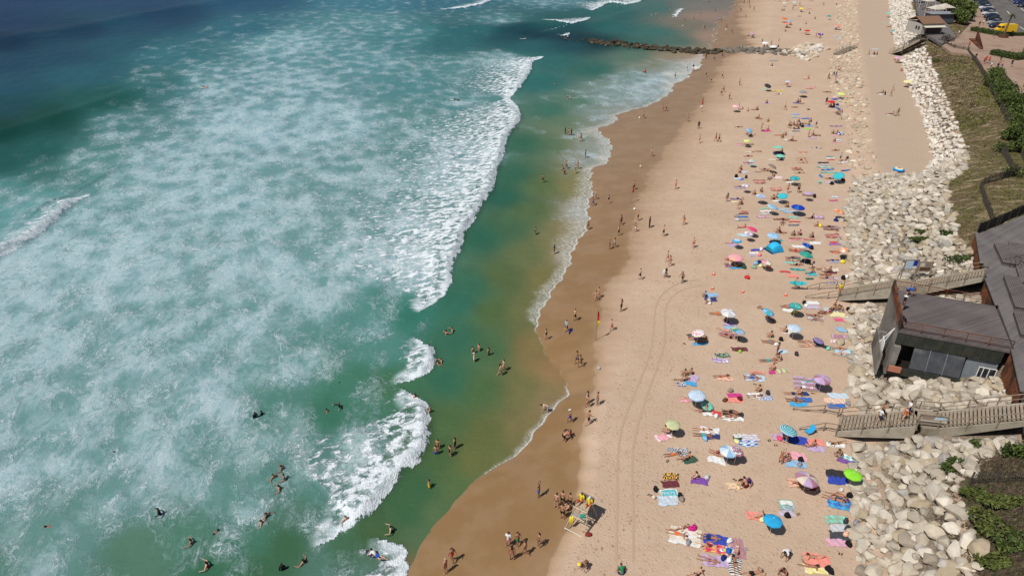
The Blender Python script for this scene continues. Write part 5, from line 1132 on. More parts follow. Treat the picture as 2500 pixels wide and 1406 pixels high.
def shrub(px, py, rx, ry, rz, lab, name='shrub', cols=GR, n=1500, leaf=.28, trunk=.5, z=None, group='shrubs behind the dune fence'):
    g = G(px, py); rr = random.Random(int(px*7+py)); o = empty(name, g); crown(rx, ry, rz, n, leaf, cols, rz*.8+trunk*.3, rr).build('foliage' if name == 'shrub' else 'crown', M_LEAF, o)
    m = MB()
    for k in range(5):
        a = 1.2566*k+rr.random(); m.tube([(0,0,-.2),(math.cos(a)*rx*.2, math.sin(a)*ry*.2, rz*.4+trunk*.2),(math.cos(a)*rx*.5, math.sin(a)*ry*.5, rz*.95+trunk*.3)], [.11,.07,.03], 5)
    m.build('stem' if name == 'shrub' else 'trunk', M_BARK, o); tag(o, lab, 'shrub' if name == 'shrub' else 'tree', group); return o
i = 0
for px, py, rx, ry in ((2424,200,1.8,3.2),(2436,218,2.0,3.4),(2448,240,2.2,3.4),(2462,262,2.4,3.4),(2480,262,2.4,3.2),(2478,292,2.4,3.2),(2497,300,2.6,3.2),(2488,322,2.2,3.0),(2505,345,2.6,3),(2500,375,2.0,2.6),(2470,345,1.3,1.6)):
    i += 1; shrub(px, py, rx, ry, 1.5, ['bright green rounded shrub at the far end of the hedge row behind the paling fence','green shrub second from the far end of the hedge row','green shrub third from the far end of the hedge row','green shrub in the middle of the hedge row, fence side','green shrub in the middle of the hedge row, promenade side','broad green shrub below the middle pair','large green shrub at the right photo edge','dense dark green shrub left of the photo edge','nearest large green shrub at the right photo edge','last green shrub of the row near the right edge','small dark shrub against the paling fence'][i-1], cols=GR+GB[:1], n=1400)
for k, (px, py, r, h) in enumerate(((2300,8,3.4,2.4),(2314,4,3.6,2.8),(2318,20,3.6,2.8),(2330,30,3.6,3.0),(2338,42,3.4,2.8),(2350,54,3.2,2.6),(2334,58,2.4,2.0))):
    shrub(px, py, r, r*1.5, h, 'dense green tree of the belt behind the restaurant, ' + ['farthest left','farthest right','second row left','in the middle','right of the middle','nearest right','nearest left'][k], 'tree', GR+GB, 2200, .5, 1.5, group='trees behind the restaurant')
for px, py, rx, ry, rz, t in ((2340,642,2.3,.9,.6,'low dark green bush above the upper stairs notice boards'),(2362,702,1.5,.7,.5,'small green bush between upper stairs and deck building'),(2252,573,1.2,.6,.4,'small green bush among the rocks, seaward one'),(2312,578,1.0,.6,.4,'small green bush among the rocks, landward one'),(2250,590,1.8,.5,.35,'flat green bush growing through the boulders'),(2316,1148,1.4,.9,.5,'green bush at the top corner of the lower rock slope'),(2420,1288,1.3,1.4,.4,'yellow green bush in the brown scrub'),(2375,1215,1.2,.8,.3,'low yellow green scrub cushion at the scrub edge below the paling fence'),(2450,1235,1.6,1.0,.3,'wide yellow green scrub cushion under the paling fence'),(2470,1330,1.3,1.0,.35,'olive scrub cushion near the lower right corner'),(2415,1370,1.2,.9,.3,'small yellow green scrub cushion at the bottom of the bank'),(2480,1110,1.4,.9,.7,'dark bush right of the lower stairs boulders'),(2380,1090,.5,.35,.3,'tiny tuft bush between grey boulders'),(2310,105,1.8,1.8,1.2,'dark leafless shrub beside the far stairs'),(2285,152,1.0,.9,.4,'yellow green bush at the far dune edge'),(2440,372,1.6,1.3,.8,'dark bush where the fences meet'),(2470,430,1.6,1.0,.7,'dark green bush behind the crossing fence')):
    shrub(px, py, rx, ry, rz, t, cols=[(.05,.035,.03),(.08,.06,.05)] if 'leafless' in t else GB if 'yellow' in t else GR, n=500, leaf=.2, group='bushes of the dune and rocks')
# dune cover: grass and creeping scrub, far too many to count
fm = FastMesh(); rr = random.Random(3); BAREP = [P(x, y, 8.6) for x, y in ((2368,215),(2385,260),(2400,320),(2412,368))]; n = 0
SC_Y = P(2400, 1000, 8.6).y
for k in range(52000):
    t = rr.random(); y = 24 + 336*t**1.6; x = float(linex(6, y)) if k % 8 else 0
    if k % 8: x_last = x
    else: x = float(linex(6, y))
    wmax = (P(2560, 703, 8).x/P(2560, 703, 8).y)*0 + y*.82; px = x - 1.2 + rr.random()*max(3, min(60, .66*y+19-x)); 
    if inpoly(px, y, PZ2) or blocked(px, y, .2) and px < 60: continue
    den = .5+.5*math.sin(px*.5+math.sin(y*.23)*2.5)*math.cos(y*.31+px*.12); lowr = y < SC_Y+2
    if not lowr and rr.random() > .12 + .75*den: continue
    z = tz(px, y); g2 = math.sin(px*.19+1)+math.cos(y*.11+px*.05)
    if lowr: cols = [(.10,.07,.045),(.065,.045,.03),(.06,.07,.022),(.12,.095,.055),(.08,.045,.035)]; h = .22
    else: cols = [(.17,.13,.055),(.12,.095,.04),(.24,.19,.10)] if g2 < .3 else [(.115,.125,.022),(.16,.155,.03),(.18,.155,.05)] if g2 < 1.15 or 78 < y < 128 else [(.14,.07,.04),(.18,.105,.06),(.19,.14,.075)]; h = .38
    if 78 < y < 128 and rr.random() < .6: cols = [(.115,.125,.022),(.16,.155,.03),(.09,.10,.025)]
    c = rr.choice(cols); s = .9 if y < 120 else 1.6
    for j in range(4 if y < 150 else 3):
        a = rr.uniform(0, 6.28); ln = h*rr.uniform(.6,1.4)*s*.8; w = .05*s*(1.6 if lowr else 1); b = V3((px+rr.uniform(-.18,.18)*s, y+rr.uniform(-.18,.18)*s, z-.03)); d = V3((math.cos(a)*ln*.9+.12, math.sin(a)*ln*.9, ln*.75))
        q = V3((-math.sin(a), math.cos(a), 0))*w; f = rr.uniform(.8,1.2); fm.tri(b-q, b+q, b+d, tuple(v*f for v in c))
o = fm.build('dune_grass', M_GRASS); tag(o, 'dry and green marram grass and creeping scrub covering the dune', 'dune grass', kind='stuff')
# ------------------------------------------------------------ promenade, car park and what stands there
M_PAVE = noisy_mat('brown_paving', (.30,.205,.15), (.36,.25,.185), .6, .9, (.25,.17,.125), .6, .1); M_ASPH = noisy_mat('old_asphalt', (.115,.105,.098), (.15,.138,.128), .8, .9, (.10,.09,.085), .6, .15)
ZP = 9.02
def flat(name, pts, z, mat, lab, cat): W = [P(a, b, z) for a, b in pts]; return slab(name, W, 8.3, z, mat, lab, cat, 'structure')
flat('promenade', [(2300,112),(2322,128),(2362,132),(2396,160),(2410,185),(2440,178),(2470,205),(2500,262),(2560,330),(3400,420),(3400,-60),(2335,-60),(2322,-8),(2352,30),(2368,60),(2338,92)], ZP, M_PAVE, 'brown promenade', 'promenade')
flat('terrace', [(2228,-40),(2238,25),(2262,84),(2300,108),(2335,92),(2300,40),(2290,-40)], ZP-.02, M_DECK2, 'grey restaurant terrace', 'terrace')
flat('car_park', [(2362,-60),(2372,0),(2395,28),(2428,66),(2446,84),(2500,88),(3400,150),(3400,-60)], ZP+.02, M_ASPH, 'asphalt car park', 'car park')
m = MB()
for a, b in (((2459,28),(2466,36)),((2490,66),(2502,74)),((2480,5),(2486,12)),((2492,20),(2499,27))): p, q = P(*a, ZP+.03), P(*b, ZP+.03); m.bar(p, q, .22, .006, (.75,.75,.72))
o = m.build('road_marking', M_PAINT); tag(o, None, None, kind='structure')
m = MB(); p = [P(*q, ZP+.07) for q in ((2372,0),(2395,28),(2428,66),(2446,84),(2500,88))]
for a, b in zip(p[:-1], p[1:]): m.bar(a, b, .22, .14)
o = m.build('kerb', M_CONC); tag(o, None, None, kind='structure')
def car(px, py, hd, col, lab, kind='car'):
    p = P(px, py, ZP+.03); o = empty('parked_car' if kind == 'car' else 'parked_van', p, R(hd)); c = FC[col][1] if isinstance(col, str) else col; m = MB(); van = kind != 'car'
    prof = [(-2.1,.35),(-2.15,.75),(-2.0,.98),(-1.5,1.05),(-.9,1.08),(.95,1.0),(1.75,.86),(2.08,.68),(2.12,.35)] if not van else [(-2.7,.35),(-2.7,2.1),(-2.5,2.3),(1.2,2.3),(1.5,2.15),(2.1,1.25),(2.6,1.05),(2.65,.35)]
    ws = [.80,.86,.88] ; n = len(prof); vs = []
    for sgn in (-1, 1):
        for x, z in prof: vs.append((x, sgn*(.88 if z < .9 or van else .82), z))
    m.add(vs, [tuple(range(n-1,-1,-1)), tuple(range(n, 2*n))] + [(i, i+1, n+i+1, n+i) for i in range(n-1)] + [(n-1, 0, n, 2*n-1)], c); m.build('body', M_GLOSS, o)
    if not van:
        gl = [(-1.55,1.05),(-1.05,1.42),(.15,1.45),(.95,1.0)]; m = MB(); vs = [(x, s*(.80 if z < 1.2 else .62), z) for s in (-1, 1) for x, z in gl]; m.add(vs, [(3,2,1,0),(4,5,6,7)] + [(i, i+1, 5+i, 4+i) for i in range(3)]); m.build('windows', M_GLASS, o)
        m = MB(); m.box((-.45,0,1.455), (1.15,1.2,.04), c); m.build('roof', M_GLOSS, o)
    else:
        m = MB(); m.add([(1.52,-.75,2.08),(1.52,.75,2.08),(2.11,.8,1.29),(2.11,-.8,1.29)], [(3,2,1,0),(0,1,2,3)]); 
        for s in (-1, 1): m.box((1.45,s*.89,1.6), (.8,.02,.5))
        m.build('windows', M_GLASS, o)
    for x in ((-1.3,1.3) if not van else (-1.7,1.75)):
        for s in (-1, 1):
            w = MB(); w.tube([(x, s*.72, .32),(x, s*.9, .32)], .32, 12, (.02,.02,.02)); w.build('wheel', M_DARK, o); 
    for s in (-1, 1): m = MB(); m.box(((2.07 if not van else 2.62), s*.62, .66 if not van else .8), (.08,.3,.14)); m.build('headlight', M_WHITE, o)
    tag(o, lab, kind, 'cars in the seaward parking row' if px < 2460 and not van else None if van else 'cars in the second parking row'); return o
row = [('n','dark navy car at the far end of the seaward parking row'),('k','black car second from the far end of the parking row'),('d','charcoal car third from the far end of the parking row'),('n','navy car fourth from the far end of the parking row'),('Q','silver car in the seaward parking row'),('n','navy car behind the silver one, seen from the camera side'),('Q','silver grey car in the middle of the seaward row'),('n','navy car just past the middle of the seaward row'),('k','black car in the nearer half of the seaward row'),('q','grey hatchback second from the near end of the row'),('n','navy car at the near end of the row beside the van')]
for k, (c, t) in enumerate(row):
    f = k/10; car(2385+45*f+2, -2+70*f-f*(1-f)*10, 184+rr.uniform(-3,3), c if c != 'n' else (.012,.022,.06), t)
car(2452, 80, 180, (.80,.48,.02), 'bright yellow delivery van parked behind the palm', 'van')
for k, (x, y, c, t) in enumerate(((2466,-4,'q','grey car at the top edge, leftmost of the second row'),(2476,3,'Q','silver car second from the left in the second row'),(2488,10,'n','navy car third from the left in the second row'),(2497,18,'d','charcoal car nearest in the second row'))): car(x, y, 200, c, t)
p = P(2438, 60, ZP+1.5); board(2438, 60, 0, 1.4, .8, 'M', 'bodyboard', lab='magenta board on the bonnet of the nearest parked car', loc=(p.x, p.y, ZP+1.12))
def palm(px, py, h, lab):
    p = P(px, py, ZP); o = empty('palm_tree', p); m = MB(); m.tube([(0,0,0),(.1,0,h*.5),(.35,0,h)], [.28,.22,.2], 8); m.build('trunk', M_BARK, o); fm = FastMesh(); rr = random.Random(2)
    for k in range(26):
        a = 6.2832*k/26+rr.random()*.2; L = rr.uniform(1.1,1.7); el = rr.uniform(-.2,1.1); pr = V3((.35,0,h)); d = V3((math.cos(a)*math.cos(el), math.sin(a)*math.cos(el), math.sin(el)))
        for j in range(5):
            nx = pr + d*L/5; sd = V3((-d.y, d.x, 0)).normalized()*.16; c = rr.choice(GR); fm.tri(pr-sd, pr+sd, nx+sd*.6, c); fm.tri(pr-sd, nx+sd*.6, nx-sd*.6, c); pr = nx; d.z -= .28; d.normalize()
    fm.build('fronds', M_LEAF, o); tag(o, lab, 'palm tree', 'palms of the promenade'); q = empty('planter', p); m = MB(); m.prism([(1.2*math.cos(6.2832*k/10), 1.2*math.sin(6.2832*k/10)) for k in range(10)], 0, .9, (.12,.06,.04)); m.build('tub', M_FAB, q); m = MB(); m.prism([(1.05*math.cos(6.2832*k/10), 1.05*math.sin(6.2832*k/10)) for k in range(10)], .9, .93, (.05,.04,.03)); m.build('soil', M_FAB, q); tag(q, 'round brown planter under the ' + ('palm by the yellow van' if px < 2470 else 'palm at the right edge'), 'planter')
palm(2449, 92, 5.6, 'tall thin palm tree in front of the yellow van'); palm(2493, 140, 5.2, 'palm tree cut by the right photo edge')
def hedge(px, py, hd, L, W, H, lab):
    p = P(px, py, ZP); o = empty('box_hedge', p, R(hd)); rr = random.Random(px); fm = FastMesh()
    for k in range(1800):
        f = rr.choice('xXyYzz'); x, y, z = rr.uniform(-L/2,L/2), rr.uniform(-W/2,W/2), rr.uniform(.1,H)
        if f in 'xX': x = L/2*(1 if f == 'x' else -1)
        elif f in 'yY': y = W/2*(1 if f == 'y' else -1)
        else: z = H
        p2 = V3((x, y, z)) + V3((rr.gauss(0,.07), rr.gauss(0,.07), rr.gauss(0,.07))); a = V3((rr.gauss(0,1), rr.gauss(0,1), rr.gauss(0,1))).normalized()*.16; b = V3((rr.gauss(0,1), rr.gauss(0,1), rr.gauss(0,1))).normalized()*.16; fm.tri(p2-a, p2+a, p2+b, rr.choice(GR))
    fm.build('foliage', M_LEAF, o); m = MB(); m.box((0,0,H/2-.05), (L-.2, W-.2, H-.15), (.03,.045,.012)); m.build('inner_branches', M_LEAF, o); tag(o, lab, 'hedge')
hedge(2410, 82, 112, 9, 2.2, 1.0, 'clipped green box hedge at the corner of the car park'); hedge(2457, 140, 112, 7, 2.6, 1.1, 'rounded green hedge in the middle of the promenade'); hedge(2478, 88, 0, 9, 1.0, .8, 'low dark hedge behind the yellow van'); hedge(2500, 142, 10, 5, 2, 1.0, 'hedge in a raised bed at the right edge')
# timber wedge sculpture
_a, _b = P(2377, 97, ZP), P(2395, 121, ZP); o = empty('timber_sculpture', (_a+_b)/2, math.atan2((_b-_a).y, (_b-_a).x)); _L = (_b-_a).length; m = MB()
for k in range(14): x = -_L/2+_L*(k+.5)/14; hh = .4+2.0*(1-k/13); m.box((x, .35, hh/2), (_L/14*.8, .18, hh))
m.build('slatted_wall', M_RUST, o); m = MB(); m.prism([(-_L/2,-1.1),(_L/2,-.3),(_L/2,.3),(-_L/2,.25)], 0, .25); m.build('ramp_base', M_RUST, o); tag(o, 'reddish brown slatted wedge sculpture on the promenade', 'sculpture')
# restaurant hut and terrace
p = P(2272, 84, ZP); o = empty('restaurant_hut', p, R(8)); LW_, DW, HW = 6.4, 6.5, 2.7
m = MB(); m.box((0,DW/2,HW/2), (LW_,DW,HW), (.42,.40,.36)); m.build('wall', M_PAINT, o); m = MB()
for s in (0, 1):
    y0, y1 = (-.4, DW/2) if s == 0 else (DW/2, DW+.4); z0, z1 = (HW+.05, HW+1.5) if s == 0 else (HW+1.5, HW+.05); v = [(-LW_/2-.3,y0,z0),(LW_/2+.3,y0,z0),(LW_/2+.3,y1,z1),(-LW_/2-.3,y1,z1)]; m.add(v+[(a,b,c+.12) for a,b,c in v], [(3,2,1,0),(4,5,6,7),(0,1,5,4),(1,2,6,5),(2,3,7,6),(3,0,4,7)])
m.build('roof', noisy_mat('brown_roof_tiles', (.17,.095,.06), (.23,.14,.09), 3, .9), o); m = MB()
for x in (-2.0, -.9): m.box((-LW_/2-.01, DW/2+x, 1.5), (.04,.7,.9))
m.build('window', M_GLASS, o); m = MB(); m.bar((0,-.1,2.3), (0,-1.5,2.0), LW_, .06, (.6,.56,.46)); m.build('awning', M_FAB, o); m = MB(); m.box((.4,-.05,1.0), (4.6,.06,1.7)); m.build('serving_opening', M_DARK, o); tag(o, 'small restaurant hut with a brown roof and dark serving front', 'building')
p = P(2300, 57, ZP); o = empty('bar_kiosk', p, R(4)); m = MB(); m.box((0,2,1.25), (7,3.6,2.5), (.09,.10,.12)); m.build('wall', M_PAINT, o); m = MB(); m.box((0,1.9,2.6), (8,4.4,.14), (.28,.29,.31)); m.build('flat_roof', M_PAINT, o); tag(o, 'dark flat roofed kiosk behind the brown roofed hut', 'building')
for k, (px, py, s) in enumerate(((2300,38,4.6),(2280,42,4.0),(2243,8,3.0),(2262,22,3.2))):
    p = P(px, py, ZP); o = empty('terrace_canopy', p, R(12)); m = MB(); h = 2.5; q = [(s/2*a, s/2*b, h) for a, b in ((-1,-1),(1,-1),(1,1),(-1,1))]; ap = (0,0,h+1.1); m.add(q+[ap], [(0,1,4),(1,2,4),(2,3,4),(3,0,4)], (.52,.47,.40)); m.add([(a,b,c-.03) for a,b,c in q]+[(0,0,h+1.07)], [(4,1,0),(4,2,1),(4,3,2),(4,0,3)], (.4,.36,.3)); m.build('canopy', M_FAB, o); m = MB()
    for a, b, c in q: m.bar((a,b,0), (a,b,h), .08)
    m.build('posts', M_WHITE, o); tag(o, ['large beige pyramid canopy beside the trees','beige pyramid canopy behind the hut','small pale canopy at the top of the terrace','middle pale canopy of the terrace'][k], 'canopy', 'canopies of the restaurant terrace')
for k, (px, py) in enumerate(((2246,16),(2252,24),(2258,32),(2268,30),(2250,4),(2262,8),(2272,14))):
    p = P(px, py, ZP); o = empty('terrace_table', p, k*.7); m = MB(); m.prism([(.6*math.cos(.785*j), .6*math.sin(.785*j)) for j in range(8)], .70, .75, (.3,.2,.14)); m.build('table_top', M_FAB, o); m = MB(); m.tube([(0,0,0),(0,0,.7)], .05, 6); m.build('leg', M_DARK, o); m = MB()
    for s in (-1, 1): m.box((s*.95,0,.45), (.45,.45,.05), (.25,.18,.13)); m.box((s*1.15,0,.7), (.05,.45,.5), (.25,.18,.13))
    m.build('bench_seats', M_FAB, o); tag(o, 'round brown terrace table with two seats, ' + ['at the left front','left middle','nearest the hut','right front','top left','top middle','top right'][k] + ' of the terrace', 'table', 'tables of the restaurant terrace')
for px, py, po, hd, c, h in ((2370,33,'w1',110,'kT','ds'),(2377,50,'w1',100,'kT','ds'),(2389,67,'w1',290,'kT','ds'),(2399,63,'w1',280,'wT','ds'),(2425,94,'w2',250,'kT','ds'),(2401,158,'st',200,'rT','ds'),(2406,154,'st',190,'rT','ds'),(2413,156,'w1',200,'rT','rs'),(2417,170,'st',160,'wT','ds'),(2441,154,'w1',110,'kT','ds'),(2433,172,'st',190,'kT','ds'),(2380,148,'st',180,'kT','ds'),(2364,118,'st',180,'rT','rs'),(2468,164,'st',200,'kT','ds'),(2496,220,'w1',180,'rT','ds'),(2498,248,'st',90,'nT','ds'),(2338,90,'st',180,'wT','ds'),(2444,168,'w1',190,'pT','ds')):
    person(px, py, po, hd, c, h, 1.0, loc=tuple(P(px, py, ZP)), ctx='on the promenade')
# tyre tracks pressed into the sand
t = NT('track_sand'); M_TRK = t.done(t.mix(t.noise(t.pos(), 3, 4), (.41,.29,.195), (.48,.345,.24)), .95, t.bump(t.noise(t.mapv(t.pos(), (1,1,1)), 9, 3), .6, .04), .1)
def track(pts, lab):
    W = []; 
    for a, b in zip(pts[:-1], pts[1:]):
        for k in range(10): W.append(G(a[0]+(b[0]-a[0])*k/10, a[1]+(b[1]-a[1])*k/10))
    W = [sum((W[max(0, min(len(W)-1, i+d))] for d in range(-5, 6)), V3((0,0,0)))/11 for i in range(len(W))]; m = MB(); L = []
    for i, p in enumerate(W):
        d = (W[min(i+1, len(W)-1)]-W[max(i-1, 0)]); d.z = 0; d.normalize(); s = V3((-d.y, d.x, 0))*.10; L.append([(q.x, q.y, tz(q.x, q.y)+.022) for q in (p-s*(1+.2*math.sin(i*1.7)), p+s)])
    for a, b in zip(L[:-1], L[1:]): m.add([a[0], b[0], b[1], a[1]], [(3,2,1,0)])
    o = m.build('tyre_track', M_TRK, None, True); tag(o, None, None, kind='structure')
track([(1717,683),(1680,686),(1650,694),(1622,712),(1605,735),(1597,765),(1596,810),(1590,850),(1578,890),(1562,930),(1545,970),(1525,1020),(1514,1060),(1508,1110),(1507,1180),(1507,1260),(1502,1406)], '')
track([(1717,696),(1690,700),(1662,709),(1640,724),(1626,745),(1622,780),(1625,820),(1617,860),(1605,895),(1592,930),(1577,970),(1562,1020),(1550,1060),(1544,1110),(1542,1180),(1548,1260),(1544,1406)], '')
# name | beach umbrella table: x y width colours pattern tiltx tilty low label
for ln in """
1875 209 17 d plain 14 20 0 charcoal grey umbrella leaning over
1961 224 18 q plain 0 0 0 pale slate grey umbrella
2055 229 19 I plain 0 0 0 pale lime umbrella by the rocks
2030 248 18 r plain 0 0 0 red umbrella over dark clutter
2046 265 17 b plain 30 0 0 blue umbrella tipped towards the rocks
1797 259 18 pw dots 0 0 0 pink and white dotted umbrella
1924 199 12 L plain 0 0 0 pale blue umbrella
1830 318 17 l plain 25 20 0 light blue umbrella leaning seaward
1824 343 16 I plain 0 0 0 lime umbrella with a dark lining
1900 359 24 e plain 0 -12 0 mint green umbrella
1906 380 20 e plain 0 0 1 low mint sunshade beside the mint umbrella
1836 391 12 Tw rings 0 0 0 teal and white ringed umbrella
1886 405 22 u plain 22 0 0 taupe umbrella
1941 434 23 tT alt 0 0 0 turquoise umbrella with a dark shadow
2048 428 26 t plain -25 12 0 turquoise umbrella beside the rocks
1821 452 15 Vw alt 0 0 0 small pale pink umbrella
1859 478 24 LlV alt 0 0 0 lavender blue patterned umbrella
1911 477 24 t plain -14 10 0 turquoise umbrella on a white stake
1974 471 18 V plain 0 0 0 flat lavender umbrella
1887 504 26 aL rings 16 0 0 azure umbrella with pale rings
1949 505 31 RbR alt 0 0 0 large royal blue umbrella
2050 515 25 oC alt 14 0 0 orange umbrella near the rocks
1838 558 24 P plain 20 0 0 hot pink umbrella
1829 568 22 Vw alt 10 0 0 white and lilac umbrella
1889 574 29 lL dots 0 0 0 light blue patterned umbrella
1800 586 17 La rim 0 0 0 pale blue umbrella with an azure rim
1970 597 22 Rb alt 14 0 0 royal blue umbrella
1969 620 31 gT alt 12 0 0 green teal umbrella
2060 608 21 oCw alt -20 0 0 orange and white umbrella
1797 627 35 pCp alt 0 0 0 wide pink umbrella
1872 638 29 pwYx alt 18 0 0 pink white and yellow pastel umbrella
1943 745 31 Te dots 0 0 0 leaf patterned green umbrella
1779 762 37 wQ alt 0 0 0 large white umbrella
1877 760 30 tl alt 22 0 0 pale turquoise umbrella
1940 799 33 lw rings 0 0 0 light blue and white ringed umbrella
1804 806 33 lTyTlQ alt 12 -6 0 yellow green and pale blue umbrella
1705 811 31 wp dots -14 0 0 white and pink speckled umbrella
1999 830 27 Vn rings 14 0 1 small low purple striped umbrella
2008 924 40 VVx alt 0 0 0 purple umbrella
1702 963 42 wl rings 0 0 0 white umbrella with thin blue rings
1727 988 26 e plain 10 0 1 low mint sunshade on its side
1644 1034 35 EY rings 0 0 0 sage green umbrella
1926 1048 42 TtL rings 12 0 0 teal and pale blue ringed umbrella
1800 1098 32 xw dots 18 0 0 crimson and white floral umbrella behind the pale blue one
1780 1099 43 Lwl alt 0 0 0 pale blue and white umbrella
1971 1167 55 xcV alt 10 -6 0 pink and cream panelled umbrella
2084 1156 42 ii alt 0 0 0 bright lime green umbrella
1888 1268 45 aa plain 0 0 0 solid azure umbrella
2195 412 26 xYab rim 0 0 1 lone umbrella with red yellow and blue rings
2217 199 20 Y plain 0 0 0 pale yellow umbrella on the upper sand
2194 141 18 Vp alt 0 0 0 lilac umbrella at the foot of the white rocks
2170 33 12 e plain 0 0 0 mint umbrella on the far upper sand
2180 75 11 t plain 14 0 0 small turquoise umbrella on the upper sand
1915 46 14 ro rim 0 0 0 red and orange far umbrella
1929 52 11 l plain 0 0 0 far slate blue umbrella
1922 58 15 s plain 0 0 0 far salmon umbrella
1971 75 13 r plain 0 0 0 far red umbrella
2001 83 9 v plain 0 20 0 far violet umbrella
1869 105 17 w plain 0 0 0 white umbrella above the groyne, the seaward one
1888 114 18 w plain 0 0 0 white umbrella above the groyne, the landward one
1837 82 13 V plain 20 0 0 lilac umbrella over two beach chairs
1958 21 11 y plain 0 0 0 far yellow umbrella
1940 6 10 L plain 0 0 0 far pale umbrella at the top edge
1915 8 9 w plain 0 0 0 far white umbrella at the top edge
2048 63 14 s plain 0 0 0 far salmon umbrella by the buried rocks
2025 39 9 T plain 0 14 0 far teal umbrella
""".strip().split('\n'):
    q = ln.split(None, 8); parasol(float(q[0]), float(q[1]), float(q[2]), q[3], q[4], q[8], float(q[5]), float(q[6]), q[7] == '1')
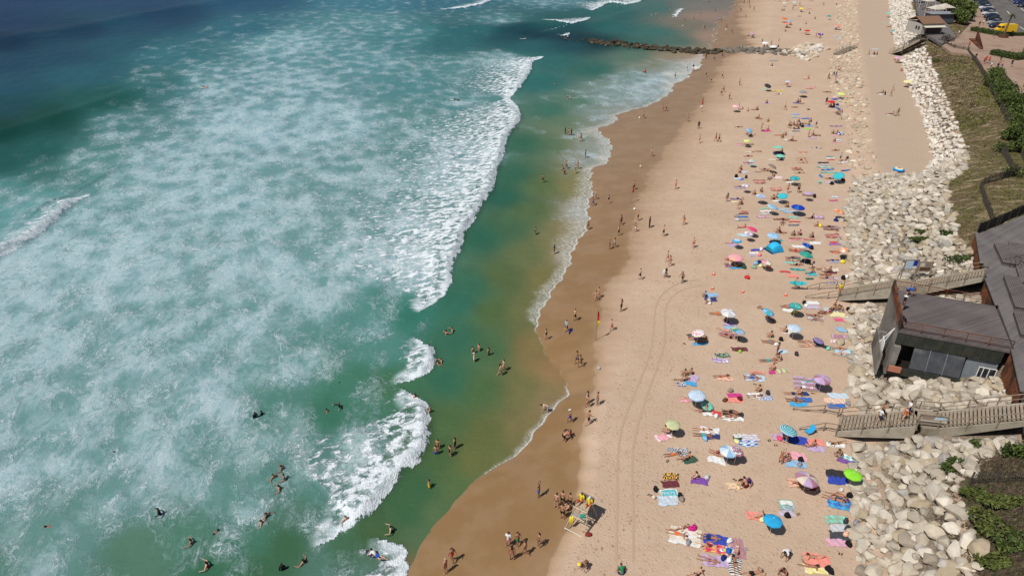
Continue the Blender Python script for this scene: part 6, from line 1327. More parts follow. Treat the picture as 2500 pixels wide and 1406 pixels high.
# towels: x y heading colours pattern length width
for ln in """
1619 1067 20 pw ends 1.7 .95;1732 1052 -12 w plain 1.9 1.0;1738 1066 0 n plain 1.6 .8;1829 1069 0 VwQ along 1.9 1.0;1826 1083 -2 lwb patch 2.0 .9;1656 1103 -2 Qd dots 2.1 1.1;1684 1124 12 G plain 1.5 .7;1750 1124 -22 w plain 1.7 .9
1900 1066 0 pqV mix 1.4 .9;1941 1074 -22 Rb plain 2.4 1.3;1988 1081 0 s plain 1.9 1.0;1993 1096 -12 V plain 1.7 .8;2040 1087 -6 wQ plain 1.8 .6;2073 1118 -32 tw patch 1.4 .7;2064 1127 -20 v plain 1.6 .5;1945 1114 -12 pP plain 1.8 1.1;1941 1133 -8 l plain 2.0 .9
1948 1179 0 C plain 1.8 1.0;2046 1158 -9 k plain 2.2 1.1;2052 1174 -12 R plain 2.3 1.1;2078 1184 -12 a plain 1.2 .6;2056 1233 -24 ba patch 2.4 1.2;2056 1221 -12 n plain 1.3 .6
1638 1164 0 rykGo patch 1.5 .9;1636 1182 -3 m plain 1.6 .85;1634 1204 -1 tw border 1.65 .95;1630 1222 -1 LLQ along 1.8 1.15;1708 1174 -10 v plain 1.6 .9;1793 1186 0 Yoc mix 1.5 .8;1918 1228 0 wg border 1.3 .7;1921 1239 -5 eqV mix 1.3 .7;1922 1254 -6 VQ along 1.4 .6
1844 1260 -8 s plain 1.5 .9;2042 1269 -4 eE patch 1.9 .9;2052 1290 -6 Q plain 1.7 .8;2053 1308 -6 dq plain 1.9 .9;2044 1325 -4 pV dots 1.8 .85;1672 1309 -16 cw patch 2.7 1.9;1746 1318 -15 R plain 2.0 1.1;1750 1340 -16 rPoy patch 2.2 1.0;1776 1345 -18 cwb mix 1.3 .9
1803 1339 83 x plain 2.0 1.0;1794 1379 78 wk fine 2.1 .95;1745 1370 -12 V plain 2.1 1.1;1995 1368 -12 s plain 2.0 1.3;1990 1389 -9 yw dots 1.8 .9
1708 840 5 a plain 1.7 .5;1692 820 0 dx plain 1.4 .8;1778 818 -14 x plain 2.0 1.0;1783 801 -8 l plain 1.6 .8;1930 812 -8 cC plain 2.0 1.0;1911 859 0 Lw plain 1.1 .7;1805 853 -5 mB ends 1.9 .8;1764 868 -2 kE mix 1.7 .85;1759 881 -5 Vwv mix 1.8 .9
1986 838 -14 cw plain 1.9 .9;2004 845 -26 k plain 1.8 .7;2048 822 -9 xV ends 1.8 .8;2046 834 -9 wp ends 1.8 .7;2058 805 -6 l plain 1.5 1.1;2058 860 -4 Lt border 2.0 1.7;1910 905 0 Cyeq across 1.4 .8;1884 909 0 M plain .8 .6
1693 925 62 Vw plain 1.5 1.0;1686 937 -22 a plain 1.3 .8;1663 938 0 nqw mix 1.0 .8;1769 924 -7 C plain 1.9 .8;1843 921 -8 L plain 2.1 1.5;1848 911 -6 s plain 1.6 .6;1972 938 -14 uxV along 3.0 2.4;1974 930 -18 T plain 2.0 .8;1963 935 -10 Lw plain 1.5 .6;1965 946 -5 wr border 1.9 .7
1680 976 0 pP plain 1.6 .8;1793 966 -4 M plain 1.6 .7;1792 977 -3 s plain 1.9 .8;1868 972 -5 wb fine 1.5 .8;1846 966 0 w plain 1.7 .9;1962 976 -12 b plain 1.7 .8;1950 988 -8 a plain 1.8 .7;1962 962 0 n plain 1.0 .7
2046 967 -4 LQ plain 2.1 .9;2038 979 -5 Cc fine 2.3 .9;2043 992 -4 b plain 1.9 .7;1728 1011 0 w plain 1.2 .5;1750 1010 -14 r plain 1.0 .8;1789 1013 -10 kB plain 2.2 .9;1788 1023 -6 w plain 2.2 .6
1846 611 0 R plain 1.7 .6;1844 619 0 w plain 1.8 .6;1841 625 0 V plain 1.6 .5;1782 635 -24 on patch 1.5 .9;1786 649 0 xn mix 1.9 .9;1796 655 0 a plain 1.7 .5;1943 631 0 T plain 1.3 .6;1930 641 0 e plain 1.7 .5;1970 639 -8 d plain 2.2 1.0
1916 664 -8 r plain 1.5 .5;1936 674 -6 s plain 1.6 .8;1981 669 -3 t plain 1.3 1.2;1976 681 0 G plain 1.1 .5;2026 659 -9 c plain 2.5 1.0;2028 666 -6 m plain 1.8 .6;2031 680 -5 VQ along 1.7 .8;2030 691 -6 nwV mix 1.7 .5;2041 638 -4 bw along 2.0 1.0
2042 617 -2 s plain 1.3 .5;1738 721 -6 lL plain 1.6 .9;1735 731 -5 n plain 1.6 1.1;1780 791 -12 V plain 1.6 .8;1925 758 0 w plain 1.4 .8;1981 740 0 wV plain 1.9 .8;1982 750 0 VQ along 1.9 .9;1926 749 -6 m plain 1.3 .7;1991 779 -10 Q plain 2.0 .9;2044 768 -8 Yc plain 1.9 1.1;2057 782 -9 P plain 2.1 .7;2028 757 -5 LTw along 1.8 1.0
1818 421 0 Lw plain 1.5 .7;1800 437 0 Le plain 1.5 .9;1810 438 20 b plain 1.1 .8;1901 434 75 wp fine 1.3 1.3;1879 435 70 q plain 1.3 .7;1927 446 0 w plain 1.5 .6;2028 446 0 VQ patch 2.2 .9;1804 459 0 Vq mix 1.7 1.1;1895 462 -3 xC mix 2.2 .9;1855 444 -10 xC mix 2.1 1.0;1898 492 -4 wV plain 1.8 .6;1975 473 -6 V plain 1.5 .6
1796 486 0 R plain 1.9 .6;1794 493 0 Y plain 1.2 .5;2038 481 0 L plain 1.2 .6;2034 490 0 M plain 1.5 .5;1913 512 0 eV patch 1.8 1.0;1928 518 -3 TLV mix 2.1 1.1;1866 510 0 Ee mix 1.6 .6;1869 516 0 wQ plain 1.9 .6;1866 523 0 QE plain 2.0 .6;1863 530 0 xwM fine 2.2 .7
1818 517 0 r plain 1.1 .4;1815 522 0 B plain 1.7 .6;1814 530 0 b plain 1.6 .6;1816 538 -4 q plain 1.8 .6;1902 536 0 x plain 1.9 .5;1937 531 -4 eG plain 1.6 .6;1938 550 0 kq mix 1.8 .6;1940 542 -5 r plain 1.9 .4;1995 533 -4 pV plain 1.5 .6;2030 556 -2 xq mix 2.7 1.0;2033 576 -4 xp patch 2.4 1.0
2038 592 -3 r plain 1.7 .5;2038 597 -2 bP patch 1.7 .6;1816 575 0 Le ends 1.8 1.1;1818 554 0 s plain 1.2 .4;1897 588 0 T plain 1.8 .6;1943 586 -2 pw plain 2.3 .6;1990 594 -14 w plain 1.6 .8;1791 599 -5 Vv plain 1.8 .8;1950 603 -8 wp plain 1.9 .8;1952 610 0 x plain 1.8 .5
1865 220 0 e plain 1.5 1.0;1943 252 0 R plain 1.4 1.0;2042 243 8 R plain 2.2 1.2;2034 240 0 V plain 1.2 .6;2057 243 0 G plain 1.8 1.2;1878 304 0 C plain 2.2 .6;1882 299 0 y plain 1.4 .4;1942 280 0 bL mix 2.0 .9;1940 287 0 TL mix 1.7 .7;1966 290 0 b plain 2.0 1.0;1975 308 0 bl mix 1.9 1.0;1972 315 0 i plain 1.9 .6;1945 315 0 nv plain 1.5 .6
1943 321 0 qd along 1.7 .7;1935 326 0 Q plain 1.4 .7;1871 320 0 M plain 1.9 1.2;1983 338 0 V plain 2.0 .7;1922 342 0 w plain 1.2 .8;1807 354 0 pV mix 1.8 1.2;1902 376 -5 n plain 2.4 1.4;1962 372 0 C plain 2.1 .9;1994 362 0 Q plain 1.8 .9;1835 372 0 c plain 2.5 .5;1890 391 0 c plain 2.2 .5;2026 383 0 T plain 1.4 .5;2027 387 0 w plain 1.6 .5;2028 391 0 r plain 1.5 .4
2010 398 0 dk patch 2.2 .7;2012 404 0 Qq patch 2.0 .8;1828 400 0 V plain 1.9 .8;1836 402 0 e plain .8 .8;2040 332 0 p plain 1.9 .6;2043 348 0 pw plain 1.9 .7;1889 149 0 qL plain 2.5 1.6;1885 164 0 w plain 2.0 .6;2128 138 -4 w plain 2.4 .9;2160 57 -5 e plain 3.0 .8;2136 121 0 L plain 2.4 1.0;2210 169 -8 s plain 2.2 .9
2040 91 0 l plain 2.4 1.0;2048 98 0 l plain 1.4 1.0;2044 184 0 b plain 1.6 1.2;2046 343 0 L plain 1.2 .8;1980 216 0 p plain 2.6 .9;1922 207 0 s plain 2.4 .6;1972 191 0 cs mix 2.4 1.0;1851 420 0 u plain 1.3 .5;2047 53 0 L plain 2.6 1.2
2155 231 0 w plain 2.0 1.0;2176 281 0 w plain 2.2 .9;1872 253 0 V plain 2.4 .8
""".strip().replace('\n', ';').split(';'):
    q = ln.split(); towel(float(q[0]), float(q[1]), float(q[2]), q[3], float(q[5]), float(q[6]), q[4])
for o in TOW:
    if (o['_x'], o['_y']) == (1634, 1204):
        o['_lab'] = 'turquoise towel with a white border and white lettering'
        t = D.curves.new('letters', 'FONT'); t.body = 'ALOHA'; t.size = .40; t.extrude = .003; t.align_x = 'CENTER'; t.align_y = 'CENTER'
        q = D.objects.new('letters', t); COL.objects.link(q); dg = bpy.context.evaluated_depsgraph_get(); me = D.meshes.new_from_object(q.evaluated_get(dg)); D.objects.remove(q)
        for v in me.vertices: v.co.x = v.co.x*1.1; v.co.z += .075
        me.materials.clear(); me.materials.append(M_WHITE); q = D.objects.new('lettering', me); q.rotation_euler = (0,0,R(179)); link(q, o)
for ln in """1643 1051 n;1721 1073 l;1798 1070 G;1798 1080 Y;1903 1073 P;1954 1125 k;1952 1136 q;2073 1212 k;1600 1197 k;1660 1213 k;1664 1220 u;1726 1167 Q;1921 1261 k;1861 1271 Y;2064 1275 d;2068 1293 d;2065 1306 C;2071 1331 k;2089 1278 q
1689 1293 M;1694 1290 M;1778 1347 b;1781 1322 w;1766 1364 n;1780 1368 w;2021 1391 k;2027 1397 k;1680 1326 q;1906 831 k;1944 867 d;2022 853 e;1783 956 u;1806 976 m;1874 962 d;2070 987 q;1748 1018 w;1858 611 w;1854 624 s;1816 655 G;1845 646 l;1852 643 n;1857 652 Y;1841 655 E
2058 682 k;2066 678 w;2057 634 k;2057 642 y;1729 735 w;1731 742 w;1941 764 y;1963 742 k;1967 748 w;2070 758 k;2068 779 w;1797 433 k;1821 435 d;2030 451 k;2058 442 m;1988 482 k;1798 531 q;1800 539 Q;1993 533 V;2006 534 V;1980 608 k;2050 590 n;1908 392 d
1908 392 d;1959 311 k;2044 258 n;2036 259 k;1990 46 w;2048 18 w;2008 86 n;1887 122 v;1936 121 L;1876 653 s;2001 553 y;1895 843 w;2050 592 w;2084 813 c;1824 680 r;1770 979 B;2040 540 n""".replace('\n', ';').split(';'):
    q = ln.split(); bag(float(q[0]), float(q[1]), q[2], 1.35 if float(q[1]) < 700 else 1.1, 'pack' if q[2] in 'kd' else 'bag')
for x, y, c in ((1586,1208,'B'),(1794,1171,'B'),(1949,1255,'B'),(1824,1340,'q'),(2052,1352,'B'),(1630,1126,'k'),(1894,1087,'B'),(1878,1075,'k'),(1671,839,'B'),(1648,927,'B'),(2024,1228,'Q'),(1843,938,'B'),(1984,960,'B'),(2090,760,'B')): shoes(x, y, c)
for x, y, c in ((2053,1198,'w'),(1596,1216,'c'),(1806,860,'i'),(1564,409,'c'),(1561,290,'w'),(1549,513,'w'),(1667,65,'w'),(1462,901,'Q')): ball(x, y, c, .17 if y > 800 else .22)
for x, y in ((1742,671),(1824,675),(1739,706),(1813,714),(1918,722)): cone(x, y)
board(1899, 223, 12, 3.6, .8, 'yo', lab='long yellow paddle board'); board(2014, 409, -4, 3.0, .62, 'ew'); board(2020, 415, 10, 2.5, .6, 'bl'); board(2023, 422, -3, 2.9, .6, 'et', lab='pale mint surfboard below the blue one'); board(2064, 417, 14, 1.9, .55, 'bd', lab='short blue surfboard by the rocks')
board(2057, 398, 24, 2.6, .6, 'wx'); board(2004, 431, 88, 1.4, .6, 'bl', 'bodyboard'); board(2002, 446, 68, 1.3, .6, 'ek', 'bodyboard'); board(1947, 659, -12, 1.9, .55, 'Tt', 'bodyboard', lab='teal bodyboard on the sand'); board(2041, 309, -4, 2.6, .5, 'vV')
board(2067, 250, 40, 1.6, .45, 'yw', 'bodyboard'); board(2073, 260, 45, 1.6, .45, 'rw', 'bodyboard')
G1 = G(1943, 705); board(1941, 689, -8, 2.1, .55, 'tT', lab='turquoise surfboard carried under an arm', loc=(G1.x-.05, G1.y-.28, G1.z+.95), roll=62)
# ------------------------------------------------------------ everyone on the beach and in the water
# x y pose heading clothes hair [scale]
BEACH = """
1632 1056 sc 150 nS ds;1719 1050 fr -8 kB dl;1721 1064 fr -4 tS ds;1645 1110 fr 4 oS dl;1674 1121 sl 195 kS rs;1757 1108 bk -18 mS ds;1786 1119 sk 200 kB dl;1772 1113 fr -15 kO rl;1920 1074 sc 200 gS ds;1979 1090 sl 178 sB dl;2044 1083 fr 183 kB rl;2054 1113 sc 180 tS rs
1904 1131 au 20 sB hl;1927 1119 sc 190 pO bl;1916 1127 sk 10 pO bl .8;1950 1182 bn -12 oO rl;1970 1190 sl 190 kB ds;1980 1194 bk -25 mO rs;2044 1210 bn -14 pB dl;2041 1221 fr -30 kB rs;1699 1168 sk 182 kB dl;1812 1188 cr 200 oO dl;1826 1178 sc 250 vT dl;1819 1190 kn 150 mS ds;1850 1262 sl 178 oB bl
1661 1291 sd 15 wB ds;1657 1305 fr -18 oS ds;1735 1314 bk -16 nS rs;1728 1333 bn -12 mO dl;1801 1338 fr 262 wB dl;1794 1375 fr 80 kB dl;1734 1369 bk -12 VB dl;1918 1362 cr 215 wT ds;1916 1399 sc 215 kS ds;1983 1361 el 188 kB dl;1980 1384 el -14 pB dl;1428 1388 cr 240 kB rb;1518 1400 sc 92 gT rs;1700 1403 sl 190 kS rs
1700 829 bk 0 nS ds;1714 834 el 0 kB dl;1708 824 fr 0 kS ds;1770 807 bk -22 pB rl;1776 819 fr -16 xS ds;1788 826 fr -16 kS ds;1918 811 sk 182 nS ds;1926 805 fr -10 sB rl;1883 823 sk 182 gS ds;1882 836 bk -4 qS rs;1896 866 st 150 vS dl;1878 881 fr -4 tS ds;1906 877 sc 182 nS ds;1888 902 sk 185 kB rs;1970 836 bk -8 pB bl;1974 845 fr -8 oB rl
2074 806 sc 0 nS rs;2051 853 bk -5 xB ds;2054 866 bk -5 kB ds;1688 913 sk 190 kS ds;1673 916 sk 192 mS ds;1670 929 sl 190 kS ds;1765 920 fr -8 sB rl;1842 915 bn -4 pB bl;1840 924 bk -4 bS rs;1684 975 bk -5 pO rl;1702 977 sk 185 kS ds;1853 954 sk 190 kB dl;1847 968 fr -5 wB rl;1940 962 fr -5 nS ds;1953 962 sk 190 oS ds;1944 979 bk 0 kB rs;1716 1004 sl 188 nS rs
1788 1008 bk -8 kS ds;1785 1018 bk -8 mB rs;1804 636 sk 190 nS ds;1786 645 fr -4 wS rs;1799 650 fr -4 yS rs;1938 631 bk 0 nS rs;1936 637 bk -2 kB rl;1947 648 sd -5 kS ds;1978 657 w1 200 kS rs;1979 668 sl 200 tS rs;2010 658 bk -6 wB rl;2021 664 sl 190 nS ds;2017 672 bk -3 mB bl;2021 680 fr -4 kS ds;1942 706 w2 185 kS rs
2048 719 w2 205 yrT rs;2042 616 bk -3 sB bl;1722 724 sk 184 lT ds;1731 741 sk 170 wT ws;1752 767 bk 0 oS rs;1776 786 sc 186 kS ds;1862 756 fr 125 kB bl;1880 779 fr 118 pB rl;1925 750 bk -4 pO rl;1991 773 bk -8 kB rs;1992 782 bn -8 qS rs;2021 764 sc 10 pO rl;2038 746 sk 265 nS rs;2047 757 sk 190 wB rl;2057 760 sc 185 lS rs;2030 757 sc 0 kS ds;2035 637 fr 0 nS ds
1809 415 sk 190 nS rs;1806 422 sk 185 mS rs;1868 414 bk 0 nS bs;1873 418 bk 0 kB rs;1949 416 fr -2 nB rs;1953 423 fr -2 kS rs;1945 412 bk 0 rS rs;1855 442 fr -3 sB bs;1857 448 bk -3 pS rs;1888 431 sk 70 nS ds;1880 437 bk 60 pB rs;1924 441 bk -3 nS rs;2028 437 bk 0 nS ds;1808 457 fr -3 kS ds;1895 460 fr -2 sB rs;1897 466 bk -2 sS rs
1922 472 w1 95 rS ds;1948 471 st 20 kS ds;1842 475 sk 188 nS bs;1859 469 sk 90 kS ds;1888 487 sk 185 kS ds;1897 484 sk 185 rS ds;1974 478 bk -8 nS bs;1774 493 st 100 kB dl;1803 486 fr -5 nS ds;1801 511 w1 160 yB bs .8;1812 499 sc 160 kS ds;1922 506 sk 185 gS bs;1914 537 bk 0 kS ds;1911 546 bk 60 nB ds;1904 536 fr 0 rB bs;1979 534 sl 182 kO ds
1995 553 sk 180 yB bs;2026 555 bk -2 kS ds;2031 562 fr -3 nB ds;2034 574 fr -3 pB rs;2032 580 bk -3 sS rs;1902 566 sk 190 nS bs;1908 569 bk -5 kS ds;1938 575 sk 195 gS rs;1953 574 sk 186 pT ds;1944 584 bk 0 pB bs;1983 580 sk 188 nS bs;1977 586 bk -4 pS rs;1943 609 bk -3 mB bs;1945 614 bk -3 rS rs;1812 556 el 10 sO ds;1788 594 fr -3 vB ds
1903 231 fr 0 wT ds;1923 207 sc 180 kB ds;1983 214 fr -4 pB rs;1977 218 bk -4 sS bs;2020 226 fr 0 nS bs;1960 236 bk 0 kS ds;1872 253 sk 190 mS bs;1948 251 sk 190 nS ds;1953 250 sk 190 kB ds;1956 254 bk 0 qS ds;1916 269 w1 200 nS bs;1941 263 bk 0 rS ds;1974 269 sk 185 wT ds;2016 256 st 90 kT bs;2028 260 sk 180 kS ds;2036 262 sc 160 nS ds;2058 242 bk 0 gT ds;2043 276 sl 185 kS ds;2051 293 w1 210 rB rs;2055 277 sk 180 mB ds
1803 269 st 180 pT bs;1814 267 sc 180 pS rs .7;1826 272 sk 185 sB ds;1844 269 bk 0 sB bs;1849 269 sk 180 kS ds;1849 289 sl 180 kS ds;1854 291 bk 0 gB bs;1876 298 sk 180 qS bs;1979 298 sk 185 kO ds;1950 298 sk 185 nS bs;1925 314 w1 190 kS rs;1930 308 sk 190 kS ds;1938 306 sk 185 nB ds;1945 309 sk 180 kS bs;1953 308 sk 185 kT ds;1940 314 bk 0 kS ds;1949 313 sk 190 rB rs;1960 303 fr 0 kS ds;1975 306 sk 185 bS ds
1991 313 st 200 nO bs;1858 321 st 170 kB rl;1875 318 sk 180 pB rs;1804 311 fr 0 kS rs;1973 336 st 170 rB bs;1985 329 sk 190 kS ds;1993 332 fr 0 kS ds;1918 331 sk 190 pB ds;1911 337 sk 185 pS rs;1931 343 sl 190 kS ds;1936 345 bk 0 mS rs;1902 331 fr 0 sS bs;2034 327 sk 188 nS bs;2044 328 sk 185 kS rs;2038 347 sk 188 sB bs;1835 330 fr -3 kS ds;1824 329 sk 200 rB rs
1823 355 fr 0 kT ds;1829 354 fr 0 qS ds;1811 353 bk 0 pB bs;1963 372 bk 0 sB ds;1995 362 fr -3 nS ds;1848 371 fr 0 nB rs;2041 368 bk 0 kS bs;1828 382 bk 0 kS bs;1828 399 bk 0 vS ds;1956 387 fr -3 sB bs;1958 392 fr -3 kS bs;1961 398 fr -3 kB rs;2050 394 fo 180 lT ds;2066 392 ch 200 kT ds;1899 372 bk 0 nS ds;1909 374 sk 180 kS ds;1906 392 bk 0 kT rs
1705 315 w1 250 kW ds;1707 350 st 170 rS bs;1747 346 w1 180 oS rs;1755 347 w1 175 kS rs;1760 234 w1 200 kS rs;1766 226 w1 190 nS bs;1780 243 sh 180 kS bs;1805 209 st 180 kS ds;1787 82 st 180 kS ds;1836 89 ch 190 kS rs;1826 88 ch 190 nB bs;1860 108 st 200 gT bs;1866 116 sk 190 kT ds;1874 114 sc 190 nS rs;1882 113 st 180 kB bs;1900 116 sk 185 nT ds;1886 121 sk 190 pB ds;1901 104 st 180 kS ds .8;1930 121 fr 0 kS rs
1723 144 w1 180 kW ds;1743 149 w1 190 nS rs;1762 143 w1 170 kT bs;1766 140 w1 170 qS rs;1723 188 w1 170 kS bs;1736 203 w1 180 kS bs;1763 192 w1 170 kS bs;1618 273 st 10 kB rs;1626 272 st 190 kS rs;1885 163 sk 180 kS ds;1974 191 sk 190 rS ds;1970 194 bk 0 sB ds;1909 27 sk 180 kS rs;1914 27 sk 180 nS rs;1935 25 st 180 kS bs;1952 15 w1 180 rS rs;1957 16 fr 0 sS ds;1956 30 sk 180 kS ds;1977 35 sc 180 kT ds;1990 47 sk 180 pT ds;1968 60 sk 180 sB bs;1952 41 fr 0 kS rs;1922 67 sc 180 kS ds;1918 78 sk 180 qS rs
1954 75 sk 180 nS rs;1964 82 fr 0 sB rs;1968 82 fr 0 kS rs;1992 92 w1 190 kB ds;1931 60 sc 180 rS ds;1976 23 fr 0 sS rs;2010 15 w1 190 kS rs;2042 14 sk 185 kT ds;2022 41 fr 0 kS rs;2046 35 sk 185 rB ds;2048 68 bk 0 kS ds;2003 90 sk 180 vT ds;2170 67 fr 0 rB rs;2176 66 fr 0 kS ds;2176 82 sk 185 mB ds;2120 138 w1 180 rS ds;2134 134 sk 185 kT ds;2141 134 sk 180 kS ds;2184 148 sk 185 rB rs;2193 149 sl 180 mS ds;2202 174 sc 200 rS rs;2218 208 sc 185 kT ds
2149 229 bk 0 nS ds;2155 229 sk 185 qS ds;2160 232 sk 185 kT rs;2174 236 w1 185 nB bs;2179 222 w1 180 sB rs;2174 280 bk 0 kT ds;2180 281 sk 190 nS ds;2191 283 w1 95 kS bs;2186 284 sk 160 kB ds;2022 194 w1 150 kS bs;2036 182 sk 190 kT ds;2040 190 st 190 nT ds;2050 176 st 200 rB rs;2045 178 w1 190 rS rs;2038 205 w2 190 rB ds;2020 226 fr 0 kS bs;2042 206 sk 190 kT ds;2048 45 fr 0 kT ds;1904 4 fr 0 kS ds;1923 3 fr 0 nS rs;1962 1 sk 180 kT ds;1981 3 fr 0 qS rs;1892 2 w1 180 kS ds
1728 13 st 180 kT ds;1733 13 st 180 nT ds;1746 29 w1 180 nS rs;1754 54 w1 180 lT ds;1760 54 w1 180 pT rs;1716 72 st 180 qB bs;1720 72 w1 180 kS bs;1793 22 w1 180 wT ds;1808 27 cr 180 kS bs;1816 10 st 180 kW ds;1825 10 st 180 mS ds;1829 11 st 180 kT ds;1830 22 rn 180 kS rs;1840 27 w1 190 kT rs;1820 45 w1 190 kS rs;1709 37 w1 180 kS rs;1693 49 w1 190 mS rs;1671 53 w1 180 lT rs
1453 488 w1 200 qO bs;1448 503 w2 175 bS ds;1485 498 w1 150 kD dl;1548 464 w2 200 kS ds;1649 462 sh 180 rS ds;1516 550 w1 160 kS ds;1557 539 au 170 kS bs;1551 566 w2 200 wS dl;1585 556 st 190 kW ds;1669 549 w2 200 oS rs;1435 561 st 240 kB dl;1510 576 w1 160 kS rs;1488 609 st 190 kB bs;1500 605 w1 200 wO dl;1619 577 sh 180 kS rs;1692 605 w2 215 rS rs;1629 640 w1 190 sB ds;1635 650 w2 195 pB rl;1625 679 w1 200 kT bl;1562 683 w1 175 kS rs;1665 690 w2 220 kS rs
1454 735 w2 190 sB rl;1461 728 w1 205 kB dl;1516 760 sh 160 kS ds;1403 784 w1 190 kS rs;1493 807 w2 195 rS rs;1382 811 w1 210 lT ds;1333 830 w1 180 kO dl;1409 888 w2 165 nS ds;1417 897 w2 160 kB rs;1333 1006 cr 190 lS ds;1433 986 st 160 wO dl;1434 995 w1 200 rB rl;1458 989 st 180 qS ds;1391 1032 w1 185 bS wc;1436 1036 w2 25 kS ds;1388 1066 cr 200 rS rl;1380 1076 cr 20 kS rs
1315 1213 ar 150 bS gs;1358 1240 st 60 kB rs;1373 1234 st 60 kS rs;1391 1238 st 40 kS rs;1373 1266 st 60 kS rs;1241 1334 st 250 wpT dl;1264 1330 w1 290 gS dl;1250 1366 st 90 pB dl;1282 1354 w1 180 kB rs;1315 1334 st 200 kB dl;1105 1371 w1 320 rO rl;1089 1397 st 150 sB hb;1590 383 w1 200 kB rs;1571 290 st 200 mS ds;1678 298 st 160 pS rs;1840 1400 fr 3 kS ds;1387 1244 sk 190 nS ds;2010 764 bk 200 xB rl
"""
def run(txt, **k):
    for q in txt.strip().replace('\n', ';').split(';'):
        q = q.split()
        if len(q) < 6: continue
        sc = float(q[6]) if len(q) > 6 else None; c = q[4].replace('xS','mS').replace('xB','mB').replace('VB','vB').replace('kD','kO').replace('qO','qO')
        person(float(q[0]), float(q[1]), q[2], float(q[3]), c, q[5], sc, **k)
run(BEACH)
# in the sea: x y pose heading clothes hair depth to which the body is under water (m)
SEAP = """838 930 sw 200 kB ds .0;974 926 sw 190 kS ds .0;799 1004 wa 200 rO ds 1.15;830 993 wa 220 kW ds .95;624 1019 st 150 kW dl 1.0;639 1012 st 180 kW ds 1.2;996 866 sw 190 kS ds .12;1014 970 st 120 sO dl 1.15;1050 1008 st 150 rS bs .95;1036 1050 sw 20 mS ds .0;961 1076 st 100 kS ds 1.35;1006 1082 sw 20 kS ds .05
1089 816 wa 60 sS ds 1.0;1105 808 wa 190 kS ds 1.0;1062 832 sw 200 sS bs .0;1050 848 wa 180 kB ds 1.2;1078 884 wa 200 pB ds 1.0;1067 889 wa 20 kB dl 1.0;1155 862 st 340 pB dl .75;1169 855 st 200 mB ds .8;1193 866 st 160 kB dl .7;1158 881 st 185 wO wc .6;1221 915 w1 20 kB dl .2;1230 904 w1 200 wB dl .2;1069 1094 st 250 kB dl .55;1065 1108 st 80 bS rs .6;1099 1112 st 200 kO dl .4;1111 1094 st 160 kO dl .35
291 1102 sw 170 kW ds .0;124 1281 sw 190 sS ds -.05;391 1254 wa 200 kW ds .85;468 1324 wa 190 kB db 1.1;521 1302 sw 60 kO ds -.05;507 1381 wa 180 rO dl 1.05;689 1145 wa 170 wB ds 1.05;667 1165 wa 330 kS ds 1.1;694 1170 au 200 pB ds 1.0;683 1193 wa 200 sB ds 1.05;649 1260 wa 340 mO ds 1.1;639 1275 wa 200 kB ds 1.2;845 1270 wa 300 sB ds .95;956 1297 wa 180 kO ds .85;1048 1188 st 200 YO db .8;742 1373 wa 150 sB dl 1.15;690 1389 st 120 kW dl 1.05
1354 205 wa 190 wS ds 1.2;1386 243 st 200 kO ds .5;1391 243 st 190 sB ds .5;1261 314 sw 330 wS ds -.05;1380 327 st 180 kW ds .3;1387 330 st 200 kO dl .3;1395 330 st 180 kW ds .3;1415 345 st 250 qB rs .12;1419 344 w1 190 kB dl .1;1429 385 st 200 kB dl .08;1325 446 rn 10 kS rs .1;1383 412 w1 200 kS ds .12;1377 426 cr 200 kS ds .1;1404 423 st 180 mO rs .1;1411 412 st 210 sB bs .1;1307 572 st 180 kO dl .5;1353 619 st 170 nT bs .2
1376 416 kn 200 mS ds .1;1636 17 st 200 sB ds .4;1634 30 st 180 kS ds .3;1590 42 st 180 yS ds .3;1601 41 st 180 yT ds .3;1610 53 st 180 YB bs .4;1660 54 st 170 pO rs .3;1532 27 sw 0 sB rs -.1;1692 172 w1 100 kW ds .05;1677 173 st 180 nS rs .05;1648 192 st 200 nS bs .05;1575 179 wa 150 rO ds .4"""
for q in SEAP.replace('\n', ';').split(';'):
    q = q.split(); g = P(float(q[0]), float(q[1]), 0.05); x, y = g.x, g.y
    person(float(q[0]), float(q[1]), q[2], float(q[3]), q[4].replace('YO','yO').replace('YB','yB'), q[5], 1.0, loc=(x, y, -.13 if q[2] == 'sw' else .05), sink=float(q[6]) + (.12 if q[2] == 'wa' else 0), ctx='@sea')
for px, py, h, c in ((501, 215, 175, 'sS'), (1113, 246, 165, 'kW'), (916, 1356, 155, 'wbT')):
    g = P(px, py, .12); big = py > 1000
    board(px, py, h+180 if not big else h-180, 2.1 if not big else 1.1, .58, 'wQ' if not big else 'dq', 'surfboard' if not big else 'bodyboard', lab=f'{"white surfboard" if not big else "dark bodyboard"} under a paddler', loc=(g.x + .35*math.cos(R(h)), g.y + .35*math.sin(R(h)), .10))
    person(px, py, 'el', h, c, 'ds', 1.0, loc=(g.x-.1*math.cos(R(h)), g.y-.1*math.sin(R(h)), .17), ctx='lying on a board in the foam')
g = P(1277, 95, .2); board(1277, 95, 10, 2.2, .6, 'w', lab='white surfboard floating near the sunken groyne', loc=(g.x, g.y, .1)); person(1273, 95, 'sc', 0, 'kW', 'ds', 1.0, loc=(g.x-.6, g.y, -.1), ctx='beside a white board by the sunken groyne')
g = G(1698, 165, 1.0); board(1698, 165, 5, 2.3, .6, 'wo', lab='white and orange board held by a surfer at the waterline', loc=(g.x, g.y, 1.0), roll=60)
board(1573, 176, 40, 1.4, .7, 'r', 'bodyboard', lab='red bodyboard in the milky shallows', loc=tuple(P(1573, 176, .1)))
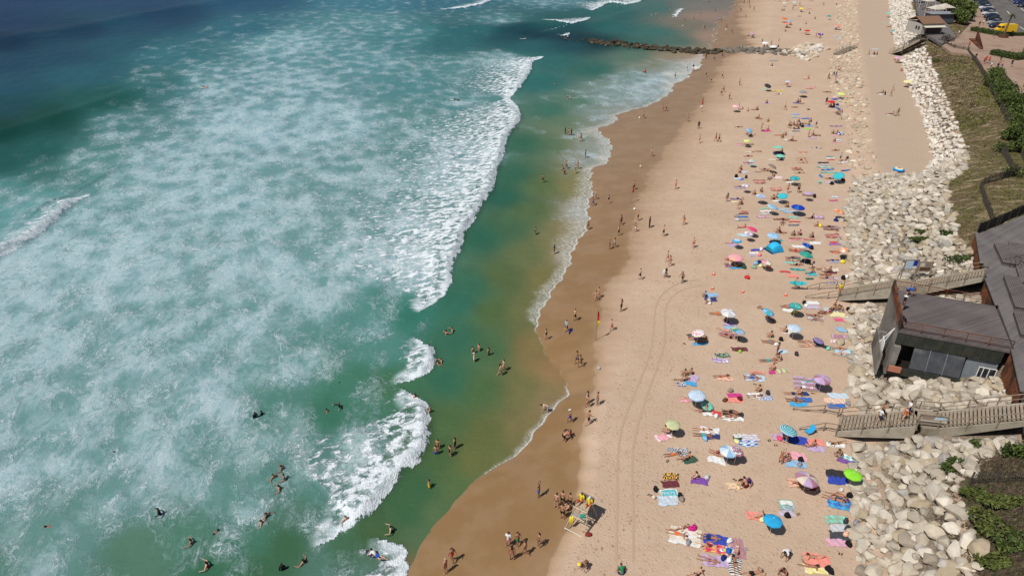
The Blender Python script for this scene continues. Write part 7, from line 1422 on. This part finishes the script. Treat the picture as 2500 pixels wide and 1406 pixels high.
# beach furniture
def beach_chair(px, py, hd, col, lab):
    g = G(px, py); o = empty('beach_chair', g, R(hd)); c = FC[col][1]
    m = MB(); m.box((.05,0,.27), (.5,.52,.03), c); m.build('seat', M_FAB, o)
    m = MB(); m.bar((-.2,0,.28), (-.45,0,.82), .52, .03, c); b = m.build('backrest', M_FAB, o)
    for s in (-1, 1):
        f = MB(); f.tube([(.3,s*.27,0),(.28,s*.27,.28),(-.2,s*.27,.28),(-.47,s*.27,.85)], .013, 5); f.tube([(-.3,s*.27,0),(.12,s*.27,.44),(-.3,s*.27,.46)], .013, 5); f.build('side_frame', M_METAL, o)
    return small(o, lab, 'chair', px, py)
beach_chair(1974, 1058, 200, 'a', 'bright blue folding chair by the lower stair rail'); beach_chair(1826, 89, 185, 'u', 'brown beach chair, seaward of two under a lilac umbrella'); beach_chair(1837, 90, 185, 'B', 'brown beach chair, landward of two under a lilac umbrella'); beach_chair(2038, 74, 190, 'n', 'dark blue lounge chair near the salmon umbrella')
g = G(1799, 1071); o = empty('cool_box', g, .1); m = MB(); m.box((0,0,.17), (.62,.40,.34), FC['G'][1]); m.build('box_body', M_PAINT, o); m = MB(); m.box((0,0,.365), (.66,.44,.05), (.7,.72,.7)); m.tube([(-.3,0,.35),(-.28,0,.5),(.28,0,.5),(.3,0,.35)], .015, 5); m.build('lid', M_PAINT, o); small(o, 'dark green cool box beside the pale blue towels', 'cool box', 1799, 1071)
g = G(2050, 328); o = empty('swim_ring', (g.x, g.y, g.z+.05)); m = MB()
for j in range(12):
    a0, a1 = 6.2832*j/12, 6.2832*(j+1)/12; m.tube([(.6*math.cos(a), .6*math.sin(a), .13) for a in (a0, (a0+a1)/2, a1)], .16, 8, FC['bw'[j % 2]][1])
m.build('ring', M_GLOSS, o, True); small(o, 'blue and white swim ring by the rocks', 'swim ring', 2050, 328)
g = G(1413, 1387); m = MB(); m.ball((0,0,0), .15, 12, 6, FC['y'][1], sc=(1,1,.18)); o = m.build('frisbee', M_GLOSS, None, True); o.location = (g.x, g.y, g.z+.5); small(o, 'yellow flying disc held out by a crouching bather', 'frisbee', 1413, 1387)
# pop-up tent
g = G(1886, 611); o = empty('beach_tent', g, R(200)); m = MB(); rg = []
for j in range(7):
    t = j/6; x = -.9+1.5*t; hh = 1.15*math.sin(math.pi*min(1, .25+t*.62))**.8; w = 1.15*(1-.25*t)
    rg.append([(x, w*math.cos(math.pi*k/10), hh*math.sin(math.pi*k/10)) for k in range(11)])
for j in range(6):
    for k in range(10): m.add([rg[j][k], rg[j+1][k], rg[j+1][k+1], rg[j][k+1]], [(0,1,2,3)], shade(FC['a'][1], .8+.4*((k//3) % 2)))
m.add(rg[6], [tuple(range(11))], FC['T'][1]); m.build('shell', M_FAB, o)
m = MB()
for j in (0, 3, 6): m.tube(rg[j], .012, 4)
m.build('tent_poles', M_DARK, o); m = MB(); m.box((.1,0,.03), (1.6,2.0,.02), FC['n'][1]); m.build('groundsheet', M_FAB, o); small(o, 'blue pop-up beach tent open to the sea', 'tent', 1886, 602)
# flags
def flag(px, py, h, top, cols, lab, buoy=False, drop=True):
    g = G(px, py); o = empty('warning_flag', g); m = MB(); m.tube([(0,0,-.2),(.02,.02,h)], .028, 6); m.build('pole', M_RAIL, o); m = MB(); n = 8; W = top
    for i in range(n):
        z0, z1 = h-.05-W*i/n, h-.05-W*(i+1)/n
        def e(z, i): q = i/n; return (.10+.22*math.sin(q*2.2)+.04*math.sin(q*9), .06+.1*math.sin(q*7), z)
        c = FC[cols[0 if i < n*.6 else -1]][1]; a, b = e(z0, i), e(z1, i+1)
        m.add([(.02,.02,z0), a, b, (.02,.02,z1), (.02,.05,z0), (a[0],a[1]+.03,a[2]), (b[0],b[1]+.03,b[2]), (.02,.05,z1)], [(0,1,2,3),(7,6,5,4)], c)
    m.build('flag_cloth', M_FAB, o)
    if buoy: m = MB(); m.ball((0,-.1,1.2), .32, 12, 8, (.75,.62,.5), sc=(1,.25,1)); m.build('round_sign', M_PAINT, o, True)
    return small(o, lab, 'flag', px, py, 'bathing zone flags')
flag(1454, 831, 3.9, 1.9, 'ry', 'tall red and yellow lifeguard flag on the wet sand'); flag(1711, 274, 3.2, 1.5, 'rr', 'far red flag with a pale round sign', True); flag(1541, 496, 3.0, 1.1, 'rr', 'red flag on a thin pole behind the walkers'); flag(1771, 82, 3.2, 1.3, 'rr', 'farthest red flag with a pale round sign beyond the groyne', True)
# lifeguard chair
def lifeguard():
    F = [G(1380, 1297), G(1426, 1311)]; u = (F[1]-F[0]); w = u.length; u.normalize(); v = V3((-u.y, u.x, 0))
    b = F[0]; z0 = (F[0].z+F[1].z)/2; o = empty('lifeguard_chair', (F[0]+F[1])/2, math.atan2(u.y, u.x)); H = 2.15; dp = 2.3
    # local: x along the front foot bar, y landward
    hw = w/2; c = (.44,.36,.25); tw = hw*.58
    for s in (-1, 1):
        m = MB(); m.bar((s*hw,0,0), (s*tw,.95,H), .07, .07, c); m.build('leg', M_CONL, o)
        m = MB(); m.bar((s*hw,dp,0), (s*tw,1.65,H), .07, .07, c); m.build('leg', M_CONL, o)
        m = MB(); m.bar((s*(hw-.04),.18,.35), (s*(hw-.04),dp-.15,.35), .05, .05, c); m.bar((s*hw*.85,.4,.95), (s*tw*1.2,1.6,H-.2), .04, .04, c); m.build('brace', M_CONL, o)
    m = MB(); m.tube([(-hw-.05,-.02,.16),(hw+.05,-.02,.16)], .05, 8); m.build('foot_bar', M_WHC, o)
    m = MB(); m.box((0,1.30,H), (2*tw+.1,.95,.05), c); m.build('seat', M_CONL, o)
    m = MB(); m.box((0,.70,H-.75), (2*tw+.05,.28,.04), (.33,.32,.29)); m.build('foot_rest', M_CONL, o)
    m = MB(); m.tube([(-tw-.1,.62,H+.05),(tw+.1,.62,H+.05)], .04, 6); m.build('front_rail', M_WHC, o)
    m = MB(); m.tube([(-tw-.05,.42,H-.75),(tw+.05,.42,H-.75)], .04, 6); m.build('step_rail', M_WHC, o)
    m = MB(); m.bar((0,1.80,H), (0,1.92,H+.48), 2*tw+.1, .05, (.20,.18,.15)); m.build('backrest', M_CONL, o)
    for k in range(5):
        t = .25+k*.15; m = MB(); m.bar((hw*.55-.1, .95*t*.9+.05, H*t), (hw*.9-.12, .95*t*.9+.05, H*t), .035, .035, c); m.build('rung', M_CONL, o)
    small(o, 'wooden lifeguard high chair with two seated guards', 'lifeguard chair', 1405, 1260)
    M = o.matrix_basis.copy(); 
    for s, hr in ((-.38, 'rs'), (.36, 'wc')):
        p = M @ V3((s, 1.35, H+.04)); person(1410+s*20, 1225, 'ch', math.degrees(math.atan2(u.y, u.x))-90, 'yrT', hr, 1.0, loc=tuple(p), ctx='seated on the lifeguard chair')
    r = empty('rescue_buoy', M @ V3((-hw*.72,.38,.85)), 0); 
    for q in (0, 1): m = MB(); m.tube([(q*.14,0,-.42),(q*.14,0,-.34),(q*.14,0,.34),(q*.14,0,.42)], [.03,.09,.09,.03], 8, FC['y'][1]); m.build('float', M_GLOSS, r, True)
    small(r, 'pair of yellow rescue floats hung on the lifeguard chair', 'rescue buoy', 1393, 1265)
    t2 = M @ V3((.2, .75, H-.72)); m = MB(); m.box((0,0,.06), (.35,.3,.12), (.02,.30,.22)); q = m.build('green_pouch', M_FAB); q.location = t2; small(q, 'small green pouch on the lifeguard chair step', 'pouch', 1414, 1253)
M_CONL = facecol_mat('pale_chair_timber', .8, .2, .25, 5); M_WHC = NT('cream_bar').done((.56,.50,.40), .5); lifeguard()
g = G(1436, 1306); m = MB(); m.ball((0,0,.12), .3, 10, 6, (.22,.03,.03), sc=(1,.7,.5)); q = m.build('folded_jacket', M_FAB, None, True); q.location = g; small(q, 'dark red jacket dropped behind the lifeguard chair', 'jacket', 1436, 1306)
g = G(1390, 812); mb = board_mesh(1.0, .55, FC['R'][1]); q = mb.build('towel_bundle', M_FAB, None, True); q.location = (g.x+.1, g.y+.05, .55); q.rotation_euler = (R(75), 0, R(60)); small(q, 'royal blue towel held by a bather at the water edge', 'towel', 1388, 803)
g = G(1620, 676); mb = board_mesh(1.0, .45, FC['w'][1]); q = mb.build('towel_bundle', M_FAB, None, True); q.location = (g.x, g.y, g.z+.55); q.rotation_euler = (0, R(80), R(60)); small(q, 'white towel carried by a walker on the dry sand', 'towel', 1620, 674)
# ------------------------------------------------------------ labels that single things out
def words(n): return ['first','second','third','fourth','fifth','sixth','seventh','eighth','ninth','tenth','eleventh','twelfth','thirteenth','fourteenth','fifteenth'][n]
MARKS = [(u['_x'], u['_y']+14, u['_lab']) for u in UMB] + [(1405,1270,'lifeguard chair'), (1454,800,'red and yellow flag'), (1886,604,'blue pop-up tent'), (2020,414,'blue and mint surfboards'), (1634,1204,'lettered turquoise towel'), (1672,1309,'big cream blanket'), (1794,1379,'black and white striped towel'), (1995,1378,'coral and yellow towels'), (2056,1230,'angled blue towel'),
 (2044,1300,'column of four towels'), (1746,1330,'royal blue and floral towels'), (1810,1185,'orange patterned towel'), (1708,1174,'purple towel'), (1919,1234,'white and grey towel pair'), (1788,1016,'dark brown towel'), (1792,972,'magenta and coral towels'), (1843,921,'pale blue double towel'), (1769,924,'lone peach towel'), (1680,925,'lilac and azure towels'), (1859,968,'black fringed stripe towel'), (1950,975,'blue towels left of the stairs'),
 (2040,980,'white peach and blue towels'), (2055,862,'turquoise double towel'), (2046,828,'mauve and white towels'), (1895,835,'pair with a dark bag'), (1892,880,'turquoise shorts group'), (1899,905,'pastel striped towel'), (1783,868,'maroon and floral towels'), (1828,1076,'pale double towels'), (1722,1058,'white towel with two sunbathers'), (1665,1113,'grey speckled towel'), (1928,1122,'pink and light blue towels'), (1985,1088,'coral and lilac towels'),
 (1735,728,'navy towel by the cones'), (2040,757,'cream towel circle of friends'), (2024,668,'cream and maroon towels at the upper stairs'), (1935,672,'coral towel by the surfer'), (1980,670,'turquoise square towel'), (2041,637,'blue striped towel by the rocks'), (1790,652,'azure towel below the pink umbrella'), (1866,517,'stack of grey and pink towels'), (1815,530,'blue and brown towels'), (1925,541,'black floral towel'), (2031,560,'floral towel by the rocks'),
 (1855,444,'rose towel'), (1895,462,'red patterned towel'), (1951,416,'crowded red towels'), (1950,306,'dense group of sitters'), (1961,391,'row of three sunbathers'), (2045,190,'group by the upper rock berm'), (2134,134,'white towel on the upper sand'), (2155,230,'upper sand sunbathing group'), (2180,281,'upper sand picnic'), (1899,223,'yellow paddle board'), (1800,438,'pale and blue towels')]
SEAM = [(838,930,'in calm green water left of the second surge'), (815,998,'in green water inside the break'), (631,1015,'in old foam far from shore'), (291,1100,'alone in the far left foam'), (124,1280,'near the lower left edge'), (391,1254,'in the lower left foam'), (495,1315,'in green water at lower left'), (507,1381,'at the bottom edge'), (684,1167,'in the group of four bathers'), (644,1267,'in the pair below the group of four'), (845,1270,'behind the long low breaker'), (956,1297,'between the two lowest breakers'), (1048,1188,'in the green shallows'), (715,1381,'in foam at the bottom edge'),
 (1085,1100,'in knee deep green water'), (1225,910,'wading near the brown shallows'), (1165,866,'in the waist deep group'), (1072,886,'at the small breaker'), (1085,818,'below the main breaker'), (1050,848,'in the small breaker'), (1020,1000,'by the third breaker'), (983,1078,'in the third breaker foam'), (985,890,'in the small surge of foam'), (1388,243,'in the upper shallows'), (1354,205,'alone in the upper channel'), (1261,314,'on the breaker edge'), (1387,328,'in the row of waders'), (1417,345,'in the close pair of waders'), (1429,385,'at the foam edge'), (1325,446,'splashing through shallow water'), (1393,417,'in the ankle deep group'), (1307,572,'in the olive shallows'), (1353,619,'in shallow water off the lacy foam'), (1640,35,'beyond the groyne'), (1670,178,'in the milky run-up'), (1575,179,'in the milky shallows')]
def zone(x, y, g):
    if x.y < -99: return ''
    i0, i2, i4 = float(linex(0, g.y)), float(linex(2, g.y)), float(linex(3, g.y))
    if g.x < float(linex(1, g.y)): return 'on the wet sand'
    if g.x < i2+2: return 'on the damp sand'
    return 'on the dry sand'
def near(px, py, lim, marks):
    best = None
    for mx, my, t in marks:
        s = 14 + max(0, my)/30; d = math.hypot((mx-px), (my-py)*1.2)/s
        if best is None or d < best[0]: best = (d, t)
    return best[1] if best and best[0] < lim else None
# the 300 people that show largest stay individuals; the rest become one far crowd
PEOPLE.sort(key=lambda o: -1/(o.location.y*math.cos(PITCH) - (o.location.z-HGT)*math.sin(PITCH)))
far_people = PEOPLE[300:]; PEOPLE = PEOPLE[:300]
if far_people:
    CV = []; CF = []; CC_ = []; n0 = 0; bpy.context.view_layer.update(); cache = {}
    for o in far_people:
        for c in [o] + list(o.children):
            me = c.data
            if me.name not in cache:
                co = np.zeros(len(me.vertices)*3); me.vertices.foreach_get('co', co); cache[me.name] = (co.reshape(-1, 3), [tuple(p.vertices) for p in me.polygons], [p.material_index for p in me.polygons])
            co, fs, mi = cache[me.name]; M = np.array(c.matrix_world); CV.append(co @ M[:3,:3].T + M[:3,3]); col = tuple(c.color[:3])
            CF += [tuple(i+n0 for i in f) for f in fs]; CC_ += [col if k == 0 else (.03,.02,.02) for k in mi]; n0 += len(co)
    for o in far_people:
        for c in list(o.children): D.objects.remove(c)
        D.objects.remove(o)
    V = np.concatenate(CV); me = D.meshes.new('far_crowd'); me.from_pydata(V.tolist(), [], CF); ca = me.color_attributes.new('Col', 'FLOAT_COLOR', 'CORNER'); arr = []
    for f, c in zip(CF, CC_): arr += [*c, 1.0]*len(f)
    ca.data.foreach_set('color', arr); me.polygons.foreach_set('use_smooth', [True]*len(CF)); me.materials.append(facecol_mat('distant_skin_and_cloth', .7, .3, .1, 9)); o = D.objects.new('distant_crowd', me); COL.objects.link(o)
    tag(o, 'far crowd of bathers and walkers beyond the nearest three hundred', 'crowd', kind='stuff')
for o in PEOPLE:
    px, py = o['_x'], o['_y']; c = o.get('_ctx', '')
    if c == '@sea': place = near(px, py, 3.5, SEAM) or 'in the sea'
    elif c: place = c
    else:
        st = o['_p'].split()[0] in ('standing','walking','striding','running','bending')
        m = near(px, py, 1.1 if st else 1.75, MARKS); z = zone(o.location, None, o.location)
        if m: place = 'by the ' + m
        elif z != 'on the dry sand':
            if py > 1150: place = z + ' at the lower edge' if py > 1290 else z + ' near the lifeguard chair'
            elif py > 930: place = z + ' beside the lacy foam'
            elif py > 700: place = z + ' near the flag'
            elif py > 520: place = z + ' past the flag'
            elif py > 250: place = z + ' farther up the shore'
            elif py > 130: place = z + ' below the groyne'
            else: place = z + ' beyond the groyne'
        else: place = z + (' nearest the camera' if py > 1150 else ' in the middle distance' if py > 500 else ' by the upper crowd' if py > 160 else ' beyond the groyne')
    o['_base'] = f"{o.get('_k','')}person in {o['_c']}" + (f" and {o['_h']}" if '_h' in o.keys() else '') + f" {o['_p']} {place}"
def finish(objs, basekey='_base'):
    gr = {}
    for o in objs: gr.setdefault(o[basekey], []).append(o)
    for b, L in gr.items():
        if len(L) == 1: L[0]['label'] = b; continue
        xs = [o['_x'] for o in L]; ys = [o['_y'] for o in L]; n = len(L)
        if max(xs)-min(xs) >= (max(ys)-min(ys))*.7:
            L.sort(key=lambda o: o['_x']); T = ['leftmost of them'] + [words(min(i, 14))+' from the left' for i in range(1, n-1)] + ['rightmost of them']
        else:
            L.sort(key=lambda o: -o['_y']); T = ['nearest of them'] + [words(min(i, 14))+' nearest' for i in range(1, n-1)] + ['farthest of them']
        if n == 2: T = [t.replace(' of them', ' of two') for t in T]
        for o, t in zip(L, T): o['label'] = b + ', ' + t
finish(PEOPLE)
for o in PEOPLE: o['group'] = 'bathers in the sea' if o.get('_ctx') == '@sea' else 'people on the beach'
for u in UMB: u['_base'] = u['_lab'] + ('' if len(u['_lab'].split()) > 3 else ' on the upper crowded sand' if u['_y'] < 560 else ' in the middle of the beach' if u['_y'] < 900 else ' on the near sand')
finish(UMB)
for o in TOW + SMALL:
    m = near(o['_x'], o['_y'], 2.4, [q for q in MARKS if 'towel' not in q[2] or o not in TOW])
    b = o['_lab']
    if len(b.split()) < 6: b += (' by the ' + m) if m else (' by the far groyne' if o['_y'] < 150 else ' on the upper crowded sand' if o['_y'] < 560 else ' on the open sand' if o['_y'] < 1000 else ' on the near sand')
    o['_base'] = b
finish(TOW + SMALL)
for o in list(COL.objects):
    for k in list(o.keys()):
        if k.startswith('_'): del o[k]
    if 'label' in o.keys():
        w = o['label'].split()
        if len(w) > 16: o['label'] = ' '.join(' '.join(w).replace(' in the middle distance', ' mid beach').replace(' farther up the shore', ' up the shore').replace(' on the dry sand', ' on sand').replace(' on the wet sand', ' on wet sand').replace(' on the damp sand',' on damp sand').replace('cream towel circle of friends','cream towel friends').replace(' at the upper stairs',''). replace('pink and cream panelled','pink cream').replace('pink white and yellow pastel','pastel').replace('white and pink speckled','pink speckled').replace('light blue and white ringed','blue ringed').replace('yellow green and pale blue','yellow green').replace('teal and pale blue ringed','teal ringed').replace('white umbrella with thin blue rings','blue ringed umbrella').replace('low mint sunshade on its side','low mint sunshade').replace('black and white striped','striped').split()); o['label'] = ' '.join(o['label'].replace(' and pale blue ', ' pale ').replace(' swim shorts', ' shorts').replace(' of them', '').replace('standing with hands on hips', 'hands on hips').replace('standing with both hands at the head', 'hands at head').replace('standing with one arm raised', 'arm raised').replace(' with legs out','').replace('propped on ','on ').split())
        w = o['label'].split()
        for cut in ('the', 'a', 'of', 'and', 'bathing', 'small', 'large', 'with'):
            if len(w) > 16 and cut in w: w.remove(cut)
        while len(w) > 16: w.pop(-4)
        o['label'] = ' '.join(w)
    if 'group' in o.keys() and not o['group']: del o['group']
